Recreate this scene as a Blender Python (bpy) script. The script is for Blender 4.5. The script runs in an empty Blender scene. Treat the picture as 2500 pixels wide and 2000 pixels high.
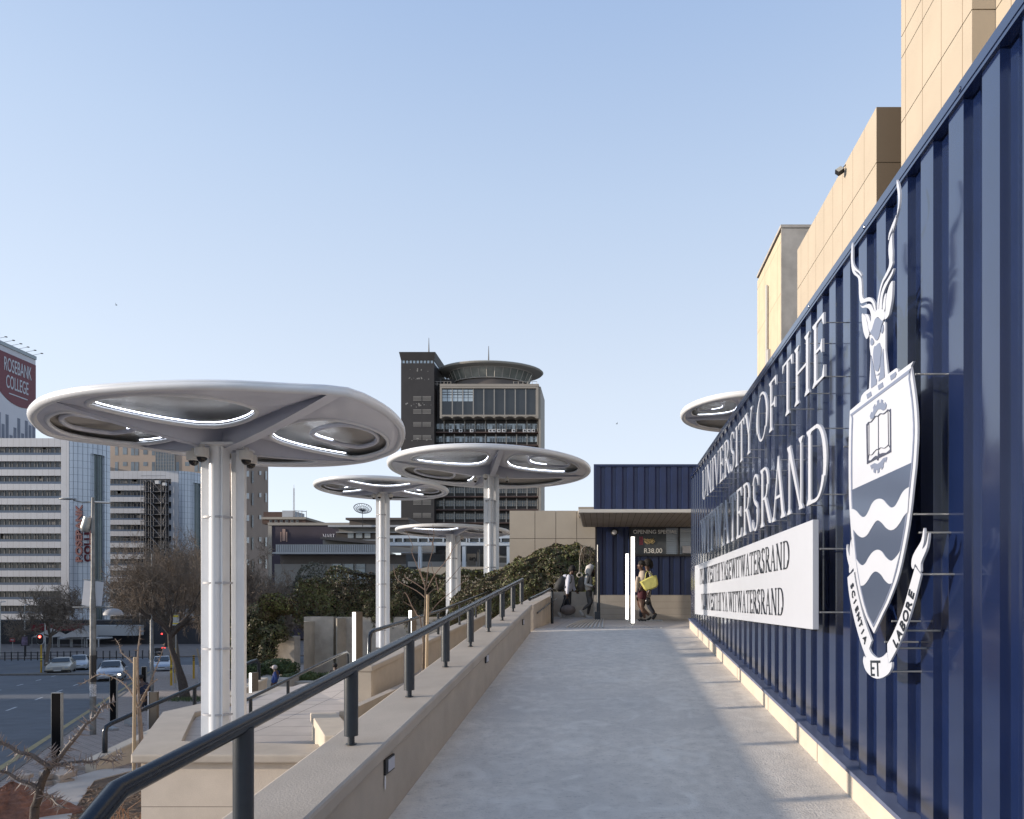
import bpy, math, random
from math import sin, cos, pi, radians, sqrt, atan2
from mathutils import Vector, Matrix
from mathutils.geometry import tessellate_polygon
rnd = random.Random(7)
SC = bpy.context.scene
COL = SC.collection
# ------------------------------------------------------------------ camera, light
F = 1600.0; VX = 1472.0; VY = 1470.0
cd = bpy.data.cameras.new('camera'); cam = bpy.data.objects.new('camera', cd); COL.objects.link(cam)
cam.location = (0, 0, 0); cam.rotation_euler = (pi/2, 0, 0)
cd.sensor_fit = 'HORIZONTAL'; cd.sensor_width = 36; cd.lens = F/2500*36
cd.shift_x = -(VX-1250)/2500; cd.shift_y = (VY-1000)/2500
cd.clip_start = 0.05; cd.clip_end = 4000
SC.camera = cam
SUN_EL = radians(10.5); SUN_AZ = atan2(-1, -0.16)          # direction TOWARD the sun measured from +y clockwise
sx, sy = -1.0, -0.16
n_ = sqrt(sx*sx+sy*sy); sx /= n_; sy /= n_
sd = Vector((sx*cos(SUN_EL), sy*cos(SUN_EL), sin(SUN_EL)))
w = bpy.data.worlds.new('World'); SC.world = w; w.use_nodes = True
nt = w.node_tree; nt.nodes.clear()
out = nt.nodes.new('ShaderNodeOutputWorld'); bg = nt.nodes.new('ShaderNodeBackground'); sky = nt.nodes.new('ShaderNodeTexSky')
sky.sky_type = 'NISHITA'; sky.sun_disc = False; sky.sun_elevation = radians(14); sky.sun_rotation = math.atan2(sx, sy)
sky.air_density = 1.0; sky.dust_density = 1.6; sky.ozone_density = 2.0; sky.altitude = 1700
bg.inputs[1].default_value = 0.15
# thin late-afternoon haze: the physical sky blended with a pale elevation gradient
tcw = nt.nodes.new('ShaderNodeTexCoord'); sxw = nt.nodes.new('ShaderNodeSeparateXYZ'); rw = nt.nodes.new('ShaderNodeValToRGB'); mw = nt.nodes.new('ShaderNodeMix'); mw.data_type = 'RGBA'
nt.links.new(tcw.outputs['Generated'], sxw.inputs[0]); nt.links.new(sxw.outputs[2], rw.inputs[0])
el_ = rw.color_ramp.elements; el_[0].position = 0; el_[1].position = 1
for i_, (p_, c_) in enumerate(((0, (.98,.98,1.0)), (.12, (.90,.935,.99)), (.3, (.79,.865,.965)), (.52, (.595,.72,.915)), (.68, (.43,.575,.84)), (1, (.22,.36,.66)))):
    e_ = el_[0] if i_ == 0 else (el_[-1] if i_ == 5 else el_.new(p_)); e_.color = c_+(1,)
vm = nt.nodes.new('ShaderNodeVectorMath'); vm.operation = 'SCALE'; vm.inputs[3].default_value = 3.4
nt.links.new(rw.outputs[0], vm.inputs[0]); mw.inputs[0].default_value = .80
nt.links.new(sky.outputs[0], mw.inputs[6]); nt.links.new(vm.outputs[0], mw.inputs[7])
nt.links.new(mw.outputs[2], bg.inputs[0]); nt.links.new(bg.outputs[0], out.inputs[0])
sl = bpy.data.lights.new('sun', 'SUN'); sl.energy = 3.2; sl.angle = radians(0.9); sl.color = (1.0, 0.86, 0.71)
so = bpy.data.objects.new('sun', sl); COL.objects.link(so)
so.rotation_euler = sd.to_track_quat('Z', 'Y').to_euler()
SC.view_settings.view_transform = 'Standard'; SC.view_settings.look = 'None'
SC.view_settings.exposure = 1.0; SC.view_settings.gamma = 1
try: SC.view_settings.use_curve_mapping = False
except Exception: pass

def P(px, py, Y): return Vector(((px-VX)*Y/F, Y, -(py-VY)*Y/F))
def D(Y): return 3.25+.054*max(-30, min(Y, 75))
def G(px, py):                        # pixel -> point on the street plane
    t = (py-VY)/F; Y = 3.25/(t-.054)
    return P(px, py, Y)

# ------------------------------------------------------------------ materials
MATS = {}
def mat(name, c, rough=.7, metal=0, var=.12, scale=8, bump=0, bscale=60, emit=None, es=1, spec=.5, coat=0, fn=None, warp=None, trans=0, detail=6):
    if name in MATS: return MATS[name]
    m = bpy.data.materials.new(name); m.use_nodes = True; t = m.node_tree; b = t.nodes['Principled BSDF']
    N = t.nodes.new; Lk = t.links.new
    b.inputs['Roughness'].default_value = rough; b.inputs['Metallic'].default_value = metal
    b.inputs['Specular IOR Level'].default_value = spec
    if coat: b.inputs['Coat Weight'].default_value = coat; b.inputs['Coat Roughness'].default_value = .10; b.inputs['Coat IOR'].default_value = 1.7
    if trans: b.inputs['Transmission Weight'].default_value = trans
    tc = N('ShaderNodeTexCoord'); mp = N('ShaderNodeMapping'); Lk(tc.outputs['Object'], mp.inputs[0])
    if warp: mp.inputs['Scale'].default_value = warp
    c = tuple(c)
    if var:
        nz = N('ShaderNodeTexNoise'); nz.inputs['Scale'].default_value = scale; nz.inputs['Detail'].default_value = detail; nz.inputs['Roughness'].default_value = .6
        Lk(mp.outputs[0], nz.inputs['Vector'])
        cr = N('ShaderNodeValToRGB'); cr.color_ramp.elements[0].position = .3; cr.color_ramp.elements[1].position = .7
        cr.color_ramp.elements[0].color = tuple(x*(1-var) for x in c)+(1,); cr.color_ramp.elements[1].color = tuple(min(1, x*(1+var)) for x in c)+(1,)
        Lk(nz.outputs[0], cr.inputs[0]); cout = cr.outputs[0]
        Lk(cout, b.inputs['Base Color'])
    else:
        b.inputs['Base Color'].default_value = c+(1,); cout = None
    if bump:
        n2 = N('ShaderNodeTexNoise'); n2.inputs['Scale'].default_value = bscale; n2.inputs['Detail'].default_value = 5
        Lk(mp.outputs[0], n2.inputs['Vector'])
        bp = N('ShaderNodeBump'); bp.inputs['Strength'].default_value = bump; bp.inputs['Distance'].default_value = .02
        Lk(n2.outputs[0], bp.inputs['Height']); Lk(bp.outputs[0], b.inputs['Normal'])
    if emit:
        b.inputs['Emission Color'].default_value = tuple(emit)+(1,); b.inputs['Emission Strength'].default_value = es
    if fn: fn(t, b, mp, cout)
    MATS[name] = m; return m

def f_stains(col, sc=1.2, lo=.45, hi=.7, amt=.6, stretch=(1, 1, 1)):
    def fn(t, b, mp, cout):
        N = t.nodes.new; Lk = t.links.new
        m2 = N('ShaderNodeMapping'); m2.inputs['Scale'].default_value = stretch; Lk(mp.outputs[0], m2.inputs[0])
        n = N('ShaderNodeTexNoise'); n.inputs['Scale'].default_value = sc; n.inputs['Detail'].default_value = 8; n.inputs['Roughness'].default_value = .65; Lk(m2.outputs[0], n.inputs['Vector'])
        r = N('ShaderNodeMapRange'); r.inputs[1].default_value = lo; r.inputs[2].default_value = hi; r.inputs[4].default_value = amt; Lk(n.outputs[0], r.inputs[0])
        mx = N('ShaderNodeMix'); mx.data_type = 'RGBA'; mx.inputs[7].default_value = tuple(col)+(1,)
        Lk(r.outputs[0], mx.inputs[0]); Lk(cout, mx.inputs[6]); Lk(mx.outputs[2], b.inputs['Base Color'])
    return fn
def f_grid(axis_u, axis_v, su, sv, line, col, ou=0., ov=0., off=False):   # panel joints: thin lines of another colour
    def fn(t, b, mp, cout):
        N = t.nodes.new; Lk = t.links.new
        sp = N('ShaderNodeSeparateXYZ'); Lk(mp.outputs[0], sp.inputs[0])
        def m(op, a, c=None, d=None):
            q = N('ShaderNodeMath'); q.operation = op
            for i, v in enumerate((a, c, d)):
                if v is None: continue
                if isinstance(v, (int, float)): q.inputs[i].default_value = v
                else: Lk(v, q.inputs[i])
            return q.outputs[0]
        res = None
        rowv = None
        for ax, s, o in ((axis_v, sv, ov), (axis_u, su, ou)):
            if not s: continue
            v = m('DIVIDE', m('ADD', sp.outputs[ax], o), s)
            if off and ax == axis_u and rowv is not None:
                v = m('ADD', v, m('MULTIPLY', m('FLOOR', rowv), .5))
            if ax == axis_v: rowv = v
            fr = m('FRACT', v); a = m('LESS_THAN', fr, line/s)
            res = a if res is None else m('MAXIMUM', res, a)
        mx = N('ShaderNodeMix'); mx.data_type = 'RGBA'; mx.inputs[7].default_value = tuple(col)+(1,)
        Lk(res, mx.inputs[0]); Lk(cout, mx.inputs[6]); Lk(mx.outputs[2], b.inputs['Base Color'])
    return fn

# ------------------------------------------------------------------ mesh building
class MB:
    def __init__(s): s.v = []; s.f = []
    def add(s, vs, fs):
        o = len(s.v); s.v += [tuple(v) for v in vs]; s.f += [tuple(i+o for i in f) for f in fs]; return s
    def box(s, x0, x1, y0, y1, z0, z1):
        if x0 > x1: x0, x1 = x1, x0
        if y0 > y1: y0, y1 = y1, y0
        if z0 > z1: z0, z1 = z1, z0
        return s.add([(x0,y0,z0),(x1,y0,z0),(x1,y1,z0),(x0,y1,z0),(x0,y0,z1),(x1,y0,z1),(x1,y1,z1),(x0,y1,z1)],
                     [(0,3,2,1),(4,5,6,7),(0,1,5,4),(1,2,6,5),(2,3,7,6),(3,0,4,7)])
    def obox(s, c, size, M):            # oriented box
        hx, hy, hz = [a/2 for a in size]; c = Vector(c)
        vs = [c+M@Vector((sx_*hx, sy_*hy, sz_*hz)) for sz_ in (-1, 1) for sx_, sy_ in ((-1,-1),(1,-1),(1,1),(-1,1))]
        return s.add(vs, [(0,3,2,1),(4,5,6,7),(0,1,5,4),(1,2,6,5),(2,3,7,6),(3,0,4,7)])
    def prism(s, pts, ztop, zbot):      # plan polygon (ccw) with top heights from a function or number
        n = len(pts); zt = ztop if callable(ztop) else (lambda x, y: ztop); zb = zbot if callable(zbot) else (lambda x, y: zbot)
        a = sum(pts[i][0]*pts[(i+1)%n][1]-pts[(i+1)%n][0]*pts[i][1] for i in range(n))
        if a < 0: pts = pts[::-1]
        vs = [(x, y, zb(x, y)) for x, y in pts]+[(x, y, zt(x, y)) for x, y in pts]
        tri = tessellate_polygon([[Vector((x, y, 0)) for x, y in pts]])
        fs = []
        for t in tri:
            a_, b_, c_ = t
            A, B, C = pts[a_], pts[b_], pts[c_]
            if (B[0]-A[0])*(C[1]-A[1])-(B[1]-A[1])*(C[0]-A[0]) < 0: b_, c_ = c_, b_
            fs.append((n+a_, n+b_, n+c_)); fs.append((a_, c_, b_))
        for i in range(n):
            j = (i+1) % n; fs.append((i, j, n+j, n+i))
        return s.add(vs, fs)
    def plate(s, pts2, fmap, d0, d1):   # 2D polygon (u,v), fmap(u,v,d)->point ; solid between d0 and d1
        n = len(pts2)
        a = sum(pts2[i][0]*pts2[(i+1)%n][1]-pts2[(i+1)%n][0]*pts2[i][1] for i in range(n))
        if a < 0: pts2 = pts2[::-1]
        vs = [fmap(u, v, d0) for u, v in pts2]+[fmap(u, v, d1) for u, v in pts2]
        tri = tessellate_polygon([[Vector((u, v, 0)) for u, v in pts2]]); fs = []
        for a_, b_, c_ in tri:
            A, B, C = pts2[a_], pts2[b_], pts2[c_]
            if (B[0]-A[0])*(C[1]-A[1])-(B[1]-A[1])*(C[0]-A[0]) < 0: b_, c_ = c_, b_
            fs.append((n+a_, n+b_, n+c_)); fs.append((a_, c_, b_))
        for i in range(n):
            j = (i+1) % n; fs.append((i, j, n+j, n+i))
        return s.add(vs, fs)
    def tube(s, pts, r, n=8, cap=True, closed=False):
        pts = [Vector(p) for p in pts]; m = len(pts)
        rs = r if isinstance(r, (list, tuple)) else [r]*m
        rings = []; up = None
        for i in range(m):
            if closed: t = pts[(i+1) % m]-pts[i-1]
            elif i == 0: t = pts[1]-pts[0]
            elif i == m-1: t = pts[-1]-pts[-2]
            else: t = (pts[i+1]-pts[i]).normalized()+(pts[i]-pts[i-1]).normalized()
            if t.length < 1e-9: t = Vector((0, 0, 1))
            t.normalize()
            if up is None:
                up = Vector((0, 0, 1)) if abs(t.z) < .9 else Vector((0, 1, 0))
            u = up-t*up.dot(t)
            if u.length < 1e-6: u = t.orthogonal()
            u.normalize(); up = u; v = t.cross(u)
            rings.append([pts[i]+(u*cos(2*pi*k/n)+v*sin(2*pi*k/n))*rs[i] for k in range(n)])
        vs = [p for q in rings for p in q]; fs = []
        for i in range(m if closed else m-1):
            a = i*n; b = ((i+1) % m)*n
            for k in range(n):
                k2 = (k+1) % n; fs.append((a+k, a+k2, b+k2, b+k))
        if cap and not closed:
            fs.append(tuple(range(n-1, -1, -1))); fs.append(tuple((m-1)*n+k for k in range(n)))
        return s.add(vs, fs)
    def lathe(s, prof, c, n=24, axis='z', cap=True):
        c = Vector(c); vs = []; fs = []
        for r, h in prof:
            for k in range(n):
                a = 2*pi*k/n
                if axis == 'z': p = Vector((r*cos(a), r*sin(a), h))
                elif axis == 'y': p = Vector((r*cos(a), h, r*sin(a)))
                else: p = Vector((h, r*cos(a), r*sin(a)))
                vs.append(c+p)
        for i in range(len(prof)-1):
            for k in range(n):
                k2 = (k+1) % n; fs.append((i*n+k, i*n+k2, (i+1)*n+k2, (i+1)*n+k))
        if cap:
            fs.append(tuple(range(n-1, -1, -1))); fs.append(tuple((len(prof)-1)*n+k for k in range(n)))
        return s.add(vs, fs)
    def sphere(s, c, r, n=12, m=8):
        rx, ry, rz = r if isinstance(r, (list, tuple)) else (r, r, r); vs = [(c[0], c[1], c[2]-rz)]
        for i in range(1, m):
            a = -pi/2+pi*i/m
            for k in range(n): vs.append((c[0]+rx*cos(a)*cos(2*pi*k/n), c[1]+ry*cos(a)*sin(2*pi*k/n), c[2]+rz*sin(a)))
        vs.append((c[0], c[1], c[2]+rz)); fs = []
        for k in range(n):
            k2 = (k+1) % n; fs.append((0, 1+k2, 1+k)); fs.append((len(vs)-1, 1+(m-2)*n+k, 1+(m-2)*n+k2))
        for i in range(m-2):
            for k in range(n):
                k2 = (k+1) % n; fs.append((1+i*n+k, 1+i*n+k2, 1+(i+1)*n+k2, 1+(i+1)*n+k))
        return s.add(vs, fs)
    def grid(s, rows):                  # list of equal-length rows of points
        n = len(rows[0]); vs = [p for r_ in rows for p in r_]; fs = []
        for i in range(len(rows)-1):
            for k in range(n-1): fs.append((i*n+k, i*n+k+1, (i+1)*n+k+1, (i+1)*n+k))
        return s.add(vs, fs)
    def quad(s, a, b, c, d): return s.add([a, b, c, d], [(0, 1, 2, 3)])
    def build(s, name, m, parent=None, smooth=None, bevel=0, loc=None):
        me = bpy.data.meshes.new(name)
        o0 = Vector(loc) if loc is not None else Vector((0, 0, 0))
        me.from_pydata([tuple(Vector(v)-o0) for v in s.v], [], s.f); me.update()
        if m is not None: me.materials.append(m)
        if smooth is not None:
            me.polygons.foreach_set('use_smooth', [True]*len(me.polygons))
            me.set_sharp_from_angle(angle=radians(smooth))
        o = bpy.data.objects.new(name, me); COL.objects.link(o); o.location = o0
        if parent is not None:
            o.parent = parent; o.location = o0-gloc(parent)
        if bevel:
            b = o.modifiers.new('bevel', 'BEVEL'); b.width = bevel; b.segments = 2; b.limit_method = 'ANGLE'; b.angle_limit = radians(40)
        return o
def gloc(o):
    v = Vector(o.location)
    while o.parent is not None: o = o.parent; v += Vector(o.location)
    return v
def tag(o, label=None, cat=None, group=None, kind=None):
    if label: o['label'] = label
    if cat: o['category'] = cat
    if group: o['group'] = group
    if kind: o['kind'] = kind
    return o
def thing(name, label, cat, loc=(0, 0, 0), group=None):
    o = bpy.data.objects.new(name, None); COL.objects.link(o); o.location = loc; o.empty_display_size = .2
    return tag(o, label, cat, group)
def structure(o, label=None): return tag(o, label=label, kind='structure')
def copy_tree(o, parent=None):
    c = o.copy(); COL.objects.link(c); c.parent = parent
    for ch in list(o.children): copy_tree(ch, c)
    return c
def rot_z(a): return Matrix.Rotation(a, 3, 'Z')
def smoothline(pts, k=8, closed=False):       # Catmull-Rom
    pts = [Vector(p) for p in pts]; n = len(pts); out_ = []
    rng = range(n if closed else n-1)
    for i in rng:
        p0 = pts[(i-1) % n] if closed or i > 0 else pts[0]; p1 = pts[i]; p2 = pts[(i+1) % n]
        p3 = pts[(i+2) % n] if closed or i+2 < n else pts[-1]
        for j in range(k):
            t = j/k; out_.append(.5*((2*p1)+(p2-p0)*t+(2*p0-5*p1+4*p2-p3)*t*t+(3*p1-p0-3*p2+p3)*t**3))
    if not closed: out_.append(pts[-1])
    return out_
def text_obj(s, size, m, parent, fmap_m, name='lettering', ext=.004, align='LEFT', sx_=1.0, off=0, label=None):
    cu = bpy.data.curves.new(name, 'FONT'); cu.body = s; cu.size = size; cu.extrude = ext; cu.align_x = align; cu.offset = off
    tmp = bpy.data.objects.new('tmp', cu); COL.objects.link(tmp)
    dg = bpy.context.evaluated_depsgraph_get(); me = bpy.data.meshes.new_from_object(tmp.evaluated_get(dg))
    bpy.data.objects.remove(tmp); me.name = name
    for v in me.vertices: v.co = fmap_m @ Vector((v.co.x*sx_, v.co.y, v.co.z))
    me.materials.clear(); me.materials.append(m)
    o = bpy.data.objects.new(name, me); COL.objects.link(o)
    if parent is not None: o.parent = parent; o.location = -gloc(parent)
    if label: o['label'] = label
    return o
# frontal text: local x->world x, y->world z, facing -y
def M_front(x, y, z): return Matrix(((1,0,0,x),(0,0,-1,y),(0,1,0,z),(0,0,0,1)))
def text_m(origin, U, V):
    U = Vector(U).normalized(); V = Vector(V).normalized(); W = U.cross(V)
    return Matrix(((U.x,V.x,W.x,origin[0]),(U.y,V.y,W.y,origin[1]),(U.z,V.z,W.z,origin[2]),(0,0,0,1)))

# materials used widely
M_conc = mat('smooth_concrete', (.41,.365,.31), .8, var=.09, scale=3, bump=.12, bscale=90, fn=f_stains((.29,.255,.215), 1.1, .5, .8, .45))
M_cream = mat('cream_concrete', (.50,.44,.36), .8, var=.07, scale=5, bump=.1, bscale=80)
M_board = mat('weathered_concrete', (.43,.38,.32), .9, var=.18, scale=2, bump=.3, bscale=30, fn=f_stains((.20,.165,.13), .8, .50, .78, .55, (1, 1, .35)))
M_white = mat('white_painted_steel', (.66,.685,.72), .3, var=.03, scale=4, bump=.04, bscale=150)
M_lilac = mat('silver_painted_panel', (.54,.565,.645), .28, metal=.0, var=.04, scale=3, bump=.05, bscale=150)
M_rail = mat('charcoal_rail_paint', (.035,.042,.052), .25, metal=.6, var=.1, scale=20, bump=.05, bscale=120)
M_post = mat('charcoal_post_paint', (.022,.03,.04), .4, var=.1, scale=20, bump=.12, bscale=200)
M_navy = mat('navy_gloss_paint', (.006,.014,.054), .17, var=.10, scale=5, bump=.10, bscale=5, spec=.6, coat=1.0, fn=f_stains((.045,.055,.09), 2.2, .60, .78, .45, (1, 1, .35)))
M_signw = mat('white_sign_enamel', (.47,.50,.56), .22, var=.02, scale=3)
M_signd = mat('dark_crest_enamel', (.10,.13,.20), .15, var=.03, scale=3, metal=.4)
M_black = mat('black_paint', (.012,.012,.014), .5, var=0)
M_led = mat('led_strip', (.9,.93,1), .4, var=0, emit=(.82,.88,1), es=3.6)
M_totem = mat('lit_diffuser', (.9,.9,.88), .4, var=0, emit=(1,.97,.9), es=1.6)
M_galv = mat('galvanised_steel', (.33,.34,.34), .45, metal=.5, var=.12, scale=12)
M_bark = mat('grey_bark', (.13,.105,.085), .95, var=.3, scale=12, bump=.5, bscale=40)
M_twig = mat('bare_twigs', (.165,.13,.10), .95, var=.25, scale=3)
# ================================================================== GROUND, ROAD, RAMP, TERRACES
M_asph = mat('asphalt', (.10,.11,.125), .85, var=.18, scale=1.2, bump=.25, bscale=120, fn=f_stains((.055,.06,.07), .35, .45, .75, .6, (1, .3, 1)))
M_ground = mat('dusty_ground', (.16,.14,.12), .95, var=.2, scale=.5)
M_paver = mat('brick_paving', (.33,.27,.235), .9, var=.15, scale=2, fn=f_grid(0, 1, .4, .16, .03, (.10,.085,.075), off=True))
M_kerb = mat('kerb_concrete', (.13,.12,.11), .9, var=.25, scale=4, bump=.3, bscale=30)
M_line = mat('worn_road_paint', (.42,.43,.44), .8, var=.25, scale=6)
M_yel = mat('worn_yellow_paint', (.30,.24,.12), .8, var=.3, scale=5)
def f_ramp(t, b, mp, cout):
    N = t.nodes.new; Lk = t.links.new
    n = N('ShaderNodeTexNoise'); n.inputs['Scale'].default_value = .55; n.inputs['Detail'].default_value = 7; Lk(mp.outputs[0], n.inputs['Vector'])
    r = N('ShaderNodeMapRange'); r.inputs[1].default_value = .42; r.inputs[2].default_value = .66; Lk(n.outputs[0], r.inputs[0])
    mx = N('ShaderNodeMix'); mx.data_type = 'RGBA'; mx.inputs[7].default_value = (.49,.46,.42,1); Lk(r.outputs[0], mx.inputs[0]); Lk(cout, mx.inputs[6])
    # dark pock marks and scratches
    v = N('ShaderNodeTexNoise'); v.inputs['Scale'].default_value = 55; v.inputs['Detail'].default_value = 4; v.inputs['Roughness'].default_value = .75
    m2 = N('ShaderNodeMapping'); m2.inputs['Scale'].default_value = (.5, 1, 1); Lk(mp.outputs[0], m2.inputs[0]); Lk(m2.outputs[0], v.inputs['Vector'])
    r2 = N('ShaderNodeMapRange'); r2.inputs[1].default_value = .56; r2.inputs[2].default_value = .72; r2.inputs[4].default_value = .75; Lk(v.outputs[0], r2.inputs[0])
    mx2 = N('ShaderNodeMix'); mx2.data_type = 'RGBA'; mx2.inputs[7].default_value = (.27,.26,.25,1); Lk(r2.outputs[0], mx2.inputs[0]); Lk(mx.outputs[2], mx2.inputs[6])
    g = N('ShaderNodeTexNoise'); g.inputs['Scale'].default_value = 3.2; g.inputs['Detail'].default_value = 9; g.inputs['Distortion'].default_value = 1.4; Lk(mp.outputs[0], g.inputs['Vector'])
    r3 = N('ShaderNodeMapRange'); r3.inputs[1].default_value = .52; r3.inputs[2].default_value = .70; r3.inputs[4].default_value = .55; Lk(g.outputs[0], r3.inputs[0])
    mx3 = N('ShaderNodeMix'); mx3.data_type = 'RGBA'; mx3.inputs[7].default_value = (.74,.70,.63,1); Lk(r3.outputs[0], mx3.inputs[0]); Lk(mx2.outputs[2], mx3.inputs[6])
    Lk(mx3.outputs[2], b.inputs['Base Color'])
M_ramp = mat('screeded_concrete', (.65,.595,.52), .8, var=.14, scale=9, bump=.3, bscale=70, fn=f_ramp)
M_slab = mat('cream_paving', (.42,.38,.34), .8, var=.08, scale=3, bump=.08, bscale=80, fn=f_grid(0, 1, .9, .6, .012, (.2,.18,.16)))
M_deck = mat('grey_slab_paving', (.43,.39,.355), .8, var=.1, scale=2.5, fn=f_grid(0, 1, 1.6, .55, .014, (.12,.11,.10)))
M_soil = mat('red_soil', (.17,.085,.06), 1, var=.35, scale=9, bump=.9, bscale=25)
M_mulch = mat('bark_mulch', (.11,.075,.05), 1, var=.6, scale=40, bump=1, bscale=60)

g = MB(); rows = []
for Y in (-60, -30, 0, 20, 40, 60, 75, 110, 200, 500, 1500, 3200):
    rows.append([(x, Y, -D(Y)-.06) for x in (-2500, -600, -150, -60, -20, 0, 20, 60, 300, 2500)])
g.grid(rows); structure(g.build('ground', M_ground))
def kx(Y): return -13.3-(Y-14.4)*.61          # kerb line
r = MB(); rows = []
for Y in (-20, 0, 10, 20, 30, 40, 50, 60, 75):
    rows.append([(x, Y, -D(Y)) for x in (-150, -110, -80, kx(Y)-12, kx(Y)-.12)])
rows.append([(x, 96, -D(96)) for x in (-170, -110, -60, -30, 30)])
r.grid(rows); structure(r.build('road', M_asph))
k = MB(); rows = [[], [], [], []]
for i in range(60):
    Y = -15+i*1.6; j = rnd.uniform(-.035, .035)
    if Y > 76: break
    z = -D(Y)
    for q, (dx, dz) in enumerate(((-.14+j, -.02), (-.10+j, .11), (.10, .125), (.12, -.02))): rows[q].append((kx(Y)+dx, Y, z+dz))
k.grid(rows); structure(k.build('kerb', M_kerb))
s = MB(); rows = []
for Y in (-20, 0, 20, 40, 60, 75):
    rows.append([(x, Y, -D(Y)+.11) for x in (kx(Y)+.1, kx(Y)+4, kx(Y)+9, 6)])
s.grid(rows); structure(s.build('sidewalk', M_paver))
s = MB(); s.prism([(-220, 72), (-95, 80), (-60, 86), (60, 99), (60, 190), (-260, 190)], lambda x, y: -7.3+.13, -7.5)
structure(s.build('far_sidewalk', mat('dark_far_paving', (.14,.12,.11), .9, var=.2, scale=1)))
ly = MB()
for Y in range(-10, 74, 6): ly.quad((kx(Y)-.62, Y, -D(Y)+.006), (kx(Y)-.42, Y, -D(Y)+.006), (kx(Y+6)-.42, Y+6, -D(Y+6)+.006), (kx(Y+6)-.62, Y+6, -D(Y+6)+.006))
structure(ly.build('kerbside_yellow_line', M_yel))
lw = MB()
for off in (4.2, 8.0):
    for Y in range(-6, 60, 5):
        a = kx(Y)-off; b = kx(Y+1.6)-off
        lw.quad((a-.06, Y, -D(Y)+.006), (a+.06, Y, -D(Y)+.006), (b+.06, Y+1.6, -D(Y+1.6)+.006), (b-.06, Y+1.6, -D(Y+1.6)+.006))
structure(lw.build('lane_markings', M_line))
# traffic island on the far side of the crossing
A = G(70, 1640); B = G(120, 1626); C_ = G(215, 1640)
s = MB(); s.prism([(-51.5, 55.6), (-44.2, 56.3), (-45.8, 60.0), (-50.6, 59.2)], lambda x, y: -D(y)+.13, -8); structure(s.build('traffic_island', M_kerb))

# ---- the ramp, landing and plinth
RZ = lambda x, y: -1.635+.0983*y
LZ = -.478
s = MB(); s.prism([(-1.249, -4), (1.70, -4), (1.70, 11.77), (-1.249, 11.77)], RZ, -5.5); structure(s.build('ramp', M_ramp))
s = MB(); s.prism([(-1.20, 11.77), (12, 11.77), (12, 40), (-.3, 40), (-.3, 21.4), (-1.75, 21.4), (-1.22, 15.3)], LZ, -5.5); structure(s.build('landing', M_slab))
M_tact = mat('tactile_paving', (.50,.49,.46), .7, var=.08, scale=8)
def tact(name, x0, x1, y0, y1, curve=0, label=''):
    b = MB(); n = int((x1-x0)/.075)
    for i in range(n):
        x = x0+.02+i*.075; pts = []
        for j in range(9):
            t = j/8; pts.append((x+curve*(1-i/n)*(t**2), y0+(y1-y0)*t, LZ+.012))
        b.tube(pts, .017, 6)
    o = b.build(name, M_tact, smooth=60); return structure(o)
tact('tactile_paving', -.70, .06, 12.0, 18.3, .25)
tact('tactile_paving', .62, 1.55, 16.2, 17.2, 0)
b = MB()
for i in range(14):
    for j in range(2): b.lathe([(.02, 0), (.014, .01), (.0, .011)], (.10+i*.075, 12.0+j*.07+.02, LZ+.001), 8, cap=False)
structure(b.build('tactile_studs', M_tact))

pl = thing('ramp_plinth', 'low cream concrete kerb running along the foot of the navy corrugated wall', 'kerb', (1.56, 3, -1.3))
b = MB(); edges = [-2.5]+[-.9+i*1.42 for i in range(10)]
for i in range(len(edges)-1):
    y0, y1 = edges[i], min(edges[i+1]-.016, 11.9)
    if y0 >= 11.9: break
    b.prism([(1.56, y0), (1.698, y0), (1.698, y1), (1.56, y1)], lambda x, y: -1.492+.0983*y, lambda x, y: -1.8+.0983*y)
b.build('kerb_block', M_cream, pl)
b = MB(); b.prism([(1.572, -2.4), (1.696, -2.4), (1.696, 11.86), (1.572, 11.86)], lambda x, y: -1.5+.0983*y, lambda x, y: -1.7+.0983*y); b.build('joint_filler', mat('joint_filler', (.14,.14,.15), .8, var=0), pl)

def para(name, label, x0, x1, Y0, Y1, zt, zb, over=.03, endcap=True, m=M_conc, lip=.09, mcop=None):
    """sloping parapet wall with a coping; zt, zb functions of y"""
    t = thing(name, label, 'parapet wall', ((x0+x1)/2, Y0, zt(Y0)-.5))
    b = MB(); b.prism([(x0+over, Y0+.02), (x1-over, Y0+.02), (x1-over, Y1-.02), (x0+over, Y1-.02)], lambda x, y: zt(y)-lip, lambda x, y: zb(y)); b.build('wall', m, t)
    b = MB(); b.prism([(x0, Y0), (x1, Y0), (x1, Y1), (x0, Y1)], lambda x, y: zt(y), lambda x, y: zt(y)-lip+.001); b.build('coping', mcop or m, t, bevel=.018)
    return t
para('parapet_wall', 'long beige concrete parapet carrying the nearest dark handrail, left of the ramp', -1.584, -1.22, -1.0, 11.35, lambda y: -1.159+.0983*y, lambda y: -5.5)

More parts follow.
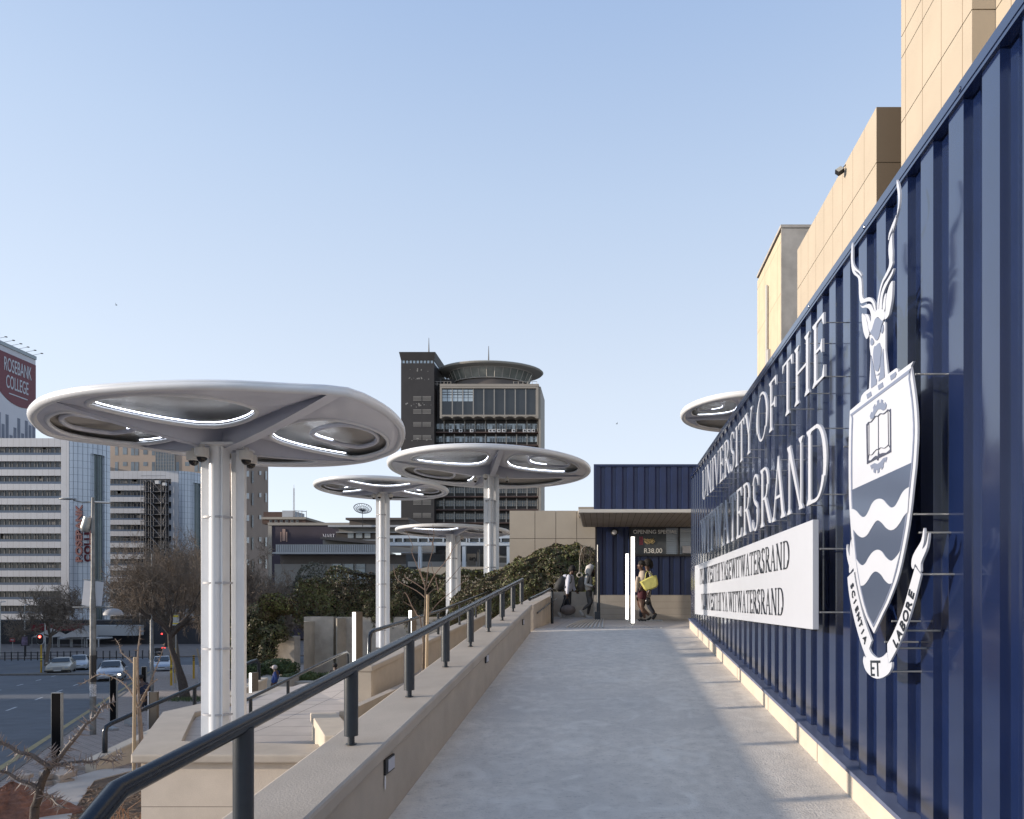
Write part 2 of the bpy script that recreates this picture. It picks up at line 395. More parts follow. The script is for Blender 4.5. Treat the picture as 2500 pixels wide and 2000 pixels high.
# ---- handrail builder
def railing(name, label, pts, posts, r=.033, pr=.0375, spig=.05, m=M_rail):
    """pts: rail centre line; posts: (x,y,ztop,zbottom)"""
    t = thing(name, label, 'handrail', tuple(posts[0][:2])+(posts[0][3],) if posts else tuple(pts[0]))
    MB().tube(pts, r, 16).build('top_rail', m, t, smooth=50)
    for x, y, zt, zb in posts:
        b = MB()
        if spig: b.lathe([(pr, zb+spig), (pr, zt)], (x, y, 0), 20); b.lathe([(pr*.5, zb), (pr*.5, zb+spig+.003)], (x, y, 0), 12); b.lathe([(pr*.8, zb+.001), (pr*.8, zb+.006)], (x, y, 0), 12)
        else: b.lathe([(pr, zb), (pr, zt)], (x, y, 0), 16)
        b.build('post', M_post if spig else m, t, smooth=50)
    return t
zr = lambda y: -.735+.0983*y; zc = lambda y: -1.159+.0983*y
X = -1.41
pts = [(X, 1.56, -1.2), (X, 1.57, -.86), (X, 1.60, -.78), (X, 1.66, -.70), (X, 1.90, zr(1.90)), (X, 2.6, zr(2.6))]+[(X, y, zr(y)) for y in (5, 8, 11.44)]
railing('handrail', 'nearest dark tubular handrail with round posts on the long parapet beside the ramp', pts, [(X, 2.57+1.1*i, zr(2.57+1.1*i)-.012, zc(2.57+1.1*i)) for i in range(9)])

# recessed wall lights with a paper tag
def wall_light(px, py, Y, side, label):
    p = P(px, py, Y); t = thing('wall_light', label, 'light', tuple(p), 'small rectangular lights set into the parapet faces')
    if side == 'x':                     # on a face looking +x
        b = MB(); b.box(p.x, p.x+.012, p.y-.06, p.y+.10, p.z-.045, p.z+.045); b.build('housing', M_black, t)
        b = MB(); b.box(p.x+.012, p.x+.016, p.y-.02, p.y+.09, p.z-.035, p.z+.035); b.build('lens', mat('opal_lens', (.45,.46,.52), .4, var=0), t)
    else:
        b = MB(); b.box(p.x-.1, p.x+.1, p.y-.03, p.y, p.z-.05, p.z+.05); b.build('housing', M_black, t)
        b = MB(); b.box(p.x-.04, p.x+.09, p.y-.034, p.y-.03, p.z-.035, p.z+.035); b.build('lens', mat('opal_lens', (.45,.46,.52), .4, var=0), t)
    return t, p
def onface(px, py, x): Y = F*x/(px-VX); return Y
for px, py, lab in ((945, 1868, 'small black wall light near the camera with a white tag hanging below it'), (1186, 1608, 'small black framed wall light halfway up'), (1276, 1519, 'small dark wall light at the top end of the ramp parapet')):
    t, p = wall_light(px, py, onface(px, py, -1.249), 'x', lab)
    if px == 945:
        b = MB(); b.sphere((p.x+.006, p.y-.05, p.z-.085), (.003, .012, .045), 10, 8); b.build('paper_tag', mat('paper', (.7,.7,.72), .7, var=0), t)

# ---- terraces left of the ramp
ZF = -1.8
def wall_run(name, label, pts, ztop, zb, w_, m=M_conc, lip=.10, over=.05):
    t = thing(name, label, 'planter wall', (pts[0][0], pts[0][1], ztop-1))
    return t
t = thing('terrace_wall', 'broad beige concrete bench wall around the foot of the nearest canopy column', 'planter wall', (-3.4, 7.4, -2.6))
fr = [(-5.23, 7.36), (-1.59, 7.36), (-1.59, 7.66), (-4.98, 7.66)]
b = MB(); b.prism([(-5.26, 7.30), (-1.59, 7.30), (-1.59, 7.66), (-5.16, 8.02), (-6.30, 10.12), (-6.10, 13.2), (-6.55, 13.2), (-6.82, 10.15)], -1.70, -1.80); b.build('coping', M_conc, t, bevel=.02)
b = MB(); b.prism([(-5.20, 7.38), (-1.59, 7.38), (-1.59, 7.60), (-5.16, 7.96), (-6.36, 10.12), (-6.16, 13.12), (-6.49, 13.12), (-6.75, 10.17)], -1.80, -4.3); b.build('wall', mat('terrace_wall_render', (.56,.49,.41), .85, var=.08, scale=3, bump=.15, bscale=90, fn=f_grid(0, 2, 0, 1.2, .008, (.2,.17,.14), 0, 2.31+1.2)), t)
s = MB(); s.prism([(-5.05, 7.62), (-1.585, 7.62), (-1.585, 13.2), (-6.1, 13.2), (-6.28, 10.12)], lambda x, y: ZF+max(0, (y-8.6))*.16 if x > -4.3 else ZF+max(0, y-9.6)*.04, -4.2)
structure(s.build('terrace_floor', M_deck))
s = MB(); s.prism([(-6.1, 13.15), (-3.3, 10.3), (-3.3, 26), (-10.5, 26), (-10.5, 20)], lambda x, y: -1.45 - max(0, -4-x)*.44+ (y-13)*.03, -5)
structure(s.build('upper_terrace_floor', M_slab))
# concrete bench block catching the sun
t = thing('concrete_bench', 'angular pale concrete bench block with a sunlit end beside the parapet', 'bench')
def bp(px, py, z): Y = -z*F/(py-VY); return ((px-VX)*Y/F, Y)
top = [bp(757, 1740, -1.45), bp(822, 1739, -1.45), bp(842, 1761, -1.45), bp(845, 1780, -1.45), bp(817, 1795, -1.45), bp(791, 1795, -1.45)]
b = MB(); b.prism(top, -1.45, -1.56); b.build('seat_slab', M_cream, t, bevel=.015)
cx_ = sum(p[0] for p in top)/6; cy_ = sum(p[1] for p in top)/6
b = MB(); b.prism([(cx_+(x-cx_)*.9, cy_+(y-cy_)*.9) for x, y in top], -1.56, -2.2); b.build('base', M_cream, t)
# soil pit between bench and parapet with a lipped edge
t = thing('planter_edge', 'thin concrete edge of the soil pit holding the staked sapling', 'planter wall')
b = MB(); b.prism([(-3.42, 8.5), (-3.32, 8.5), (-3.22, 12.4), (-3.36, 12.4)], lambda x, y: -1.42+(y-8.5)*.02, -2.3); b.build('edge', M_conc, t)
s = MB(); s.prism([(-3.3, 8.4), (-1.6, 8.4), (-1.6, 12.5), (-3.2, 12.5)], lambda x, y: -1.62+(y-8.5)*.03, -2.6); structure(s.build('soil', M_mulch))
# second parapet
para('parapet_wall', 'second beige parapet rising behind the soil pit, starting with a sunlit square end', -3.90, -3.62, 10.3, 22.8, lambda y: -1.01+.0626*(y-10.3), lambda y: -3.2)
s2 = lambda y: -.486+.0626*(y-10.3)
railing('handrail', 'second dark handrail with a bent lower end, on the parapet behind the soil pit', [(-3.72, 10.42, -1.0), (-3.72, 10.44, -.58), (-3.72, 10.5, -.50), (-3.72, 10.62, s2(10.6)), (-3.72, 15, s2(15)), (-3.72, 22.6, s2(22.6)+.15)],
        [(-3.72, y, s2(y), -1.01+.0626*(y-10.3)) for y in (12.6, 14.8, 17, 19.2, 21.4)], spig=0, pr=.03)
# stair rail rising from the terrace floor
X3 = -5.43; s3 = lambda y: -1.50+.115*(y-9.9)
railing('handrail', 'slim dark stair rail crossing the lower terrace, with an open bent top end', [(X3, 9.9, s3(9.9)), (X3, 13.5, s3(13.5)), (X3, 13.85, s3(13.8)), (X3, 13.98, s3(13.8)-.05), (X3, 14.0, s3(13.8)-.30)], [(X3, 11.3, s3(11.3), -1.86), (X3, 10.1, s3(10.1), -1.85)], spig=0, r=.026, pr=.026)
# lower parapet and its rail by the pavement
XL = -11.9; zl = lambda y: -3.66+.13*(y-15.2)
para('parapet_wall', 'lowest cream parapet beside the pavement, rising to the right behind the terrace', XL-.15, XL+.15, 15.2, 23, zl, lambda y: -5, m=M_cream)
r4 = lambda y: -2.96+.145*(y-15.7)
railing('handrail', 'lowest dark handrail on the cream parapet beside the pavement, curving down at both ends', [(XL, 15.66, zl(15.7)), (XL, 15.66, -3.1), (XL, 15.70, -2.99), (XL, 15.86, r4(15.85)), (XL, 19, r4(19)), (XL, 22.2, r4(22.2)), (XL, 22.5, r4(22.5)-.02), (XL, 22.66, r4(22.6)-.16), (XL, 22.7, -3.0)],
        [(XL, 19.1, r4(19.1), zl(19.1))], r=.055, pr=.05, spig=0)
# little wall light under the terrace coping
t, p = wall_light(617, 1716, 12.3, 'y', 'small black wall light under the terrace coping to the right of the nearest column')
# wall left of the landing
t = thing('planter_wall', 'stained brown concrete planter wall under the hedge at the top of the ramp', 'planter wall', (-1.3, 12, -.4))
b = MB(); b.prism([(-1.50, 11.5), (-1.22, 11.5), (-1.22, 15.3), (-1.62, 20.9), (-.1, 21.3), (-.1, 21.7), (-2.0, 21.7), (-1.6, 15.3)], lambda x, y: -.05+.052*(y-11.5) if y < 16 else .33, -2.5); b.build('wall', M_board, t)
railing('handrail', 'curved dark handrail at the top left of the ramp ending in a tall post', [(-1.33, 11.9, .05), (-1.22, 13.3, .18), (-1.15, 14.3, .285), (-1.135, 14.45, .285), (-1.125, 14.52, .24), (-1.125, 14.52, .1)], [(-1.125, 14.52, .2, LZ)], r=.03, pr=.033, spig=0)
railing('handrail', 'thin dark wall mounted handrail on the stained planter wall', [(-1.2, 12.0, -.20), (-1.17, 13.5, -.08), (-1.1, 15.5, .08)], [], r=.014, spig=0)
# concrete steps at the back of the landing
t = thing('concrete_step', 'low pale concrete step block in front of the kiosk base', 'step'); b = MB(); b.box(-.86, -.15, 20.3, 21.2, LZ+.001, -.12); b.build('step', M_cream, t)
# ================================================================== SIGN WALL
XO, XI = 1.62, 1.66
wall = thing('sign_wall', 'long navy blue corrugated steel wall with white lettering and crest along the ramp', 'wall', (1.66, 6, -1.0))
b = MB(); rowT = []; rowB = []
zb_ = lambda y: -1.457+.0983*y
ys = []
Y0 = 2.675
i = -16
while True:
    ye = Y0+.2698*i            # near edge of an outer flat
    if ye > 11.9: break
    for (x, y) in ((XI, ye-.060), (XI, ye-.008), (XO, ye), (XO, ye+.125)): ys.append((x, y))
    i += 1
ys = [(x, min(y, 12.0)) for x, y in ys]; ys.append((XO, 12.0))
rows = [[(x, y, zb_(y)) for x, y in ys], [(x, y, 2.31) for x, y in ys]]
b.grid(rows)
o = b.build('corrugated_cladding', M_navy, wall)
b = MB(); b.box(1.60, 1.95, -2.2, 12.02, 2.283, 2.334); b.box(1.604, 1.66, -2.2, 12.02, 2.262, 2.283)
for q in range(12): b.sphere((1.598, -.3+q*1.08, 2.30), (.004, .012, .012), 8, 6)
b.build('top_beam', M_navy, wall)
b = MB(); b.prism([(1.70, -2.3), (1.95, -2.3), (1.95, 12.0), (1.70, 12.0)], 2.27, lambda x, y: -1.4+.0983*y); b.build('backing_frame', M_navy, wall)
b = MB(); b.box(1.615, 1.95, 12.0, 12.03, -.6, 2.28); b.build('end_panel', M_navy, wall)
b = MB(); b.prism([(1.548, -2.3), (1.70, -2.3), (1.70, 11.9), (1.548, 11.9)], lambda x, y: -1.46+.0983*y, lambda x, y: -1.488+.0983*y); b.build('base_flashing', mat('blue_grey_flashing', (.10,.12,.19), .45, var=.15, scale=6), wall)

# ---- serif letters drawn as strokes, unit cap height
TH, TN, SR = .105, .045, .10
class GL:
    def __init__(s): s.p = []
    def st(s, x0, y0, x1, y1, w): s.p.append([(x0-w/2, y0), (x0+w/2, y0), (x1+w/2, y1), (x1-w/2, y1)]); return s
    def sf(s, x, y, w, up):             # serif foot at x,y
        h = .022; b_ = .06
        if up: s.p.append([(x-w/2-SR*.62, y), (x-w/2-SR*.62, y-h), (x-w/2, y-h-b_), (x+w/2, y-h-b_), (x+w/2+SR*.62, y-h), (x+w/2+SR*.62, y)])
        else: s.p.append([(x-w/2-SR*.62, y), (x+w/2+SR*.62, y), (x+w/2+SR*.62, y+h), (x+w/2, y+h+b_), (x-w/2, y+h+b_), (x-w/2-SR*.62, y+h)])
        return s
    def V(s, x, w=TH): s.st(x, 0, x, 1, w); s.sf(x, 0, w, 0); s.sf(x, 1, w, 1); return s
    def H(s, x0, x1, y, tipup=0, tipdn=0, w=TN):
        s.p.append([(x0, y-w/2), (x1, y-w/2), (x1, y+w/2), (x0, y+w/2)])
        if tipup or tipdn: s.p.append([(x1-.085, y), (x1+.012, y-tipdn-w/2), (x1+.025, y+tipup+w/2), (x1-.085, y+.001)] if False else [(x1-.07, y-w/2), (x1-.005, y-tipdn-w/2), (x1+.022, y-tipdn-w/2), (x1+.022, y+tipup+w/2), (x1-.005, y+tipup+w/2), (x1-.07, y+w/2)])
        return s
    def arc(s, cx, cy, rx, ry, a0, a1, wmax, wmin, n=20):
        o_, i_ = [], []
        for k in range(n+1):
            a = radians(a0+(a1-a0)*k/n); w_ = wmin+(wmax-wmin)*abs(cos(a))**1.3
            o_.append((cx+rx*cos(a), cy+ry*sin(a))); i_.append((cx+(rx-w_)*cos(a), cy+(ry-(wmin+(w_-wmin)*.25))*sin(a)))
        for k in range(n): s.p.append([o_[k], o_[k+1], i_[k+1], i_[k]])
        return s
def glyph(c):
    g = GL()
    if c == 'I': g.V(.16); return g, .32
    if c == 'H': g.V(.16).V(.70).H(.16, .70, .52); return g, .86
    if c == 'N': g.V(.15, .055).V(.74, .055); g.p.append([(.08, 1), (.22, 1), (.76, 0), (.70, 0)]); return g, .90
    if c == 'E': g.V(.16).H(.16, .53, .975, 0, .13).H(.16, .47, .52, .08, .08).H(.16, .56, .025, .14, 0); return g, .62
    if c == 'F': g.V(.16).H(.16, .53, .975, 0, .14).H(.16, .46, .50, .08, .08); return g, .58
    if c == 'T': g.st(.33, 0, .33, .96, TH).sf(.33, 0, TH, 0).H(.06, .60, .975, 0, .13); g.p.append([(.04, .85), (.065, .85), (.13, .955), (.13, .995), (.04, .995)]); return g, .66
    if c == 'L': g.V(.16).H(.16, .54, .025, .14, 0); return g, .60
    if c == 'V': g.p.append([(.05, 1), (.18, 1), (.42, .10), (.38, 0)]); g.p.append([(.385, 0), (.435, .06), (.70, 1), (.65, 1)]); g.sf(.115, 1, .12, 1).sf(.675, 1, .05, 1); return g, .78
    if c == 'A': g.p.append([(.08, 0), (.14, 0), (.40, .93), (.37, 1)]); g.p.append([(.37, 1), (.41, 1), (.74, 0), (.61, 0), (.36, .86)]); g.H(.19, .60, .36).sf(.11, 0, .05, 0).sf(.675, 0, .12, 0); return g, .80
    if c == 'W':
        for dx in (0, .42): g.p.append([(dx+.05, 1), (dx+.17, 1), (dx+.37, .12), (dx+.33, 0)]); g.p.append([(dx+.335, 0), (dx+.38, .07), (dx+.60, 1), (dx+.55, 1)])
        g.sf(.11, 1, .11, 1).sf(.53, 1, .11, 1).sf(.995, 1, .05, 1); return g, 1.10
    if c == 'Y': g.st(.37, 0, .37, .5, TH).sf(.37, 0, TH, 0); g.p.append([(.05, 1), (.18, 1), (.42, .47), (.315, .47)]); g.p.append([(.36, .47), (.42, .47), (.68, 1), (.63, 1)]); g.sf(.115, 1, .12, 1).sf(.655, 1, .05, 1); return g, .74
    if c == 'D': g.V(.16).H(.1, .42, .975).H(.1, .42, .025).arc(.42, .5, .42, .497, -90, 90, .12, TN); return g, .90
    if c == 'O': g.arc(.46, .5, .44, .515, 0, 360, .12, TN, 40); return g, .92
    if c == 'R': g.V(.16).H(.16, .36, .975).H(.16, .40, .47).arc(.36, .7225, .25, .2725, -90, 90, .11, TN, 16); g.p.append([(.34, .47), (.46, .47), (.80, .02), (.78, 0), (.66, .02)]); return g, .76
    if c == 'S': g.arc(.29, .745, .21, .265, 25, 250, .085, .05, 20).arc(.27, .255, .225, .27, -155, 75, .085, .05, 20); g.p.append([(.20, .49), (.14, .60), (.36, .50), (.42, .38)]); g.p.append([(.46, .96), (.485, .96), (.485, .78), (.46, .80)]); g.p.append([(.045, .04), (.07, .03), (.07, .20), (.045, .22)]); return g, .56
    if c == 'U': g.st(.13, .28, .13, 1, TH).sf(.13, 1, TH, 1).st(.70, .28, .70, 1, .05).sf(.70, 1, .05, 1).arc(.4015, .30, .325, .315, 180, 360, .105, TN, 22); return g, .82
    if c == 'M': g.V(.15, .05).V(.86, TH); g.p.append([(.10, 1), (.23, 1), (.51, .05), (.48, 0)]); g.p.append([(.48, 0), (.51, .10), (.83, 1), (.80, 1)]); return g, 1.0
    return g, .30
def serif_row(text, Yst, Yen, zbase, cap, x, thick, m, parent, word=.30, gap=.05, pins=True, name='letter', dirx=-1):
    ws = [(c, glyph(c)) for c in text]
    tot = sum((word if c == ' ' else g_[1]+gap) for c, g_ in ws)-gap
    sc = (Yst-Yen)/tot; u = 0
    for c, (g_, wd) in ws:
        if c == ' ': u += word; continue
        b = MB()
        for q, poly in enumerate(g_.p):
            e = .0006*(q % 12)
            fm = lambda a, v, d, u=u: (x+d, Yst-(u+a)*sc, zbase+v*cap)
            P_ = [(a, v) for a, v in poly]
            b.plate(P_, lambda a, v, d: fm(a, v, -d), -thick/2, thick/2+e)
        o = b.build(name, m, parent)
        if pins:
            for v in (.08, .92):
                yc = Yst-(u+wd*.6)*sc
                MB().tube([(x+.004, yc, zbase+v*cap), (XO+.03, yc, zbase+v*cap)], .004, 6).build('standoff_pin', M_galv, o)
        u += wd+gap
sg = thing('wall_lettering', 'upper row of tall white serif letters reading UNIVERSITY OF THE on the navy wall', 'sign', (1.45, 7, 1.467), 'raised white letter rows on the navy wall')
serif_row('UNIVERSITY OF THE', 9.53, 4.249, 1.467, .428, 1.45, .012, M_signw, sg)
sg = thing('wall_lettering', 'second row of larger white serif letters reading WITWATERSRAND on the navy wall', 'sign', (1.45, 7, .678), 'raised white letter rows on the navy wall')
serif_row('WITWATERSRAND', 9.70, 4.198, .678, .526, 1.45, .012, M_signw, sg)
bd = thing('sign_board', 'long white box sign with two lines of dark serif lettering below the raised letters', 'sign board', (1.45, 7.3, -.188))
b = MB(); b.box(1.43, 1.475, 4.474, 10.2, -.188, .563); b.build('panel', M_signw, bd, bevel=.004)
for y in (4.44, 6.3, 8.2, 10.0):
    for z in (.36, -.07): MB().tube([(1.47, y, z), (1.65, y, z)], .006, 6).build('bracket', M_galv, bd)
M_ink = mat('dark_engraved_letters', (.02,.025,.035), .3, var=0)
TH, TN = .072, .03
serif_row('IYUNIVESITHI YASEWITWATERSRAND', 9.67, 5.007, .257, .222, 1.4285, .004, M_ink, bd, pins=False, word=.22)
serif_row('YUNIVESITHI YA WITWATERSRAND', 9.52, 5.17, -.109, .225, 1.4285, .004, M_ink, bd, pins=False, word=.22)

# ---- crest: outlines in the photograph's pixels, laid on the real plane x = XC
XC = 1.47
crest = thing('university_crest', 'white and grey university crest with antelope head, shield and motto ribbon on the navy wall', 'crest', (XC, 3.6, -.5))
def cm(px, py):
    Y = F*XC/(px-VX); return (-Y, -(py-VY)*Y/F)      # (u = -Y, v = z)
def cplate(b, pts, d0, d1): b.plate(pts, lambda u, v, d: (XC-d, -u, v), d0, d1)
def zm(ox, oy, s, L): return [(ox+a/s, oy+c/s) for a, c in L]
def crv(L, k=6, closed=True): return [(p.x, p.y) for p in smoothline([(a, c, 0) for a, c in L], k, closed)]
def cp(b, L, d0, d1): cplate(b, [cm(*p) for p in L], d0, d1)
T0, T1, T2, T3 = 0, .010, .013, .016
# shield body
sh = MB()
rt = crv([(2227,895+2-12),(2236,940),(2243,1000),(2245,1060),(2241,1130),(2238,1160),(2228,1250),(2219,1310),(2200,1400),(2178,1462),(2160,1500),(2138,1547)], 4, False)
lf = crv([(2138,1547),(2118,1505),(2102,1450),(2090,1380),(2083,1310),(2077,1220),(2076,1120),(2077,1050),(2079,1003)], 4, False)
outer = rt+lf[1:]+[(2105,981),(2106,972),(2108,966),(2114,958),(2172,914),(2193,899),(2197,901),(2198,909),(2235,882)]
outer[0] = (2235, 882)
cp(sh, outer, T0, T1); sh.build('shield', M_signw, crest)
def inset(L, f, c=(2160, 1200)): return [(c[0]+(a-c[0])*f, c[1]+(b_-c[1])*f) for a, b_ in L]
ln = MB()
# dark border line as a closed ring of short pieces
ring = [(2229.6,899.5)]+[(a-6.5, b_) for a, b_ in rt[3:-3]]+[(2138,1532)]+[(a+6.5, b_) for a, b_ in lf[4:-2]]+[(2083,1012)]
R2 = [(2225,912)]+[(a-9.5, b_) for a, b_ in rt[3:-3]]+[(2138,1524)]+[(a+9.3, b_) for a, b_ in lf[4:-2]]+[(2086,1016)]
n_r = len(ring)
for q in range(n_r):
    q2 = (q+1) % n_r; a, b_, c, d = ring[q], ring[q2], R2[q2], R2[q]
    if q == n_r-1: a, b_, c, d = (2081, 1012), (2229.6, 899.5), (2228, 910), (2082.5, 1017)
    cp(ln, [a, b_, c, d], T1-.001, T2+.0004*(q % 2))
ln.build('shield_border_line', mat('crest_line_grey', (.16,.19,.27), .2, var=0), crest)
# dark lower field
fld = MB()
dk = [(2232-1, 1130)]+[(a-10, b_) for a, b_ in rt if 1135 < b_ < 1515]+[(2138,1523)]+[(a+9.5, b_) for a, b_ in lf if 1200 < b_ < 1515]+[(2082.3, 1197.5)]
cp(fld, dk, T1, T2); fld.build('shield_field', M_signd, crest)
wv = MB()
Z5 = lambda L: zm(2060, 1160, 7.1864, L)
up = crv(Z5([(181,596),(220,600),(275,635),(330,700),(385,738),(440,710),(490,620),(540,510),(600,440),(680,415),(750,440),(820,520),(885,570),(950,545),(1010,450),(1070,330),(1130,255),(1203,210)]), 4, False)
lo = crv(Z5([(1172,655),(1110,720),(1040,840),(960,935),(880,968),(800,930),(720,840),(655,797),(600,830),(530,940),(460,1050),(380,1096),(300,1060),(240,990),(203,945)]), 4, False)
cp(wv, up+lo, T2-.001, T3)
up = crv(Z5([(262,1470),(320,1550),(375,1583),(430,1545),(490,1440),(560,1350),(645,1310),(720,1345),(790,1440),(875,1504),(940,1470),(1000,1400),(1048,1330)]), 4, False)
lo = crv(zm(2060, 1380, 5.75, [(722,250),(680,262),(620,215),(560,130),(490,88),(430,130),(370,225),(320,280),(275,290)]), 4, False)
cp(wv, up+lo, T2-.001, T3); wv.build('wave_band', M_signw, crest)
# embattlements on the shield top
em = MB(); Z3 = lambda L: zm(2060, 780, 7.84, L)
for L in ([(476,1435),(560,1380),(575,1460),(492,1523)], [(695,1268),(785,1203),(802,1288),(713,1352)], [(932,1080),(1040,1000),(1052,1050),(1030,1110),(948,1167)]): cp(em, Z3(L), T1-.001, T2)
M_crg = MATS['crest_line_grey']
em.build('battlement_mark', M_crg, crest)
Z4 = lambda L: zm(2060, 960, 7.84, L)
gw = MB()
cp(gw, Z4([(560,500),(541,440),(570,360),(582,388),(610,330),(603,270),(638,208),(645,262),(682,205),(678,148),(716,125),(720,185),(750,185),(757,118),(792,132),(792,180),(822,222),(834,170),(866,222),(850,300),(800,335),(740,305),(690,320),(640,400),(615,470)]), T1-.001, T2)
gw.build('gear_mark', M_crg, crest); gw = MB()
cp(gw, Z4([(550,1385),(630,1340),(690,1358),(750,1310),(800,1245),(870,1222),(872,1250),(850,1330),(832,1285),(802,1370),(805,1410),(770,1470),(762,1420),(728,1455),(725,1515),(690,1535),(690,1475),(655,1475),(650,1535),(613,1515),(612,1450),(590,1420),(582,1465),(560,1420)]), T1-.001, T2)
gw.build('gear_mark', M_crg, crest)
bk = MB()
def stroke(b, L, w_, d0=T1-.001, d1=T2):
    for q in range(len(L)-1):
        a, c = Vector(L[q]+(0,)), Vector(L[q+1]+(0,)); t = (c-a)
        if t.length < 1e-6: continue
        t.normalize(); n = Vector((-t.y, t.x, 0))*w_/2; e = t*w_*.3
        cp(b, [tuple((a-e+n))[:2], tuple((a-e-n))[:2], tuple((c+e-n))[:2], tuple((c+e+n))[:2]], d0, d1+.0004*(q % 3))
cp(bk, Z4([(470,600),(520,545),(520,575),(495,625),(505,1290),(560,1285),(620,1225),(660,1195),(690,1215),(705,1090),(722,1170),(780,1145),(860,1140),(925,1085),(930,1060),(925,365),(890,330),(945,298),(952,1130),(712,1250),(705,1290),(685,1290),(676,1262),(485,1362)]), T1-.001, T2)
stroke(bk, crv(Z4([(518,560),(560,552),(610,495),(650,445),(695,440),(745,395),(800,398),(850,365),(890,318)]), 3, False), 2.4)
stroke(bk, crv(Z4([(528,1180),(580,1180),(630,1120),(680,1075),(705,1085),(750,1045),(815,1055),(860,1030),(900,990)]), 3, False), 1.5)
stroke(bk, Z4([(703,440),(705,1090)]), 1.0); stroke(bk, Z4([(522,575),(524,1180),(505,1290)]), .9); stroke(bk, Z4([(890,350),(900,990),(940,1060)]), .9)
bk.build('open_book_mark', mat('crest_ink', (.04,.045,.075), .2, var=0), crest)
# antelope head
Z2 = lambda L: zm(2060, 620, 8.625, L)
hd = MB()
ZA = lambda L: zm(2060, 420, 7.841, L)
hornR = crv(ZA([(1050,150),(1085,230),(1110,380),(1110,520),(1090,700),(1050,850),(1005,990),(975,1120),(962,1220),(965,1400),(972,1560),(965,1720)]), 4, False)
hornR += crv(Z2([(1070,130),(1062,230),(1000,370),(930,500),(870,600),(820,760),(790,950),(775,1090),(770,1180)]), 4, False)[1:]
hornRb = crv(Z2([(742,1180),(748,1000),(775,840),(810,680),(860,540),(930,400),(985,270),(998,150),(985,20)]), 4, False)+crv(ZA([(895,1600),(893,1450),(915,1300),(960,1180),(1000,1060),(1040,900),(1070,700),(1082,560),(1070,400),(1050,260)]), 4, False)
cp(hd, hornR+hornRb, T0, T1)
hp = ZA([(1042,820),(1020,880),(960,1020),(905,1170),(888,1300),(898,1305),(925,1200),(985,1060),(1030,930)]); cp(hd, hp, T0, T1+.001)
cp(hd, crv(Z2([(1088,305),(1070,420),(980,590),(900,760),(860,900),(845,1040),(842,1150),(800,1160),(785,1150),(800,1000),(830,820),(890,650),(970,520),(1040,400)]), 3), T0, T1+.0006)
# left horn
L_ = crv(ZA([(192,1350),(203,1420),(205,1700)]), 3, False)+crv(Z2([(225,120),(240,220),(290,300),(370,370),(410,440),(402,462),(350,400),(265,345),(300,410),(380,480),(410,580),(418,760),(425,880),(460,945),(520,925),(580,915),(640,950),(690,1040),(715,1190)]), 4, False)[1:]
Lb = crv(Z2([(690,1230),(670,1130),(640,1050),(600,1005),(540,1000),(470,1020),(400,1040),(370,970),(355,820),(350,620),(330,500),(250,430),(210,340),(190,200),(185,60)]), 4, False)+ZA([(172,1560),(180,1420)])
cp(hd, L_+Lb, T0, T1)
cp(hd, crv(Z2([(392,1085),(440,1100),(520,1065),(590,1055),(640,1110),(670,1180),(700,1220),(742,1180),(820,1155),(880,1190),(912,1240),(893,1360),(870,1400),(848,1412),(790,1350),(755,1330),(710,1370),(670,1470),(620,1640),(600,1650),(560,1560),(545,1450),(500,1300),(470,1270),(540,1275),(580,1340),(605,1430),(620,1350),(600,1220),(560,1150),(500,1130),(430,1135)]), 3), T0, T1+.0012)
cp(hd, crv(Z2([(425,1260),(460,1275),(500,1310),(525,1400),(550,1540),(578,1690),(530,1790),(490,1740),(450,1600),(425,1400)]), 3), T0, T1+.0018)
cp(hd, crv(Z2([(1073,568),(1075,700),(1060,950),(1020,1180),(985,1310),(905,1378),(925,1200),(935,1000),(960,830),(1010,660)]), 3), T0, T1+.0018)
cp(hd, crv(Z2([(945,830),(930,960),(915,1150),(880,1230),(868,1130),(885,1000),(910,880)]), 3), T0, T1+.0024)
# face: neck in grey, muzzle in white
Z3 = lambda L: zm(2060, 780, 7.84, L)
cp(hd, Z3([(525,300),(560,290),(600,330),(665,405),(720,320),(800,40),(830,60),(830,600),(880,1058),(830,1085),(560,1290),(515,1345),(550,700),(527,520),(530,400)]), T0, T1-.0008)
hd.build('antelope_head', M_signw, crest)
fc = MB()
cp(fc, crv(Z3([(640,0),(600,150),(550,255),(600,310),(665,405),(720,330),(760,140),(800,30),(760,20),(700,-35)]), 3), T1-.002, T2)
cp(fc, Z3([(565,690),(600,820),(640,1000),(650,1130),(680,1165),(700,1200),(823,1110),(795,560),(760,740),(745,880),(715,1080),(700,1100),(660,1110),(640,1010),(600,850),(605,700),(620,530),(720,448),(760,540),(760,600),(745,860),(740,900),(695,1060),(650,1090),(570,1312)]), T1-.002, T2) if False else None
cp(fc, crv(Z3([(622,530),(660,505),(720,448),(740,500),(760,545),(758,650),(742,800),(735,880),(700,990),(660,985),(640,960),(620,850),(605,690)]), 3), T1-.002, T2)
cp(fc, Z3([(565,690),(600,840),(630,1000),(650,1120),(672,1160),(668,1245),(565,1318)]), T1-.002, T2)
cp(fc, Z3([(795,560),(823,1110),(708,1190),(715,1140),(740,1000),(745,880),(765,700)]), T1-.002, T2)
for L in ([(575,355),(620,430),(600,480),(570,500),(550,440)], [(795,100),(805,190),(780,270),(760,240),(770,150)]): cp(fc, crv(Z3(L), 3), T1-.002, T2)
stroke(fc, Z3([(640,1060),(690,1070),(725,1030)]), 1.2); 
fc.build('face_marking', M_crg, crest)
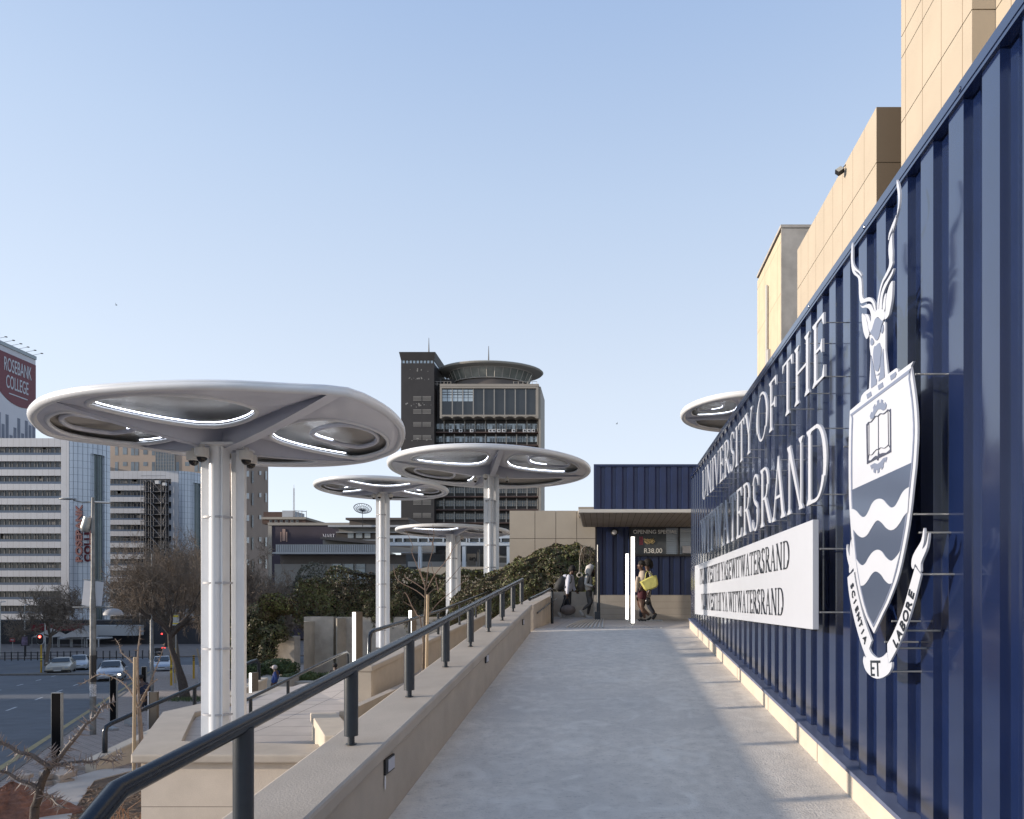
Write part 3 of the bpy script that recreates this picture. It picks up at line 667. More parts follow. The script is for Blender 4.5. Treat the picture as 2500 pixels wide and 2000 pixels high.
# motto ribbon
rb = MB(); Z6 = lambda L: zm(2060, 1380, 5.75, L)
cp(rb, crv(Z6([(75,170),(165,80)]), 2, False)+crv(Z6([(165,80),(180,200),(230,440),(300,720),(370,930),(418,1060)]), 4, False)[1:]+Z6([(383,1165),(335,1290)])+crv(Z6([(335,1290),(260,1080),(180,800),(110,480),(80,250)]), 4, False)[1:], T0, T1)
cp(rb, Z6([(1030,20),(1112,130)])+crv(Z6([(1112,130),(1040,420),(950,730),(850,1000),(760,1200),(660,1380)]), 4, False)[1:]+Z6([(640,1215),(637,1105)])+crv(Z6([(637,1105),(720,950),(850,640),(950,300),(1020,60)]), 4, False)[1:], T0, T1)
cp(rb, crv(Z6([(383,1168),(420,1240),(500,1300),(580,1280),(640,1222)]), 4, False)+Z6([(660,1380),(705,1360)])+crv(Z6([(705,1360),(700,1450),(640,1540),(530,1592),(430,1570),(340,1480),(300,1350),(312,1275)]), 4, False)[1:]+Z6([(338,1300)]), T0, T1+.002)
Z5 = lambda L: zm(2060, 1160, 7.1864, L)
cp(rb, crv(Z5([(1443,930),(1455,1000),(1450,1150),(1420,1300),(1490,1200),(1523,1020),(1530,1080),(1500,1280),(1430,1450),(1390,1560),(1385,1700),(1295,1560),(1262,1650),(1225,1590),(1240,1450),(1300,1320),(1400,1150)]), 3), T0, T1+.001)
cp(rb, crv(Z5([(165,1130),(175,1250),(215,1400),(255,1560),(270,1690),(215,1700),(200,1635),(130,1720),(125,1600),(90,1450),(78,1300),(90,1215),(105,1330),(135,1420),(140,1250)]), 3), T0, T1+.001)
rb.build('motto_ribbon', M_signw, crest)
def crest_text(s, pts, size_px, sq=.8):
    """letters walked along a pixel polyline; local letter axes follow the picture plane mapped to the wall"""
    L = [Vector(cm(*p)) for p in pts]; segs = [(L[i+1]-L[i]).length for i in range(len(L)-1)]; tot = sum(segs)
    for i, ch in enumerate(s):
        d = tot*(i+.5)/len(s); k_ = 0
        while k_ < len(segs)-1 and d > segs[k_]: d -= segs[k_]; k_ += 1
        a = L[k_]+(L[k_+1]-L[k_])*(d/segs[k_]); t_ = (L[k_+1]-L[k_]).normalized(); n = Vector((-t_.y, t_.x))
        U = Vector((0, -t_.x, t_.y)); Vv = Vector((0, -n.x, n.y))
        o_ = Vector((XC-T1-.004, -a.x, a.y))-Vv*size_px*.36
        text_obj(ch, size_px, M_ink, crest, text_m(o_, U, Vv), 'motto_letter', ext=.001, align='CENTER', off=.0012)
crest_text('SCIENTIA', Z6([(140,235),(175,450),(225,660),(280,870),(345,1090)]), .062)
crest_text('LABORE', Z6([(735,1140),(800,990),(870,820),(940,600),(1000,330)]), .075)
crest_text('ET', Z6([(400,1440),(550,1445)]), .12)
b = MB()
for px, py in ((2236,912),(2232,1255),(2245,1300),(2253,1402),(2178,1517),(2208,1540),(2160,1568),(2190,1583),(2180,1640),(2060,1090),(2085,1400)):
    Y = F*XC/(px-VX); z = -(py-VY)*Y/F
    MB().tube([(XC+.003, Y+.01, z), (XO+.03, Y+.01, z)], .005, 6).build('standoff_pin', M_galv, crest)
# ================================================================== CANOPIES
def f_ribbed(t, b, mp, cout):
    N = t.nodes.new; Lk = t.links.new
    wv_ = N('ShaderNodeTexWave'); wv_.wave_type = 'BANDS'; wv_.bands_direction = 'X'; wv_.inputs['Scale'].default_value = 14; Lk(mp.outputs[0], wv_.inputs['Vector'])
    bp = N('ShaderNodeBump'); bp.inputs['Strength'].default_value = .8; bp.inputs['Distance'].default_value = .01
    Lk(wv_.outputs['Fac'], bp.inputs['Height']); Lk(bp.outputs[0], b.inputs['Normal'])
M_mesh = mat('ribbed_metal_sheet', (.40,.385,.36), .38, metal=.6, var=.06, scale=4, fn=f_ribbed)
M_dome = mat('smoked_dome', (.008,.008,.01), .06, var=0)
M_cam = mat('camera_housing', (.55,.54,.52), .4, var=0)
def canopy(label, cx, cy, R, zr, zbase, arms, postR=.24, rim=.06, ell=1.0, rot=0, pitch=.81, cams=(), leds=(0,), tilt=(0, 0), rimfn=None, turn=0):
    t = thing('shade_canopy', label, 'canopy', (cx, cy, zbase), 'round lit steel shade canopies on clustered columns')
    k = R/2.33
    def rad(a):
        if rimfn: return rimfn(a)
        c, s_ = cos(a-rot), sin(a-rot); return R*ell/sqrt((ell*c)**2+s_**2)
    def pt(r, a, z): x, y = r*cos(a), r*sin(a); return Vector((cx+x, cy+y, z+x*tilt[0]+y*tilt[1]))
    NR = 96
    ringp = [pt(rad(2*pi*i/NR), 2*pi*i/NR, zr) for i in range(NR)]
    MB().tube(ringp, rim, 12, closed=True).build('rim', M_white, t, smooth=60)
    MB().tube([p+(p-pt(0, 0, zr)).normalized()*rim*.35+Vector((0, 0, rim*.55)) for p in ringp], rim*.62, 8, closed=True).build('drip_edge', M_white, t, smooth=60)
    # ribbed roof sheet (two faces)
    b = MB(); n_r = 7
    for zz, sgn in ((0, 1), (.03*k, -1)):
        rows = []
        for q in range(n_r+1):
            f = q/n_r; rows.append([pt(rad(2*pi*i/NR)*max(f, .002)*.985, 2*pi*i/NR, zr+rim*.5+.16*k*(1-f*f)+zz) for i in range(NR+1)])
        b.grid(rows)
    b.build('roof_sheet', M_mesh, t, smooth=50)
    hub = .16*k; zh = zr-.19*k
    arms = [radians(a) for a in arms]
    for j, a in enumerate(arms):
        b = MB(); ra = rad(a)-rim*.6; wd = .045*k
        ux, uy = -sin(a), cos(a)
        prof = []
        for q in range(13):
            f = q/12; r_ = .03*k+(ra-.03*k)*f
            zt = zr+.13*k*(1-f)**1.0+rim*.2*f; zb2 = zh+(zr-rim*.3-zh)*f**1.6
            prof.append((r_, zt, zb2))
        for sgn in (-1, 1):
            rows = [[pt(r_, a, zt)+Vector((ux, uy, 0))*wd*sgn*.5 for r_, zt, zb2 in prof], [pt(r_, a, zb2)+Vector((ux, uy, 0))*wd*sgn for r_, zt, zb2 in prof]]
            b.grid(rows)
        rows = [[pt(r_, a, zb2-.002)+Vector((ux, uy, 0))*wd*1.3*sgn for r_, zt, zb2 in prof] for sgn in (-1, 0, 1)]; b.grid(rows)
        rows = [[pt(r_, a, zt)+Vector((ux, uy, 0))*wd*1.3*sgn for r_, zt, zb2 in prof] for sgn in (-1, 0, 1)]; b.grid(rows)
        b.build('arm', M_lilac, t, smooth=35)
    nA = len(arms)
    for j in range(nA):
        a0 = arms[j]; a1 = arms[(j+1) % nA]
        if a1 <= a0: a1 += 2*pi
        am = (a0+a1)/2; half = (a1-a0)/2
        bd_ = []
        nseg = 14
        def zarm(f): return zr+.12*k*(1-f)-rim*.2*f
        da = .05
        for q in range(nseg): f = .10+.88*q/nseg; bd_.append((rad(a0)*f, a0+da/max(f, .25)*.3, zarm(f)))
        for q in range(20): aa = a0+da*.3+(a1-a0-da*.6)*q/20; bd_.append((rad(aa)-rim*.5, aa, zr-rim*.2))
        for q in range(nseg+1): f = .98-.88*q/nseg; bd_.append((rad(a1)*f, a1-da/max(f, .25)*.3, zarm(f)))
        rc = .63; C0 = (rad(am)*rc*cos(am), rad(am)*rc*sin(am))
        er = rad(am)*.318; et = rad(am)*min(.63*sin(half)*.97, .60)
        ers = er
        tw = turn
        def oval(phi):                  # phi measured around C0 in the sector's own frame
            u, v = cos(phi), sin(phi)
            rr = 1/sqrt((u/ers)**2+(v/et)**2)
            return rr
        rings = []
        K = 8
        for (r_, a, z) in bd_:
            x, y = r_*cos(a)-C0[0], r_*sin(a)-C0[1]
            lx = x*cos(am)+y*sin(am); ly = -x*sin(am)+y*cos(am); phi = atan2(ly, lx); rb_ = sqrt(lx*lx+ly*ly); re_ = oval(phi)*1.17; ro = ((1/(.90*rb_))**5+(1/re_)**5)**(-.2)
            ox, oy = ro*cos(phi), ro*sin(phi)
            wx, wy = ox*cos(am)-oy*sin(am)+C0[0], ox*sin(am)+oy*cos(am)+C0[1]
            zo = zr-.02*k
            col = []
            for q in range(K+1):
                f = q/K; xx = (x+C0[0])*(1-f)+wx*f; yy = (y+C0[1])*(1-f)+wy*f
                zz = z*(1-f)+zo*f - .03*k*sin(pi*min(1, f*1.05))*(.3 if r_ > rad(a)*.9 else 1)
                col.append(Vector((cx+xx, cy+yy, zz+xx*tilt[0]+yy*tilt[1])))
            rings.append(col)
        rows = [[rings[i][q] for i in range(len(rings))]+[rings[0][q]] for q in range(K+1)]
        b = MB(); b.grid(rows); sk = b.build('skin_panel', M_lilac, t, smooth=70)
        lip = [rings[i][K] for i in range(len(rings))]
        lp = []
        for p in lip:
            if not lp or (p-lp[-1]).length > .03*k: lp.append(p)
        MB().tube(lp, .026*k, 8, closed=True).build('opening_trim', M_white, sk, smooth=60)
        if j in leds:
            L_ = [p+Vector((0, 0, .045*k)) for p in lp]; n0 = len(L_)
            c_ = Vector((cx+C0[0], cy+C0[1], L_[0].z))
            L_ = [c_+(p-c_)*.97 for p in L_]
            # light the half of the oval nearest to the column
            hx = Vector((cx, cy, 0)); L_s = sorted(range(n0), key=lambda i: (Vector((L_[i].x, L_[i].y, 0))-hx).length)
            i0 = L_s[0]; h_ = int(n0*.27)
            seg = [L_[(i0+q) % n0] for q in range(-h_, h_+1)]
            MB().tube(seg, .0065*k, 6).build('led_strip', M_led, sk)
            if j % 2 == 1:                # second smaller ring nested toward the rim
                c2 = c_+(c_-Vector((cx, cy, c_.z))).normalized()*er*.22; L2 = [c2+(p-c_)*.58+Vector((0, 0, .01*k)) for p in L_]
                MB().tube(L2, .030*k, 8, closed=True).build('inner_ring', M_lilac, sk, smooth=60)
                MB().tube([c2+(p-c2)*.93+Vector((0, 0, .03*k)) for p in [L2[(i0+q) % n0] for q in range(-int(n0*.16), int(n0*.16)+1)]], .006*k, 6).build('led_strip', M_led, sk)
    # column cluster
    s_ = postR/.24; zt = zh+.02
    H = Vector((cx, cy, 0))
    def bx(n, x0, x1, y0, y1, z0=zbase, z1=zt, m=M_white):
        b = MB(); b.box(cx+x0*s_, cx+x1*s_, cy+y0*s_, cy+y1*s_, z0, z1); return b.build(n, m, t, bevel=.004)
    MB().lathe([(.078*s_, zbase), (.078*s_, zt)], (cx-.02*s_, cy-.10*s_, 0), 28).build('round_column', M_white, t, smooth=50)
    bx('flat_column', -.24, -.10, -.03, .02); bx('flat_column', .14, .235, -.02, .03); bx('recessed_column', .03, .138, .085, .12)
    b = MB(); b.box(cx+.055*s_, cx+.075*s_, cy-.16*s_, cy-.021*s_, zbase, zt-.001); b.build('flange', M_white, t)
    b = MB(); b.box(cx-.24*s_, cx+.24*s_, cy-.24*s_, cy+.2*s_, zt, zt+.03*k); b.build('head_plate', M_white, t)
    z = zt-.78*s_ if pitch else zbase
    while pitch and z > zbase+.05:
        for mx_, my_, rr in ((-.02, -.10, .155),):
            b = MB(); n = 20; P_ = [(cx+(mx_+rr*1.05*cos(radians(180+9*q)))*s_, cy+(my_+.02+rr*.62*sin(radians(180+9*q)))*s_) for q in range(n+1)]
            b.prism(P_, z+.022*s_*(1 if cy < 10 else 1.8), z); b.build('stiffener_plate', mat('plate_shade_grey', (.36,.37,.40), .5, var=.05), t)  # plates coloured darker than the column to stand for their shadows
        z -= pitch
    for (dx, dy) in cams:
        c0 = Vector((cx+dx*s_, cy+dy*s_, zt-.045*s_)); cam_ = MB().lathe([(.03, .045), (.03, .0), (.075, 0), (.08, -.03), (.078, -.10), (.06, -.11)], c0, 20).build('dome_camera', M_cam, t, smooth=50)
        MB().sphere((c0.x, c0.y, c0.z-.105), (.058, .058, .065), 16, 10).build('camera_dome', M_dome, cam_, smooth=80)
    return t
# the nearest canopy: rim traced from its real plan outline
def rim_A():
    px = [(79,1018),(92,992),(130,972),(200,957),(300,948),(430,942),(560,942),(700,949),(835,957),(900,980),(955,1015),(980,1052),(968,1092),(925,1113),(870,1126),(778,1133),(640,1132),(560,1124),(476,1110),(360,1091),(240,1077),(169,1068),(115,1055)]
    L = []
    for a, c in px:
        Y = 2.08*F/(VY-c); L.append(Vector(((a-VX)*Y/F+4.74, Y-8.2, 0)))
    S = smoothline(L, 6, True); tab = sorted((atan2(p.y, p.x), p.length) for p in S)
    def fn(a):
        a = (a+pi) % (2*pi)-pi
        for i in range(len(tab)):
            if tab[i][0] >= a:
                a1, r1 = tab[i]; a0, r0 = tab[i-1]
                if i == 0: a0 -= 2*pi
                return r0+(r1-r0)*((a-a0)/max(1e-6, a1-a0))
        a0, r0 = tab[-1]; a1, r1 = tab[0][0]+2*pi, tab[0][1]
        return r0+(r1-r0)*((a-a0)/max(1e-6, a1-a0))
    return fn
canopy('nearest and largest round white steel canopy on a thick column with dome cameras', -4.74, 8.2, 2.33, 2.08, -1.86, (53, 159, 236, 321), postR=.27, rim=.045, cams=((-.30, -.06), (-.10, -.24), (.30, -.10), (.24, .10)), leds=(0, 1, 2, 3), rimfn=rim_A())
canopy('wide round white canopy in the middle distance between the near canopy and the kiosk', (1200-VX)*24/F, 24, 3.56, 4.85, -1.0, (20, 110, 205, 285), postR=.28, rim=.085, pitch=.81, cams=((-.5, -.06), (-.1, -.5), (.5, -.1)), leds=(0, 1, 2, 3))
canopy('smaller round white canopy in front of the rooftop satellite dish', (935-VX)*23.1/F, 23.1, 2.2, 3.98, -1.6, (60, 150, 240, 330), postR=.24, rim=.06, cams=((-.3, -.06), (-.05, -.24), (.3, -.1)), leds=(0, 1, 2, 3))
canopy('lowest round white canopy seen almost edge on in front of the white market roof', (1107-VX)*27/F, 27, 2.24, 2.9, -1.15, (30, 120, 210, 300), postR=.30, rim=.06, cams=((.3, -.1),), leds=(0, 2))
canopy('round white canopy showing over the far end of the navy wall', 4.4, 20, 1.95, 5.75, LZ, (75, 165, 250, 345), rim=.08, leds=(0, 1, 2, 3))

# ================================================================== KIOSK
KY = 17.8
M_navy2 = mat('navy_matt_paint', (.008,.018,.07), .38, var=.15, scale=3, bump=.05, bscale=6)
def corr(b, x0, x1, z0, z1, y, p=.298, dep=.036):
    pts = []; x = x0
    while x < x1:
        for dx, dy in ((0, 0), (.150, 0), (.195, dep), (.285, dep), (.2975, 0)):
            if x+dx <= x1+1e-6: pts.append((x+dx, y+dy))
        x += p
    pts.append((x1, y)); b.grid([[(a, c, z0) for a, c in pts], [(a, c, z1) for a, c in pts]])
kk = thing('kiosk', 'navy corrugated container kiosk with a serving window at the end of the ramp', 'kiosk', (2, KY, LZ))
kx0 = -.23; kx1 = 5.6
b = MB(); corr(b, kx0, kx1, 2.13, 3.68, KY); b.build('upper_cladding', M_navy2, kk)
b = MB(); b.box(kx0-.02, kx1, KY-.02, KY+2.5, 3.68, 3.74); b.box(kx0-.02, kx0+.05, KY-.018, KY+.03, 2.12, 3.68); b.box(kx0, kx1, KY+.06, KY+2.44, 2.2, 3.66); b.build('top_frame', M_navy2, kk)
wx0 = (1541-VX)*KY/F; wz0 = 1.30; wz1 = 2.02
b = MB(); corr(b, -.19, wx0-.02, .19, 2.04, KY+.02); b.build('lower_cladding', M_navy2, kk)
b = MB(); corr(b, wx0-.02, kx1, .19, wz0-.06, KY+.02); b.build('lower_cladding', M_navy2, kk)
b = MB(); b.box(-.16, kx1, KY+.5, KY+2.4, .2, 2.03); b.box(-.21, -.17, KY+.0, KY+2.4, .2, 2.03); b.build('inner_body', mat('dark_interior', (.02,.02,.025), .8, var=0), kk)
b = MB(); b.box(kx0-.02, kx1, KY-.0, KY+2.4, LZ+.001, .19); b.build('base_wall', mat('board_marked_base', (.40,.36,.31), .85, var=.08, scale=3, bump=.25, bscale=40, fn=f_grid(0, 2, 0, .17, .008, (.26,.23,.2))), kk)
b = MB(); b.box(-.56, kx1, 15.0, 17.79, 2.045, 2.125); b.build('canopy_slab', mat('pale_soffit', (.52,.50,.46), .7, var=.04, scale=2), kk, bevel=.01)
b = MB(); b.box(-.52, kx1, 15.05, 17.78, 2.035, 2.046); b.build('canopy_soffit', mat('timber_soffit', (.28,.24,.20), .8, var=.1, scale=2, fn=f_grid(1, 0, 0, .15, .01, (.05,.045,.04))), kk)
# window
wn = MB(); wn.box(wx0-.05, wx0, KY-.03, KY+.04, wz0-.06, wz1+.03); wn.box(wx0-.05, kx1, KY-.03, KY+.04, wz1, wz1+.05); wn.box(wx0-.05, kx1, KY-.035, KY+.04, wz0-.06, wz0); wn.box(2.05, 2.09, KY-.028, KY+.04, wz0, wz1)
win = wn.build('window', M_black, kk)
def f_menu(t, b, mp, cout):
    pass
b = MB(); b.box(wx0, 1.72, KY+.03, KY+.05, wz0, wz1); b.build('menu_board', mat('menu_board_print', (.055,.06,.065), .25, var=.2, scale=4), win)
b = MB()
for i in range(12): b.box(1.72, 2.9, KY+.16+.012*(i % 2), KY+.2, wz0+i*.06, wz0+i*.06+.055)
b.build('roller_shutter', mat('shutter_steel', (.38,.41,.44), .35, metal=.6, var=.05, scale=3), win)
M_chalk = mat('chalk_white', (.75,.75,.72), .8, var=0)
text_obj('OPENING SPECIAL', .145, M_chalk, win, M_front(wx0+.05, KY+.020, 1.86), 'menu_lettering', ext=.001, off=.003)
text_obj('R38,00', .18, M_chalk, win, M_front(wx0+.34, KY+.020, 1.335), 'menu_lettering', ext=.001, off=.0015)
b = MB()
for q in range(26):
    a = rnd.uniform(-.9, .9); x = wx0+.50+rnd.uniform(-.12, .12); z = 1.66+rnd.uniform(-.06, .06); dx, dz = .05*cos(a), .05*sin(a)
    b.tube([(x-dx, KY+.026-.0004*q, z-dz), (x+dx, KY+.026-.0004*q, z+dz)], .009, 4)
b.build('chips_picture', mat('chips_print', (.42,.33,.16), .7, var=.2), win)
b = MB(); b.lathe([(.001, .0), (.055, .0), (.055, .02), (.001, .02)], (0, 0, 0), 12, axis='y'); 
b = MB(); b.box(wx0+.22, wx0+.32, KY+.02, KY+.029, 1.55, 1.78); b.build('can_picture', mat('can_print', (.30,.06,.09), .5, var=.3, scale=30), win)
b = MB(); b.box(2.16, 2.45, KY+.02, KY+.03, 1.33, 1.52); b.build('notice', mat('paper', (.7,.7,.72), .7, var=0), win)
b = MB(); b.lathe([(.10, -.02), (.10, -.05), (.07, -.06)], ((1500-VX)*KY/F, KY, 1.89), 24, axis='y'); lamp_ = b.build('bulkhead_lamp', M_black, kk, smooth=50)
b = MB(); b.lathe([(.066, -.055), (.064, -.075), (.03, -.085)], ((1500-VX)*KY/F, KY, 1.89), 24, axis='y'); b.build('lens', mat('opal_lamp', (.6,.6,.62), .4, var=0), lamp_, smooth=60)
# pole at the kiosk corner and rail stub
t = thing('corner_post', 'tall dark post with a thin silver pole at the left corner of the kiosk', 'post', ((1459-VX)*17.4/F, 17.4, LZ))
x = (1461-VX)*17.4/F
MB().lathe([(.045, LZ+.12), (.045, 1.06)], (x, 17.4, 0), 16).build('post', M_post, t, smooth=50); MB().lathe([(.016, 1.06), (.016, 1.52)], (x-.02, 17.4, 0), 10).build('pole', M_galv, t); b = MB(); b.box(x-.10, x+.05, 17.34, 17.46, LZ+.001, LZ+.22); b.build('base_box', M_post, t)
# lit slender totems
def totem(px, py, Y, zb, lab, lit='front', rot=0, hgt=1.72, W=.075, grp='lit slender bollard lights'):
    x = (px-VX)*Y/F; t = thing('bollard_light', lab, 'bollard light', (x, Y, zb), grp)
    b = MB(); b.box(-.004-W/2, W/2+.004, .012, .20, 0, hgt+.01); o = b.build('body', mat('dark_bronze_metal', (.10,.085,.07), .5, metal=.3, var=.05), t); o.location = (0, 0, 0); o.parent = t
    b = MB(); b.box(-W/2, W/2, -.004, .0115, .03, hgt); o = b.build('diffuser', M_totem if lit == 'front' else M_black, t); o.location = (0, 0, 0)
    b = MB(); b.box(-.12, .12, -.05, .26, 0, .006); o = b.build('foot_plate', M_galv, t); o.location = (0, 0, 0)
    t.rotation_euler = (0, 0, rot); return t
def totem_mesh_fix(): pass
totem(1545, 1525, 13.9, LZ, 'tall glowing white bollard light standing nearest the ramp end, beside the two women', hgt=1.86)
totem(1531, 1513, 17.0, LZ, 'shorter looking glowing white bollard light just left of the tall one', hgt=1.73)
totem(864, 1600, 14, -2.07, 'glowing white bollard light rising behind the main handrail above the lower terrace', rot=-.45, hgt=1.85, W=.08)
totem(1001, 1600, 17, -2.07, 'glowing white bollard light left of the distant canopy column, beside the staked sapling', rot=-.4, hgt=1.85, W=.08)
totem(611, 1680, 17.5, -3.75, 'small distant glowing bollard light behind the terrace wall next to the blue jacketed man', rot=-.5, hgt=1.85, W=.08)

# ================================================================== BEIGE BUILDINGS ON THE RIGHT
def f_pan(axu, su, ou, joints):
    return f_grid(axu, 2, su, 0, .022, (.20,.155,.11), ou, 0)
M_stone = mat('sunlit_precast_panel', (.40,.345,.27), .85, var=.06, scale=.6, bump=.06, bscale=40, fn=f_grid(1, 2, .80, 0, .022, (.20,.15,.10), .05))
M_stone2 = mat('plain_precast_panel', (.40,.355,.29), .85, var=.06, scale=.6, bump=.06, bscale=40)
M_groove = mat('dark_joint', (.06,.05,.04), .9, var=0)
def slabbldg(name, label, x0, x1, Y0, Y1, zt, joints, zb=-6, m=None):
    t = thing(name, label, 'building', ((x0+x1)/2, (Y0+Y1)/2, zb))
    zs = [zb]+sorted(joints)+[zt]
    for i in range(len(zs)-1):
        b = MB(); b.box(x0, x1, Y0, Y1, zs[i]+.012, zs[i+1]-.012); b.build('panel_band', m or M_stone, t)
    b = MB(); b.box(x0+.03, x1-.03, Y0+.03, Y1-.03, zb, zt-.05); b.build('core', M_groove, t)
    return t
slabbldg('beige_building', 'tallest sunlit beige panelled block rising out of the top of the photo behind the wall', 7.0, 16, 12.43, 15.38, 19.5, (2.0, 6.4, 11.24, 12.75, 13.25, 16.4))
slabbldg('beige_building', 'shaded beige block set back beside the tallest one at the upper right corner', 7.45, 16, 4, 12.42, 19, (5.2, 11.24, 14.2))
slabbldg('beige_building', 'middle beige panelled block with a floodlight on its roof edge', 7.0, 16, 16.77, 23.6, 12.68, (5.4, 11.25))
M_raw = mat('grey_raw_concrete', (.40,.37,.335), .9, var=.15, scale=1.5, bump=.2, bscale=20, fn=f_stains((.14,.12,.10), .7, .5, .8, .6, (1, 1, .3)))
M_stone3 = mat('sunlit_stone_cladding', (.50,.42,.30), .85, var=.08, scale=1, bump=.06, bscale=40, fn=f_grid(1, 2, 1.3, 2.6, .03, (.25,.20,.14)))
t = thing('beige_building', 'furthest beige tower with a raw concrete face beside the pale sky', 'building', (12, 36, -6))
b = MB(); b.box(9.0, 9.6, 33.15, 38.2, -6, 18.7); b.build('side_cladding', M_stone3, t); b = MB(); b.box(9.01, 17, 33.1, 33.15, -6, 18.9); b.build('front_wall', M_raw, t)
b = MB(); b.box(8.97, 17, 33.06, 38.25, 18.9, 19.05); b.build('roof_edge', M_raw, t); b = MB(); b.box(9.6, 17, 33.15, 38.2, -6, 18.6); b.build('core', M_raw, t)
b = MB(); b.tube([(8.9, 35.6, -2), (8.9, 35.6, 17.2)], .07, 8); b.box(8.86, 8.99, 35.2, 35.5, 12, 13.6); b.build('downpipe', mat('grey_pipe', (.4,.4,.4), .6, var=0), t)
# floodlight
Yf = 18.9; p = P(2050, 418, Yf)
t = thing('floodlight', 'black floodlight on the roof edge of the middle beige block', 'light', tuple(p))
R_ = Matrix.Rotation(radians(38), 3, 'X') @ Matrix.Rotation(radians(30), 3, 'Y')
R_ = Matrix.Rotation(radians(-35), 3, 'Y') @ Matrix.Rotation(radians(-28), 3, 'X')
b = MB(); b.obox(p, (.20, .13, .17), R_); b.tube([p, (7.05, p.y, 12.66)], .015, 6); b.build('housing', M_black, t, bevel=.02)
b = MB(); b.obox(p+R_@Vector((0, -.07, 0)), (.17, .01, .14), R_); b.build('glass', mat('lamp_glass', (.35,.35,.32), .2, var=.2, scale=10), t)
# ---- low beige panel wall behind the hedge, left of the kiosk
t = thing('panel_wall', 'long low beige panelled building between the dark tower and the kiosk', 'building', (-4, 32, -2))
Yw = 32; x0 = (1255-VX)*Yw/F; px_ = 1.02
for i in range(6):
    for (z0, z1) in ((-2.5, (VY-1315)*Yw/F-.01), ((VY-1315)*Yw/F+.01, (VY-1247)*Yw/F)):
        b = MB(); b.box(x0+i*1.02+.012 - (0.23 if i == 0 else 0), x0+(i+1)*1.02-.012, Yw, Yw+.2, z0, z1); b.build('panel', M_stone2, t)
b = MB(); b.box(x0-.2, x0+6.1, Yw+.08, Yw+6, -2.5, (VY-1247)*Yw/F-.02); b.build('core', M_groove, t)
t = thing('panel_wall', 'raised beige panelled roof block just left of the kiosk canopy', 'building', (-1, 30, 3.5))
b = MB(); b.box((1412-VX)*31/F, 1.5, 31, 34, 4.1, 4.5); b.build('panel', M_stone2, t)
t = thing('retaining_wall', 'long low cream wall above the dark hedge left of the panelled building', 'wall', (-8, 44, -1))
b = MB(); x0, x1 = (1045-VX)*40/F, (1265-VX)*40/F
b.prism([(x0, 40), (x1, 40), (x1, 40.4), (x0, 40.4)], (VY-1384)*40/F, -3); b.prism([((965-VX)*40/F, 40), (x0, 40), (x0, 40.4), ((965-VX)*40/F, 40.4)], lambda x, y: (VY-1384)*40/F-(x0-x)*.22, -3); b.build('wall', M_stone2, t)
# ---- rough concrete retaining wall with buttresses behind the lower plaza
t = thing('retaining_wall', 'tall rough concrete wall with buttresses behind the lower plaza, topped by the hedge', 'wall', (-12, 34, -5))
zt = -(1506-VY)*34/F
def wx(px, Y=34): return (px-VX)*Y/F
b = MB(); b.prism([(wx(822), 33.6), (-3.2, 33.6), (-3.2, 34.4), (wx(822), 34.4)], zt, -5.6); b.build('wall', M_board, t)
b = MB(); b.prism([(wx(742, 33), 33), (wx(808, 33), 33.3), (wx(808, 33), 34.3), (wx(742, 33), 34.3)], zt+.02, -5.6); b.build('bay_wall', M_board, t)
M_butt = mat('pale_lit_concrete', (.42,.37,.30), .9, var=.15, scale=2, bump=.3, bscale=30)
b = MB(); b.prism([(wx(710, 32), 33.4), (wx(742, 32), 32), (wx(742, 32)+.05, 33.6), (wx(710, 32), 34.3)], zt-.2, -5.6); b.build('buttress', M_butt, t)
b = MB(); b.prism([(wx(808, 32.6), 33.2), (wx(823, 32.6), 32.6), (wx(823, 32.6)+.05, 33.9), (wx(808, 32.6), 34)], zt-.05, -5.6); b.build('buttress', M_butt, t)
b = MB(); b.prism([(wx(655, 35), 35.3), (wx(712, 35), 35.3), (wx(712, 35), 36), (wx(655, 35), 36)], -(1555-VY)*35/F, -5.6); b.build('low_wall', M_board, t)
s = MB(); s.prism([(-16.5, 26), (-10.5, 20), (-3, 26), (-3, 36), (-17.5, 36)], -4.35, -7); structure(s.build('plaza', M_deck))
# low planters on the plaza
for i, (a, c, py0, lab) in enumerate(((605, 700, 1660, 'low concrete planter behind the blue jacketed man on the lower plaza'), (705, 770, 1665, 'square concrete planter block on the lower plaza, right of the blue jacketed man'), (775, 905, 1664, 'long low concrete planter on the plaza in front of the rough wall'))):
    Y = 29.2+i*.7; t = thing('planter', lab, 'planter', (wx((a+c)/2, Y), Y, -4.35)); b = MB(); b.box(wx(a, Y), wx(c, Y), Y, Y+1.6, -4.34, -(py0-VY)*Y/F); b.build('box', M_conc, t)
# ================================================================== CITY BEHIND
def X_(px, Y): return (px-VX)*Y/F
def Z_(py, Y): return -(py-VY)*Y/F
def wbox(t, name, m, px0, px1, py0, py1, Y, dep=1.0, dy=0):      # box given by its picture rectangle at depth Y
    b = MB(); b.box(X_(px0, Y), X_(px1, Y), Y+dy, Y+dy+dep, Z_(py1, Y), Z_(py0, Y)); return b.build(name, m, t)
M_brownt = mat('dark_brown_tile', (.024,.021,.021), .6, var=.2, scale=.4, fn=f_stains((.04,.036,.034), .12, .5, .7, .5, (1, 1, .4)))
M_frame = mat('beige_frame', (.30,.27,.23), .7, var=.08, scale=.3)
M_glassd = mat('dark_curtain_glass', (.03,.035,.04), .12, var=.3, scale=.15, spec=.6)
M_glassb = mat('sky_lit_glass', (.38,.45,.50), .15, var=.25, scale=.3, spec=.7)
M_glassm = mat('office_glass', (.075,.085,.09), .12, var=.6, scale=.5, spec=.7)
M_slabr = mat('brown_spandrel', (.065,.038,.032), .7, var=.1, scale=.2)
M_mull = mat('pale_mullion', (.27,.255,.235), .6, var=0)
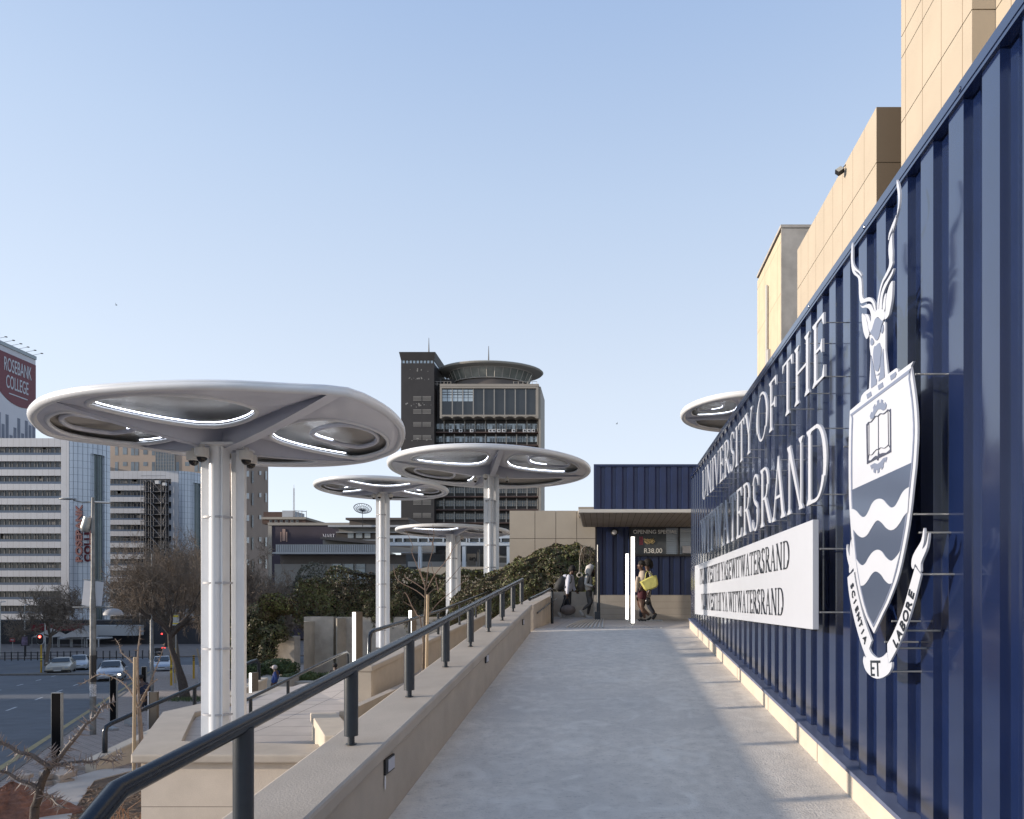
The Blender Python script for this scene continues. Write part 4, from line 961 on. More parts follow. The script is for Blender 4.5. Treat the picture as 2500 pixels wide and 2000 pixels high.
# ---- dark tower with the round restaurant
T = thing('office_tower', 'dark brown office tower with a round glass restaurant on its roof, centre of skyline', 'building', (-30, 150, -7)); Y = 150
b = MB(); b.box(X_(979, Y), X_(1060, Y), Y, Y+13, -7, Z_(887, Y)); b.build('stair_tower', M_brownt, T)
b = MB()                       # flared crown
x0, x1 = X_(979, Y), X_(1060, Y); z0, z1 = Z_(880, Y), Z_(861, Y)
b.add([(x0, Y, z0), (x1, Y, z0), (x1, Y+13, z0), (x0, Y+13, z0), (x0-.35, Y-.4, z1), (x1+.35, Y-.4, z1), (x1+.35, Y+13.3, z1), (x0-.35, Y+13.3, z1)], [(0,3,2,1),(4,5,6,7),(0,1,5,4),(1,2,6,5),(2,3,7,6),(3,0,4,7)])
b.build('crown', M_brownt, T)
o = wbox(T, 'clerestory', M_glassb, 981, 1059, 880.5, 887, Y, 12, .05)
b = MB()
for i in range(10): x = X_(981+i*8.6, Y); b.box(x-.15, x+.15, Y-.02, Y+.06, Z_(887, Y), Z_(880.4, Y))
b.build('mullions', M_brownt, o)
for i, py in enumerate((968, 1000, 1031, 1063, 1222, 1253, 1190, 1158)):
    b = MB()
    for q in range(4):
        for s_ in (0, 1): b.box(X_(1009+s_*22.5, Y), X_(1029+s_*23.5, Y), Y-.06, Y, Z_(py+q*3.0+1.2, Y), Z_(py+q*3.0, Y))
    b.build('louvre', M_mull, T)
b = MB()
for q in range(40): 
    x = X_(rnd.uniform(983, 1056), Y); z = Z_(rnd.choice((905, 925, 987, 988, 992, 1075))+rnd.uniform(-3, 3), Y); s_ = rnd.uniform(.08, .3); b.box(x, x+s_, Y-.03, Y, z, z+s_*rnd.uniform(.5, 1.5))
b.build('patches_of_lost_tiles', M_mull, T)
Y2 = 151.5
b = MB(); b.box(X_(1060, Y2), X_(1316, Y2), Y2+1.2, Y2+9, -7, Z_(948, Y2)); b.build('main_block', M_brownt, T)
b = MB(); b.box(X_(1316, Y2), X_(1316, Y2)+.5, Y2-1.1, Y2+9, -7, Z_(948, Y2)); b.build('end_wall', M_frame, T)
b = MB(); b.box(X_(1078, Y2), X_(1317, Y2), Y2-1.6, Y2+9, Z_(949, Y2), Z_(943, Y2)); b.build('roof_slab', M_frame, T)
# boxed upper storeys
o = wbox(T, 'glass_box', M_glassd, 1082, 1311, 953, 1018, Y2, 2.4, -1.2)
b = MB(); 
for (a, c, d, e) in ((1078, 1082.5, 949, 1026), (1311, 1316, 949, 1026), (1082.5, 1311, 949, 953.5), (1082.5, 1311, 1017.5, 1021)): b.box(X_(a, Y2), X_(c, Y2), Y2-1.55, Y2+1.2, Z_(e, Y2), Z_(d, Y2))
b.build('frame', M_frame, o)
b = MB()
for i in range(10): x = X_(1082+i*25.4, Y2); b.box(x-.12, x+.12, Y2-1.32, Y2-1.2, Z_(1017.5, Y2), Z_(953.5, Y2))
b.build('mullions', M_mull, o)
b = MB()
for i in range(6):
    for j, (c, d) in enumerate(((956, 961), (963, 967), (969, 975), (976, 984))):
        b.box(X_(1083.5+i*12.6, Y2), X_(1094.5+i*12.6, Y2), Y2-1.26, Y2-1.22, Z_(d, Y2), Z_(c, Y2))
b.build('light_panes', M_glassb, o)
b = MB()                        # scalloped underside
for i in range(9):
    c_ = X_(1094.6+i*25.4, Y2); pts = [(c_-1.2, Z_(1021, Y2))]+[(c_+1.2*cos(pi-pi*q/10), Z_(1026, Y2)+.42*sin(pi*q/10)) for q in range(11)]+[(c_+1.2, Z_(1021, Y2))]
    b.plate([(p[0], p[1]) for p in pts], lambda u, v, d: (u, Y2-1.5+d, v), 0, 2.6)
b.build('scalloped_soffit', M_frame, o)
tops = [1026, 1057.5, 1088.5, 1120, 1151.5, 1183, 1215, 1247]
for i, py in enumerate(tops):
    o = wbox(T, 'window_band', M_glassm, 1063, 1312, py+6, py+20, Y2, .4, .9)
    b = MB(); b.box(X_(1062, Y2), X_(1315.5, Y2), Y2-.2, Y2+1.3, Z_(py+31.5, Y2), Z_(py+28.6, Y2)); b.build('floor_slab', M_slabr, T)
    b = MB(); b2 = MB()
    for j in range(10): x = X_(1083+j*25.4, Y2); b.box(x-.09, x+.09, Y2+.3, Y2+.45, Z_(py+28.6, Y2), Z_(py+2, Y2))
    for j in range(40):
        x = X_(1064+j*6.2, Y2); b2.box(x-.035, x+.035, Y2+.82, Y2+.9, Z_(py+20, Y2), Z_(py+6, Y2))
        if rnd.random() < .5 and i < 4: b2.box(x+.06, X_(1064+j*6.2+5.4, Y2), Y2+.84, Y2+.9, Z_(py+(10 if rnd.random() < .6 else 19), Y2), Z_(py+6.4, Y2))
    b2.box(X_(1064, Y2), X_(1312, Y2), Y2+.82, Y2+.9, Z_(py+12.4, Y2), Z_(py+11.8, Y2))
    b.build('fin', M_mull, T); b2.build('glazing_bars_and_blinds', M_glassb if i < 3 else M_frame, o)
acm = mat('white_unit', (.55,.55,.55), .5, var=0)
ac0 = None; acn = 0
for px in (1101, 1125, 1152, 1197, 1206, 1218, 1230, 1254, 1281, 1291.5, 1302):
    if ac0 is None:
        ac0 = thing('air_conditioner', '', 'air conditioner', (X_(px, Y2), Y2, Z_(1056, Y2)), 'white air conditioners along one ledge of the dark tower')
        b = MB(); b.box(-.40, .40, -.3, .1, 0, .68); o = b.build('casing', acm, ac0); o.location = (0, 0, 0)
        b = MB(); b.lathe([(.22, -.33), (.22, -.30)], (.05, 0, .34), 16, axis='y'); o = b.build('fan', M_black, ac0); o.location = (0, 0, 0); a_ = ac0
    else:
        a_ = copy_tree(ac0); a_.location = (X_(px, Y2), Y2, Z_(1056, Y2))
    a_['label'] = ('first', 'second', 'third', 'fourth', 'fifth', 'sixth', 'seventh', 'eighth', 'ninth', 'tenth', 'eleventh')[acn]+' white air conditioner from the left on the ledge of the dark tower'; acn += 1
# drum restaurant
cx_, cy_ = X_(1196, 156), 157.5; n_before = set(bpy.data.objects)
def zz(py, Yn=152): return -(py-VY)*Yn/F
b = MB(); b.lathe([(9.9, zz(940)), (8.6, zz(925)+.3), (8.9, zz(922))], (cx_, cy_, 0), 64); b.build('restaurant_base', mat('drum_band', (.10,.085,.075), .6, var=.05, scale=.3), T, smooth=40)
o = MB().lathe([(8.9, zz(922)), (10.0, zz(896))], (cx_, cy_, 0), 64).build('restaurant_glazing', mat('restaurant_glass', (.10,.11,.10), .15, var=.5, scale=.35, spec=.7), T, smooth=40)
b = MB()
for i in range(32):
    a = 2*pi*i/32; b.tube([(cx_+8.95*cos(a), cy_+8.95*sin(a), zz(922)), (cx_+10.05*cos(a), cy_+10.05*sin(a), zz(896))], .09, 4)
b.build('glazing_bars', M_mull, o)
for r_, z_ in ((9.05, zz(921)), (10.1, zz(896.5))): MB().tube([(cx_+r_*cos(2*pi*i/64), cy_+r_*sin(2*pi*i/64), z_) for i in range(64)], .13, 5, closed=True).build('glazing_ring', M_mull, o)
b = MB(); b.lathe([(10.2, zz(896)), (12.3, zz(893)), (12.6, zz(890)), (12.4, zz(888)), (3, zz(884.5))], (cx_, cy_, 0), 64); b.build('round_roof', mat('pale_roof_edge', (.33,.32,.29), .7, var=.05, scale=.3), T, smooth=30)
for o_ in set(bpy.data.objects)-n_before:
    oy = gloc(o_).y
    for v in o_.data.vertices: v.co.y = cy_+(v.co.y+oy-cy_)*.62-oy
b = MB(); b.box(X_(1070, 152), X_(1110, 152), 155, 170, Z_(948, 152), Z_(915, 152)); b.build('plant_room', M_brownt, T)
b = MB(); b.tube([(X_(1047, 156), 156, Z_(861, 156)), (X_(1047, 156), 156, Z_(825, 156))], [.16, .05], 6); b.build('antenna', M_black, T)
b = MB(); b.tube([(X_(1193, 160), 160, Z_(884, 160)), (X_(1193, 160), 160, Z_(845, 160))], [.18, .06], 6); b.build('antenna', M_black, T)
b = MB()
for (a, c) in ((1062, 1104), (1256, 1312)):
    for py in (936, 942): b.tube([(X_(a, Y2), Y2-1.2, Z_(py, Y2)), (X_(c, Y2), Y2-1.2, Z_(py, Y2))], .05, 4)
    for q in range(6): px = a+(c-a)*q/5; b.tube([(X_(px, Y2), Y2-1.2, Z_(946, Y2)), (X_(px, Y2), Y2-1.2, Z_(936, Y2))], .05, 4)
b.build('roof_railing', M_mull, T)

# ---- banded office buildings with curved corners
M_band = mat('grey_tile_panel', (.40,.415,.45), .6, var=.06, scale=.3, fn=f_grid(0, 2, 1.35, 0, .06, (.20,.2,.21)))
M_curv = mat('silver_grid_panel', (.43,.48,.55), .35, metal=.3, var=.05, scale=.1, fn=f_grid(0, 2, 0, 1.62, .07, (.16,.19,.24)))
M_sill = mat('blue_glass_spandrel', (.055,.085,.14), .25, var=.1, scale=.3)
M_win = mat('dark_office_window', (.035,.036,.042), .15, var=.5, scale=.6, spec=.5)
M_wfr = mat('window_mullion_grey', (.17,.165,.16), .5, var=0)
def banded(label, Y, pxl, pxf, pxc, pxe, pytop, pyfas, pitch, n, rel=(0.0, .34, .55), recess=None, winpx=None):
    t = thing('office_building', label, 'building', (X_(pxf, Y), Y, -7))
    zt = Z_(pytop, Y); x0 = X_(pxl, Y); xf = X_(pxf, Y); xc = X_(pxc, Y); xe = X_(pxe, Y)
    b = MB(); b.box(x0, xc, Y+.9, Y+8, -7, zt-.3); b.build('core', M_win, t)
    b = MB(); b.box(x0, xc, Y, Y+8, Z_(pyfas, Y), zt); b.build('fascia', M_band, t)
    b = MB(); b.box(xf, xc, Y+.002, Y+8, -7, Z_(pyfas, Y)); b.build('corner_pier', M_band, t)
    for i in range(n):
        y0 = pyfas+i*pitch
        o = MB().box(x0, xf, Y+.55, Y+.9, Z_(y0+pitch*rel[1], Y), Z_(y0, Y)).build('window', M_win, t)
        b = MB(); q = 0; x = x0
        while x < xf:
            b.box(x, x+.10, Y+.45, Y+.549, Z_(y0+pitch*rel[1], Y), Z_(y0, Y)); x += (1.15 if q % 3 else .6); q += 1
        b.build('mullions', M_wfr, o)
        b = MB()
        for _ in range(5):
            xx = rnd.uniform(x0, xf-2.5); b.box(xx, xx+rnd.uniform(.6, 2), Y+.50, Y+.54, Z_(y0+pitch*rel[1]*rnd.uniform(.3, .95), Y), Z_(y0+.3, Y))
        b.build('blinds', mat('window_blind', (.14,.135,.13), .8, var=0), o)
        b = MB(); b.box(x0, xf, Y+.12, Y+.9, Z_(y0+pitch*rel[2], Y), Z_(y0+pitch*rel[1], Y)); b.build('blue_spandrel', M_sill, t)
        b = MB(); b.box(x0, xf, Y, Y+.9, Z_(y0+pitch, Y), Z_(y0+pitch*rel[2], Y)); b.build('band', M_band, t)
    # curved corner: an arc from xc bulging to xe
    R = (xe-xc)/(1+1.2*(VX-pxe)/F); n_ = 28
    def ang(px_):
        lo_, hi_ = 0, pi/2
        for _ in range(30):
            m_ = (lo_+hi_)/2; yy_ = Y+1.2*R*(1-cos(m_))
            if VX+F*(xc+R*sin(m_))/yy_ < px_: lo_ = m_
            else: hi_ = m_
        return lo_
    def arc(r0, a0, a1, z0, z1, name, m):
        b = MB(); P0 = []
        for q in range(n_+1):
            a = a0+(a1-a0)*q/n_; P0.append((xc+r0*sin(a), Y+R*1.2-r0*1.2*cos(a)))
        b.grid([[(x, y, z0) for x, y in P0], [(x, y, z1) for x, y in P0]]); return b.build(name, m, t, smooth=60)
    if recess:
        zr1 = Z_(recess[2], Y)
        a0 = ang(recess[0]); a1 = ang(recess[1])
        arc(R, 0, a0, -7, zt, 'curved_corner', M_curv); arc(R, a1, pi/2, -7, zt, 'curved_corner', M_curv); arc(R, a0, a1, zr1, zt, 'curved_corner', M_curv)
        arc(R*.90, a0-.02, a1+.06, -7, zr1+1, 'corner_glazing', mat('teal_glazing', (.045,.075,.085), .1, var=.3, scale=.3, spec=.8))
        b = MB()
        for a in (a0, a1): b.box(xc+R*.9*sin(a)-.1, xc+R*sin(a)+.05, Y+R*1.2-R*1.2*cos(a)+.05, Y+R*1.2-R*1.0*cos(a)+1, -7, zr1)
        b.build('recess_jamb', M_curv, t)
        b = MB()
        for i in range(4):
            z = zr1-(i*2+3)*pitch*Y/F/1.0
    else: arc(R, 0, pi/2, -7, zt, 'curved_corner', M_curv)
    b = MB()
    for q in range(9):
        a = pi/2*q/9
        b.tube([(xc+(R+.02)*sin(a), Y+R*1.2-(R+.02)*1.2*cos(a), -7), (xc+(R+.02)*sin(a), Y+R*1.2-(R+.02)*1.2*cos(a), zt)], .05, 4)
    b.build('panel_joint', mat('joint_grey', (.16,.19,.24), .6, var=0), t)
    b = MB(); b.prism([(xc, Y+.1)]+[(xc+R*.99*sin(pi/2*q/16), Y+R*1.2-R*.99*1.2*cos(pi/2*q/16)) for q in range(17)]+[(xc, Y+12)], zt-.1, zt-.5); b.build('roof', M_band, t)
    return t
t1 = banded('grey banded office block with red vertical lettering on its curved corner, at left', 150, -260, 149, 169, 269, 1070, 1091, 35.25, 14, (0, .40, .57), (221, 255, 1103))
M_red = mat('red_lettering', (.10,.006,.016), .5, var=0)
for s_, px, py in (('ROSEBANK', 200.5, 1373), ('COLLEGE', 221.5, 1372)):
    Y = 150
    Rc = (X_(269, Y)-X_(169, Y))/(1+1.2*(VX-269)/F); yy = 150
    for _ in range(12): yy = 150+1.2*Rc*(1-cos(math.asin(min(.99, max(0, ((px-13-VX)*yy/F-X_(169, Y))/Rc)))))
    yy -= .4
    text_obj(s_, 2.0*yy/150, M_red, t1, text_m(((px-VX)*yy/F, yy, -(py-VY)*yy/F), (0, 0, 1), (-1, 0, 0)), 'lettering', ext=.12, off=.075, sx_=1.28 if s_ == 'ROSEBANK' else 1.22)
t2 = banded('second grey banded office block with a scaffold stair, behind the nearest column', 190, 268, 418, 436, 500, 1150, 1169.5, 27.9, 13, (0, .42, .58), (470, 491, 1176))
Y = 188.5; t = thing('scaffold_stair', 'dark scaffold stair tower fixed to the second banded office block', 'scaffold', (X_(375, Y), Y, -7))
M_scaf = mat('scaffold_steel', (.16,.16,.17), .5, metal=.3, var=0)
b = MB()
for px in (344, 356, 368, 393, 405):
    for yy in (Y, Y+1.2): b.tube([(X_(px, Y), yy, -7), (X_(px, Y), yy, Z_(1172, Y))], .09, 4)
b.build('uprights', M_scaf, t)
b = MB()
for i in range(13):
    z = Z_(1172+i*27.9, Y); b.box(X_(344, Y), X_(405, Y), Y+.1, Y+1.25, z-.12, z)
    b.tube([(X_(368, Y), Y, z), (X_(393, Y), Y, Z_(1172+(i+1)*27.9, Y))], .09, 4); b.tube([(X_(405, Y), Y, z), (X_(395, Y), Y, Z_(1172+(i+1)*27.9, Y))], .09, 4)
    b.tube([(X_(344, Y), Y-.05, z+1.2), (X_(405, Y), Y-.05, z+1.2)], .06, 4)
b.build('decks_and_braces', M_scaf, t)
b = MB(); b.box(X_(345, Y), X_(404, Y), Y+1.3, Y+1.45, -7, Z_(1175, Y)); b.build('dark_netting', mat('netting', (.035,.035,.04), .9, var=.3, scale=.4), t)
for i, px in enumerate((385, 402)):
    a = thing('air_conditioner', ('larger' if i == 0 else 'smaller')+' white air conditioner at the top of the scaffold stair', 'air conditioner', (X_(px, 188), 188, Z_(1184+i*3, 188))); b = MB(); s_ = (.55, .42)[i]; b.box(X_(px, 188)-s_, X_(px, 188)+s_, 187.6, 188.4, Z_(1182+i*4, 188), Z_(1174+i*5, 188)); b.build('casing', acm, a)
# brown stone tower behind
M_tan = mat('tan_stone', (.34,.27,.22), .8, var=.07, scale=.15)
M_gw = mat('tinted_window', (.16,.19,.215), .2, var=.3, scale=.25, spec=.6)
Y = 215; T = thing('stone_tower', 'tall tan stone office tower behind the banded blocks, with grouped windows', 'building', (X_(450, Y), Y, -7))
b = MB(); b.prism([(X_(258, Y), Y), (X_(566, Y), Y), (X_(655, 250), 249.9), (X_(400, 250), 249.9)], Z_(1078, Y)-.05, -7); b.build('wall', M_tan, T)
xs_ = [(281, 288), (300, 310), (320, 328), (330, 338), (350, 360), (371, 378), (430, 437), (452, 462), (475, 483), (486, 494), (503, 511), (520, 527), (545, 553)]
for r_ in range(3):
    for (a, c) in xs_:
        tall = (a in (281, 371, 430, 520)) or True
        y0 = 1088+r_*40; h_ = 24 if a not in (300, 350, 452, 503) else (22 if r_ == 0 else 10)
        if y0 > 1150: h_ = 30
        o = MB().box(X_(a, Y), X_(c, Y), Y-.05, Y+.1, Z_(y0+h_, Y), Z_(y0, Y)).build('window', M_gw, T)
o = MB().box(X_(381, Y), X_(428, Y), Y-.3, Y+.1, Z_(1300, Y), Z_(1095, Y)).build('curtain_wall', M_gw, T)
b = MB()
for i in range(8): x = X_(381+i*6.6, Y); b.box(x, x+.12, Y-.36, Y-.3, Z_(1300, Y), Z_(1095, Y))
for i in range(26): z = Z_(1095+i*8, Y); b.box(X_(381, Y), X_(428, Y), Y-.36, Y-.3, z-.1, z)
b.build('mullions', M_mull, o)
# receding side wall with windows
x = X_(566, Y)
Ys = 215*(1137-VY)/(1137-VY)
b = MB(); xr = X_(566, Y); yr = 215*1.32
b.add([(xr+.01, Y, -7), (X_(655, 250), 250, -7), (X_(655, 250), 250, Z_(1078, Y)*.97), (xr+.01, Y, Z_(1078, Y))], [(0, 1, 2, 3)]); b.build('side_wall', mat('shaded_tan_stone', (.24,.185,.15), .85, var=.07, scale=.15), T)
def sp(px, py):
    f = (px-566)/(655-566); k1, k2 = 1/215, 1/250; Yq = 1/(k1+(k2-k1)*f); return Vector((X_(px, Yq), Yq, Z_(py, Yq))) + Vector((.3, 0, 0))
for r_ in range(8):
    for (a, c, h_) in ((577, 585, 30), (600, 606, 14), (613, 617, 30), (631, 636, 10), (646, 650, 22)):
        y0 = 1150+r_*54
        if y0 > 1480: break
        for q in range(2 if h_ == 30 else 1):
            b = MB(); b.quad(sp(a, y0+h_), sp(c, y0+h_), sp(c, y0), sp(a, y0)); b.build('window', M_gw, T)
# billboard tower
Yb = 182; T = thing('billboard', 'huge maroon and white building banner reading ROSEBANK COLLEGE at the left edge', 'billboard', (X_(20, Yb), Yb, Z_(1066, Yb)))
Pa, Pb = Vector((X_(-70, 173.5), 173.5)), Vector((X_(87, 194), 194)); U = (Pb-Pa).normalized(); zt = Z_(849, Yb)+1.0; zb2 = Z_(1068, Yb)
def bq(u0, u1, z0, z1, d): 
    a, c = Pa+U*u0, Pa+U*u1; n = Vector((U.y, -U.x))*d; return [(a.x+n.x, a.y+n.y, z0), (c.x+n.x, c.y+n.y, z0), (c.x+n.x, c.y+n.y, z1), (a.x+n.x, a.y+n.y, z1)]
Lb = (Pb-Pa).length
b = MB(); f_ = bq(0, Lb, zb2, zt, 0); k_ = bq(0, Lb, zb2, zt, -1.2); b.add(f_+k_, [(0,1,2,3),(5,4,7,6),(0,4,5,1),(3,2,6,7),(1,5,6,2),(0,3,7,4)]); b.build('banner', mat('banner_white', (.50,.51,.56), .6, var=.06, scale=.1), T)
b = MB(); cu, cz, rr = Lb-5.5, zt-5.8, 9.6; pl_ = [(cu+rr*cos(pi+pi*q/30), cz+rr*sin(pi+pi*q/30)*1.02) for q in range(31)]; pl_ = [(max(0.02, min(Lb-.02, a)), c) for a, c in pl_]
pl_ += [(min(Lb-.02, cu+rr), zt-1.6), (max(.02, cu-rr), zt-1.6)]
def bm(u, v, d): a = Pa+U*u; n = Vector((U.y, -U.x))*d; return (a.x+n.x, a.y+n.y, v)
clean = []
for p in pl_:
    if not clean or abs(p[0]-clean[-1][0])+abs(p[1]-clean[-1][1]) > .05: clean.append(p)
b.plate(clean, bm, .02, .10); b.build('maroon_circle', mat('banner_maroon', (.12,.02,.035), .5, var=.05, scale=.2), T)
M_bw = mat('banner_lettering', (.42,.45,.50), .6, var=0)
def btext(s_, u, z, size, sxx): return text_obj(s_, size, M_bw, T, text_m(bm(u, z, .14), (U.x, U.y, 0), (0, 0, 1)), 'lettering', ext=.03, sx_=sxx, off=.02)
ub = Lb-10.6
btext('ROSEBANK', Lb-10.9, zt-6.6, 5.4, .34); btext('COLLEGE', Lb-10.2, zt-11.3, 5.2, .34)
b = MB(); b.plate([(Lb-9.2, zt-12.9), (Lb-3, zt-12.9), (Lb-3, zt-12.6), (Lb-9.2, zt-12.6)], bm, .1, .16); b.build('underline', M_bw, T)
b = MB()
for q in range(16):
    u = q*Lb/16; h_ = rnd.choice((1.5, 2.5, 4, 6, 3, 7)); b.plate([(u+.1, zb2+.1), (min(Lb-.1, u+Lb/16*.8), zb2+.1), (min(Lb-.1, u+Lb/16*.8), zb2+h_), (u+.1, zb2+h_)], bm, .01, .05+.002*(q % 3))
b.build('printed_skyline', mat('banner_skyline', (.16,.18,.23), .7, var=.1, scale=.3), T)
b = MB(); b.plate([(0, zt), (Lb, zt), (Lb, zt+1.0), (0, zt+1.0)], bm, -1, .3); b.build('top_rail', mat('banner_rail', (.30,.35,.38), .5, var=0), T)
b = MB()
for q in range(9):
    u = Lb*q/8.5; a = bm(u, zt+1, .2); c = bm(u+.2, zt+1.6, 2.6); b.tube([a, c], .05, 4); b.box(c[0]-.25, c[0]+.25, c[1]-.2, c[1]+.2, c[2]-.1, c[2]+.1)
b.build('banner_lamp_arms', M_black, T)
b = MB(); b.box(X_(-100, 195), X_(80, 195), 196, 215, -7, zb2); b.build('building_body', M_band, T)

# ---- low blocks between the column and the dark tower
Y = 122; T = thing('mural_building', 'low block with a dark mural wall painted with a pale chair and the word MART', 'building', (X_(760, Y), Y, -7))
wbox(T, 'mural_wall', mat('mural_dark', (.042,.032,.045), .8, var=.15, scale=.3), 664, 905, 1282, 1560, Y, 10)
wbox(T, 'parapet', M_frame, 655, 920, 1276.5, 1283, Y, 10, -.2)
wbox(T, 'side_bay', M_frame, 655, 664, 1283, 1560, Y, 10, -.1)
text_obj('', 1, M_bw, T, M_front(0, 0, 0)) if False else None
TH, TN = .15, .06
M_mw = mat('mural_lettering', (.75,.72,.72), .7, var=0)
u = X_(788, Y)
for ch in 'MART':
    g_, wd = glyph(ch); b = MB()
    for q, poly in enumerate(g_.p): b.plate([(u+a*1.05*Y/122*.62, Z_(1312.5, Y)+v*.66) for a, v in poly], lambda a, v, d: (a, Y-d, v), 0, .03+.004*(q % 9))
    b.build('letter', M_mw, T); u += (wd+.05)*.66
wbox(T, 'painted_chair_seat', mat('mural_pink', (.33,.22,.18), .8, var=.1), 690, 697, 1292, 1321, Y, .1, -.1)
for px in (685, 699): wbox(T, 'painted_chair_arm', MATS['mural_pink'], px, px+2.5, 1299, 1323, Y, .1, -.1)
M_brk = mat('dark_red_brick', (.085,.05,.04), .85, var=.15, scale=.5)
Y = 128; T = thing('brick_rooftop', 'dark brick rooftop storey with six small white framed windows', 'building', (X_(700, Y), Y, 10))
wbox(T, 'wall', M_brk, 640, 746, 1268, 1279, Y, 10); wbox(T, 'cornice', M_frame, 640, 748, 1263, 1268.5, Y, 10, -.3)
for i in range(6):
    o = wbox(T, 'window', M_mull, 658+i*13, 664.5+i*13, 1269.5, 1276.5, Y, .2, -.1); b = MB()
    for j in range(2): b.box(X_(659+i*13+j*2.8, Y), X_(661.2+i*13+j*2.8, Y), Y-.13, Y-.1, Z_(1275.5, Y), Z_(1270.5, Y))
    b.build('pane', M_win, o)
wbox(T, 'lift_house', M_brk, 640, 689, 1249, 1263, Y, 8, .5)
wbox(T, 'white_plant_room', mat('pale_plant_room', (.40,.41,.43), .6, var=.05, scale=.3), 690, 716, 1247, 1262.5, Y, 5, -.2)
T = thing('radio_mast', 'thin red and white lattice radio mast standing on the brick rooftop', 'mast', (X_(717.5, 127), 127, 16)); b = MB(); Yq = 127
for dx in (-.15, .15): b.tube([(X_(717.5, Yq)+dx, Yq, Z_(1262, Yq)), (X_(717.5, Yq)+dx*.6, Yq, Z_(1192, Yq))], .04, 4)
for i in range(30):
    z0 = Z_(1262-i*2.3, Yq); z1 = Z_(1262-(i+1)*2.3, Yq); b.tube([(X_(717.5, Yq)-.15, Yq, z0), (X_(717.5, Yq)+.15, Yq, z1)], .03, 3)
b.tube([(X_(717.5, Yq), Yq, Z_(1192, Yq)), (X_(717.5, Yq), Yq, Z_(1184, Yq))], .03, 4); b.build('lattice', mat('mast_steel', (.28,.25,.25), .6, var=0), T)
T = thing('roof_frame', 'open steel frame at the right end of the brick rooftop', 'frame', (X_(735, 127), 127, 16)); b = MB()
for px in (719, 728, 737, 748): b.tube([(X_(px, Yq), Yq, Z_(1264, Yq)), (X_(px, Yq), Yq, Z_(1247, Yq))], .06, 4)
for py in (1247,): b.tube([(X_(719, Yq), Yq, Z_(py, Yq)), (X_(748, Yq), Yq, Z_(py+2, Yq))], .06, 4)
b.build('frame', M_scaf, T)
Y = 78; T = thing('pavilion', 'layered flat roofed pavilion with a ribbed balcony front behind the bare shrubs', 'building', (X_(800, Y), Y, -7))
M_pave = mat('pavilion_grey', (.21,.20,.185), .8, var=.1, scale=.4); M_paved = mat('pavilion_dark', (.10,.085,.075), .8, var=.15, scale=.4); M_fasw = mat('pavilion_fascia', (.36,.37,.38), .6, var=.05, scale=.4)
wbox(T, 'roof_pavilion', M_paved, 853, 1000, 1270, 1284, Y+6, 8); wbox(T, 'roof_slab', M_paved, 848, 1000, 1265.5, 1270.5, Y+6, 9, -.6)
wbox(T, 'roof_slab', M_fasw, 807, 1090, 1284, 1288.5, Y+3, 10, -.8); wbox(T, 'upper_wall', M_pave, 827, 1090, 1288.5, 1300, Y+3, 8)
wbox(T, 'upper_wall', M_paved, 820, 1090, 1300, 1330, Y+3.4, 8)
for i, (a, c) in enumerate(((849, 863), (869, 884), (890, 904), (925, 940))):
    o = wbox(T, 'window', mat('curtained_glass', (.30,.32,.32), .25, var=.15, scale=1), a, c, 1301, 1314, Y+3.2, .2)
wbox(T, 'mid_fascia', M_fasw, 820, 1000, 1298.5, 1300.5, Y+2.9, 1)
b = MB(); x0, x1, x2 = X_(782, Y), X_(833, Y), X_(1000, Y); zl_, zh_ = Z_(1316.5, Y), Z_(1312, Y)
b.plate([(x0, zl_), (x2, zl_-1.0), (x2, zl_-.75), (x1, zh_), (x0, zl_+.25)], lambda u, v, d: (u, Y+1+d, v), -1, 3); b.build('low_gable_roof', M_paved, T)
wbox(T, 'gable_wall', M_pave, 788, 1000, 1318, 1330, Y+1.2, 2)
wbox(T, 'lit_fascia', M_fasw, 813, 925, 1318, 1320, Y+1, .2, -.1)
b = MB(); x = X_(675, Y); 
while x < X_(945, Y): b.box(x, x+.13, Y-.05, Y+.05, Z_(1348, Y), Z_(1330, Y)); x += .22
b.build('ribbed_balcony', M_fasw, T)
wbox(T, 'balcony_backing', M_pave, 672, 1060, 1329, 1349, Y, .6, .05); wbox(T, 'balcony_edge', M_fasw, 670, 950, 1349, 1353, Y, 3, -.5)
wbox(T, 'soffit_wall', M_paved, 672, 1100, 1353, 1376, Y, .5, 1.2)
wbox(T, 'lower_wall', M_pave, 660, 1000, 1376, 1500, Y, 5, 1)
for a, c in ((803, 826), (832, 856), (861, 885)):
    o = wbox(T, 'window', mat('reflective_shopfront', (.20,.24,.26), .15, var=.3, scale=.6, spec=.7), a, c, 1376, 1415, Y, .3, .8)
    b = MB(); b.box(X_(a, Y), X_(c, Y), Y+.7, Y+.79, Z_(1386, Y), Z_(1385, Y)); b.box(X_(a, Y), X_(a+1.5, Y), Y+.7, Y+.79, Z_(1415, Y), Z_(1376, Y)); b.build('frame', M_mull, o)
T2 = thing('satellite_dish', 'large dark mesh satellite dish tilted on a thin mast above the pavilion roof', 'satellite dish', (X_(883, 80), 80, 9)); Yq = 80
R_ = Matrix.Rotation(radians(-35), 3, 'Y') @ Matrix.Rotation(radians(52), 3, 'X'); c_ = Vector((X_(885, Yq), Yq, Z_(1246, Yq)))
R_ = Matrix.Rotation(radians(22), 3, 'Y') @ Matrix.Rotation(radians(38), 3, 'X')
b = MB(); rd = 1.02
for q in range(20):
    a = 2*pi*q/20; b.tube([c_+R_@Vector((r_*cos(a), r_*sin(a), .28*(r_/rd)**2)) for r_ in (0.05, .35, .7, rd)], .030, 3)
for r_ in (.35, .7, rd): b.tube([c_+R_@Vector((r_*cos(2*pi*q/30), r_*sin(2*pi*q/30), .28*(r_/rd)**2)) for q in range(30)], .045 if r_ == rd else .024, 4, closed=True)
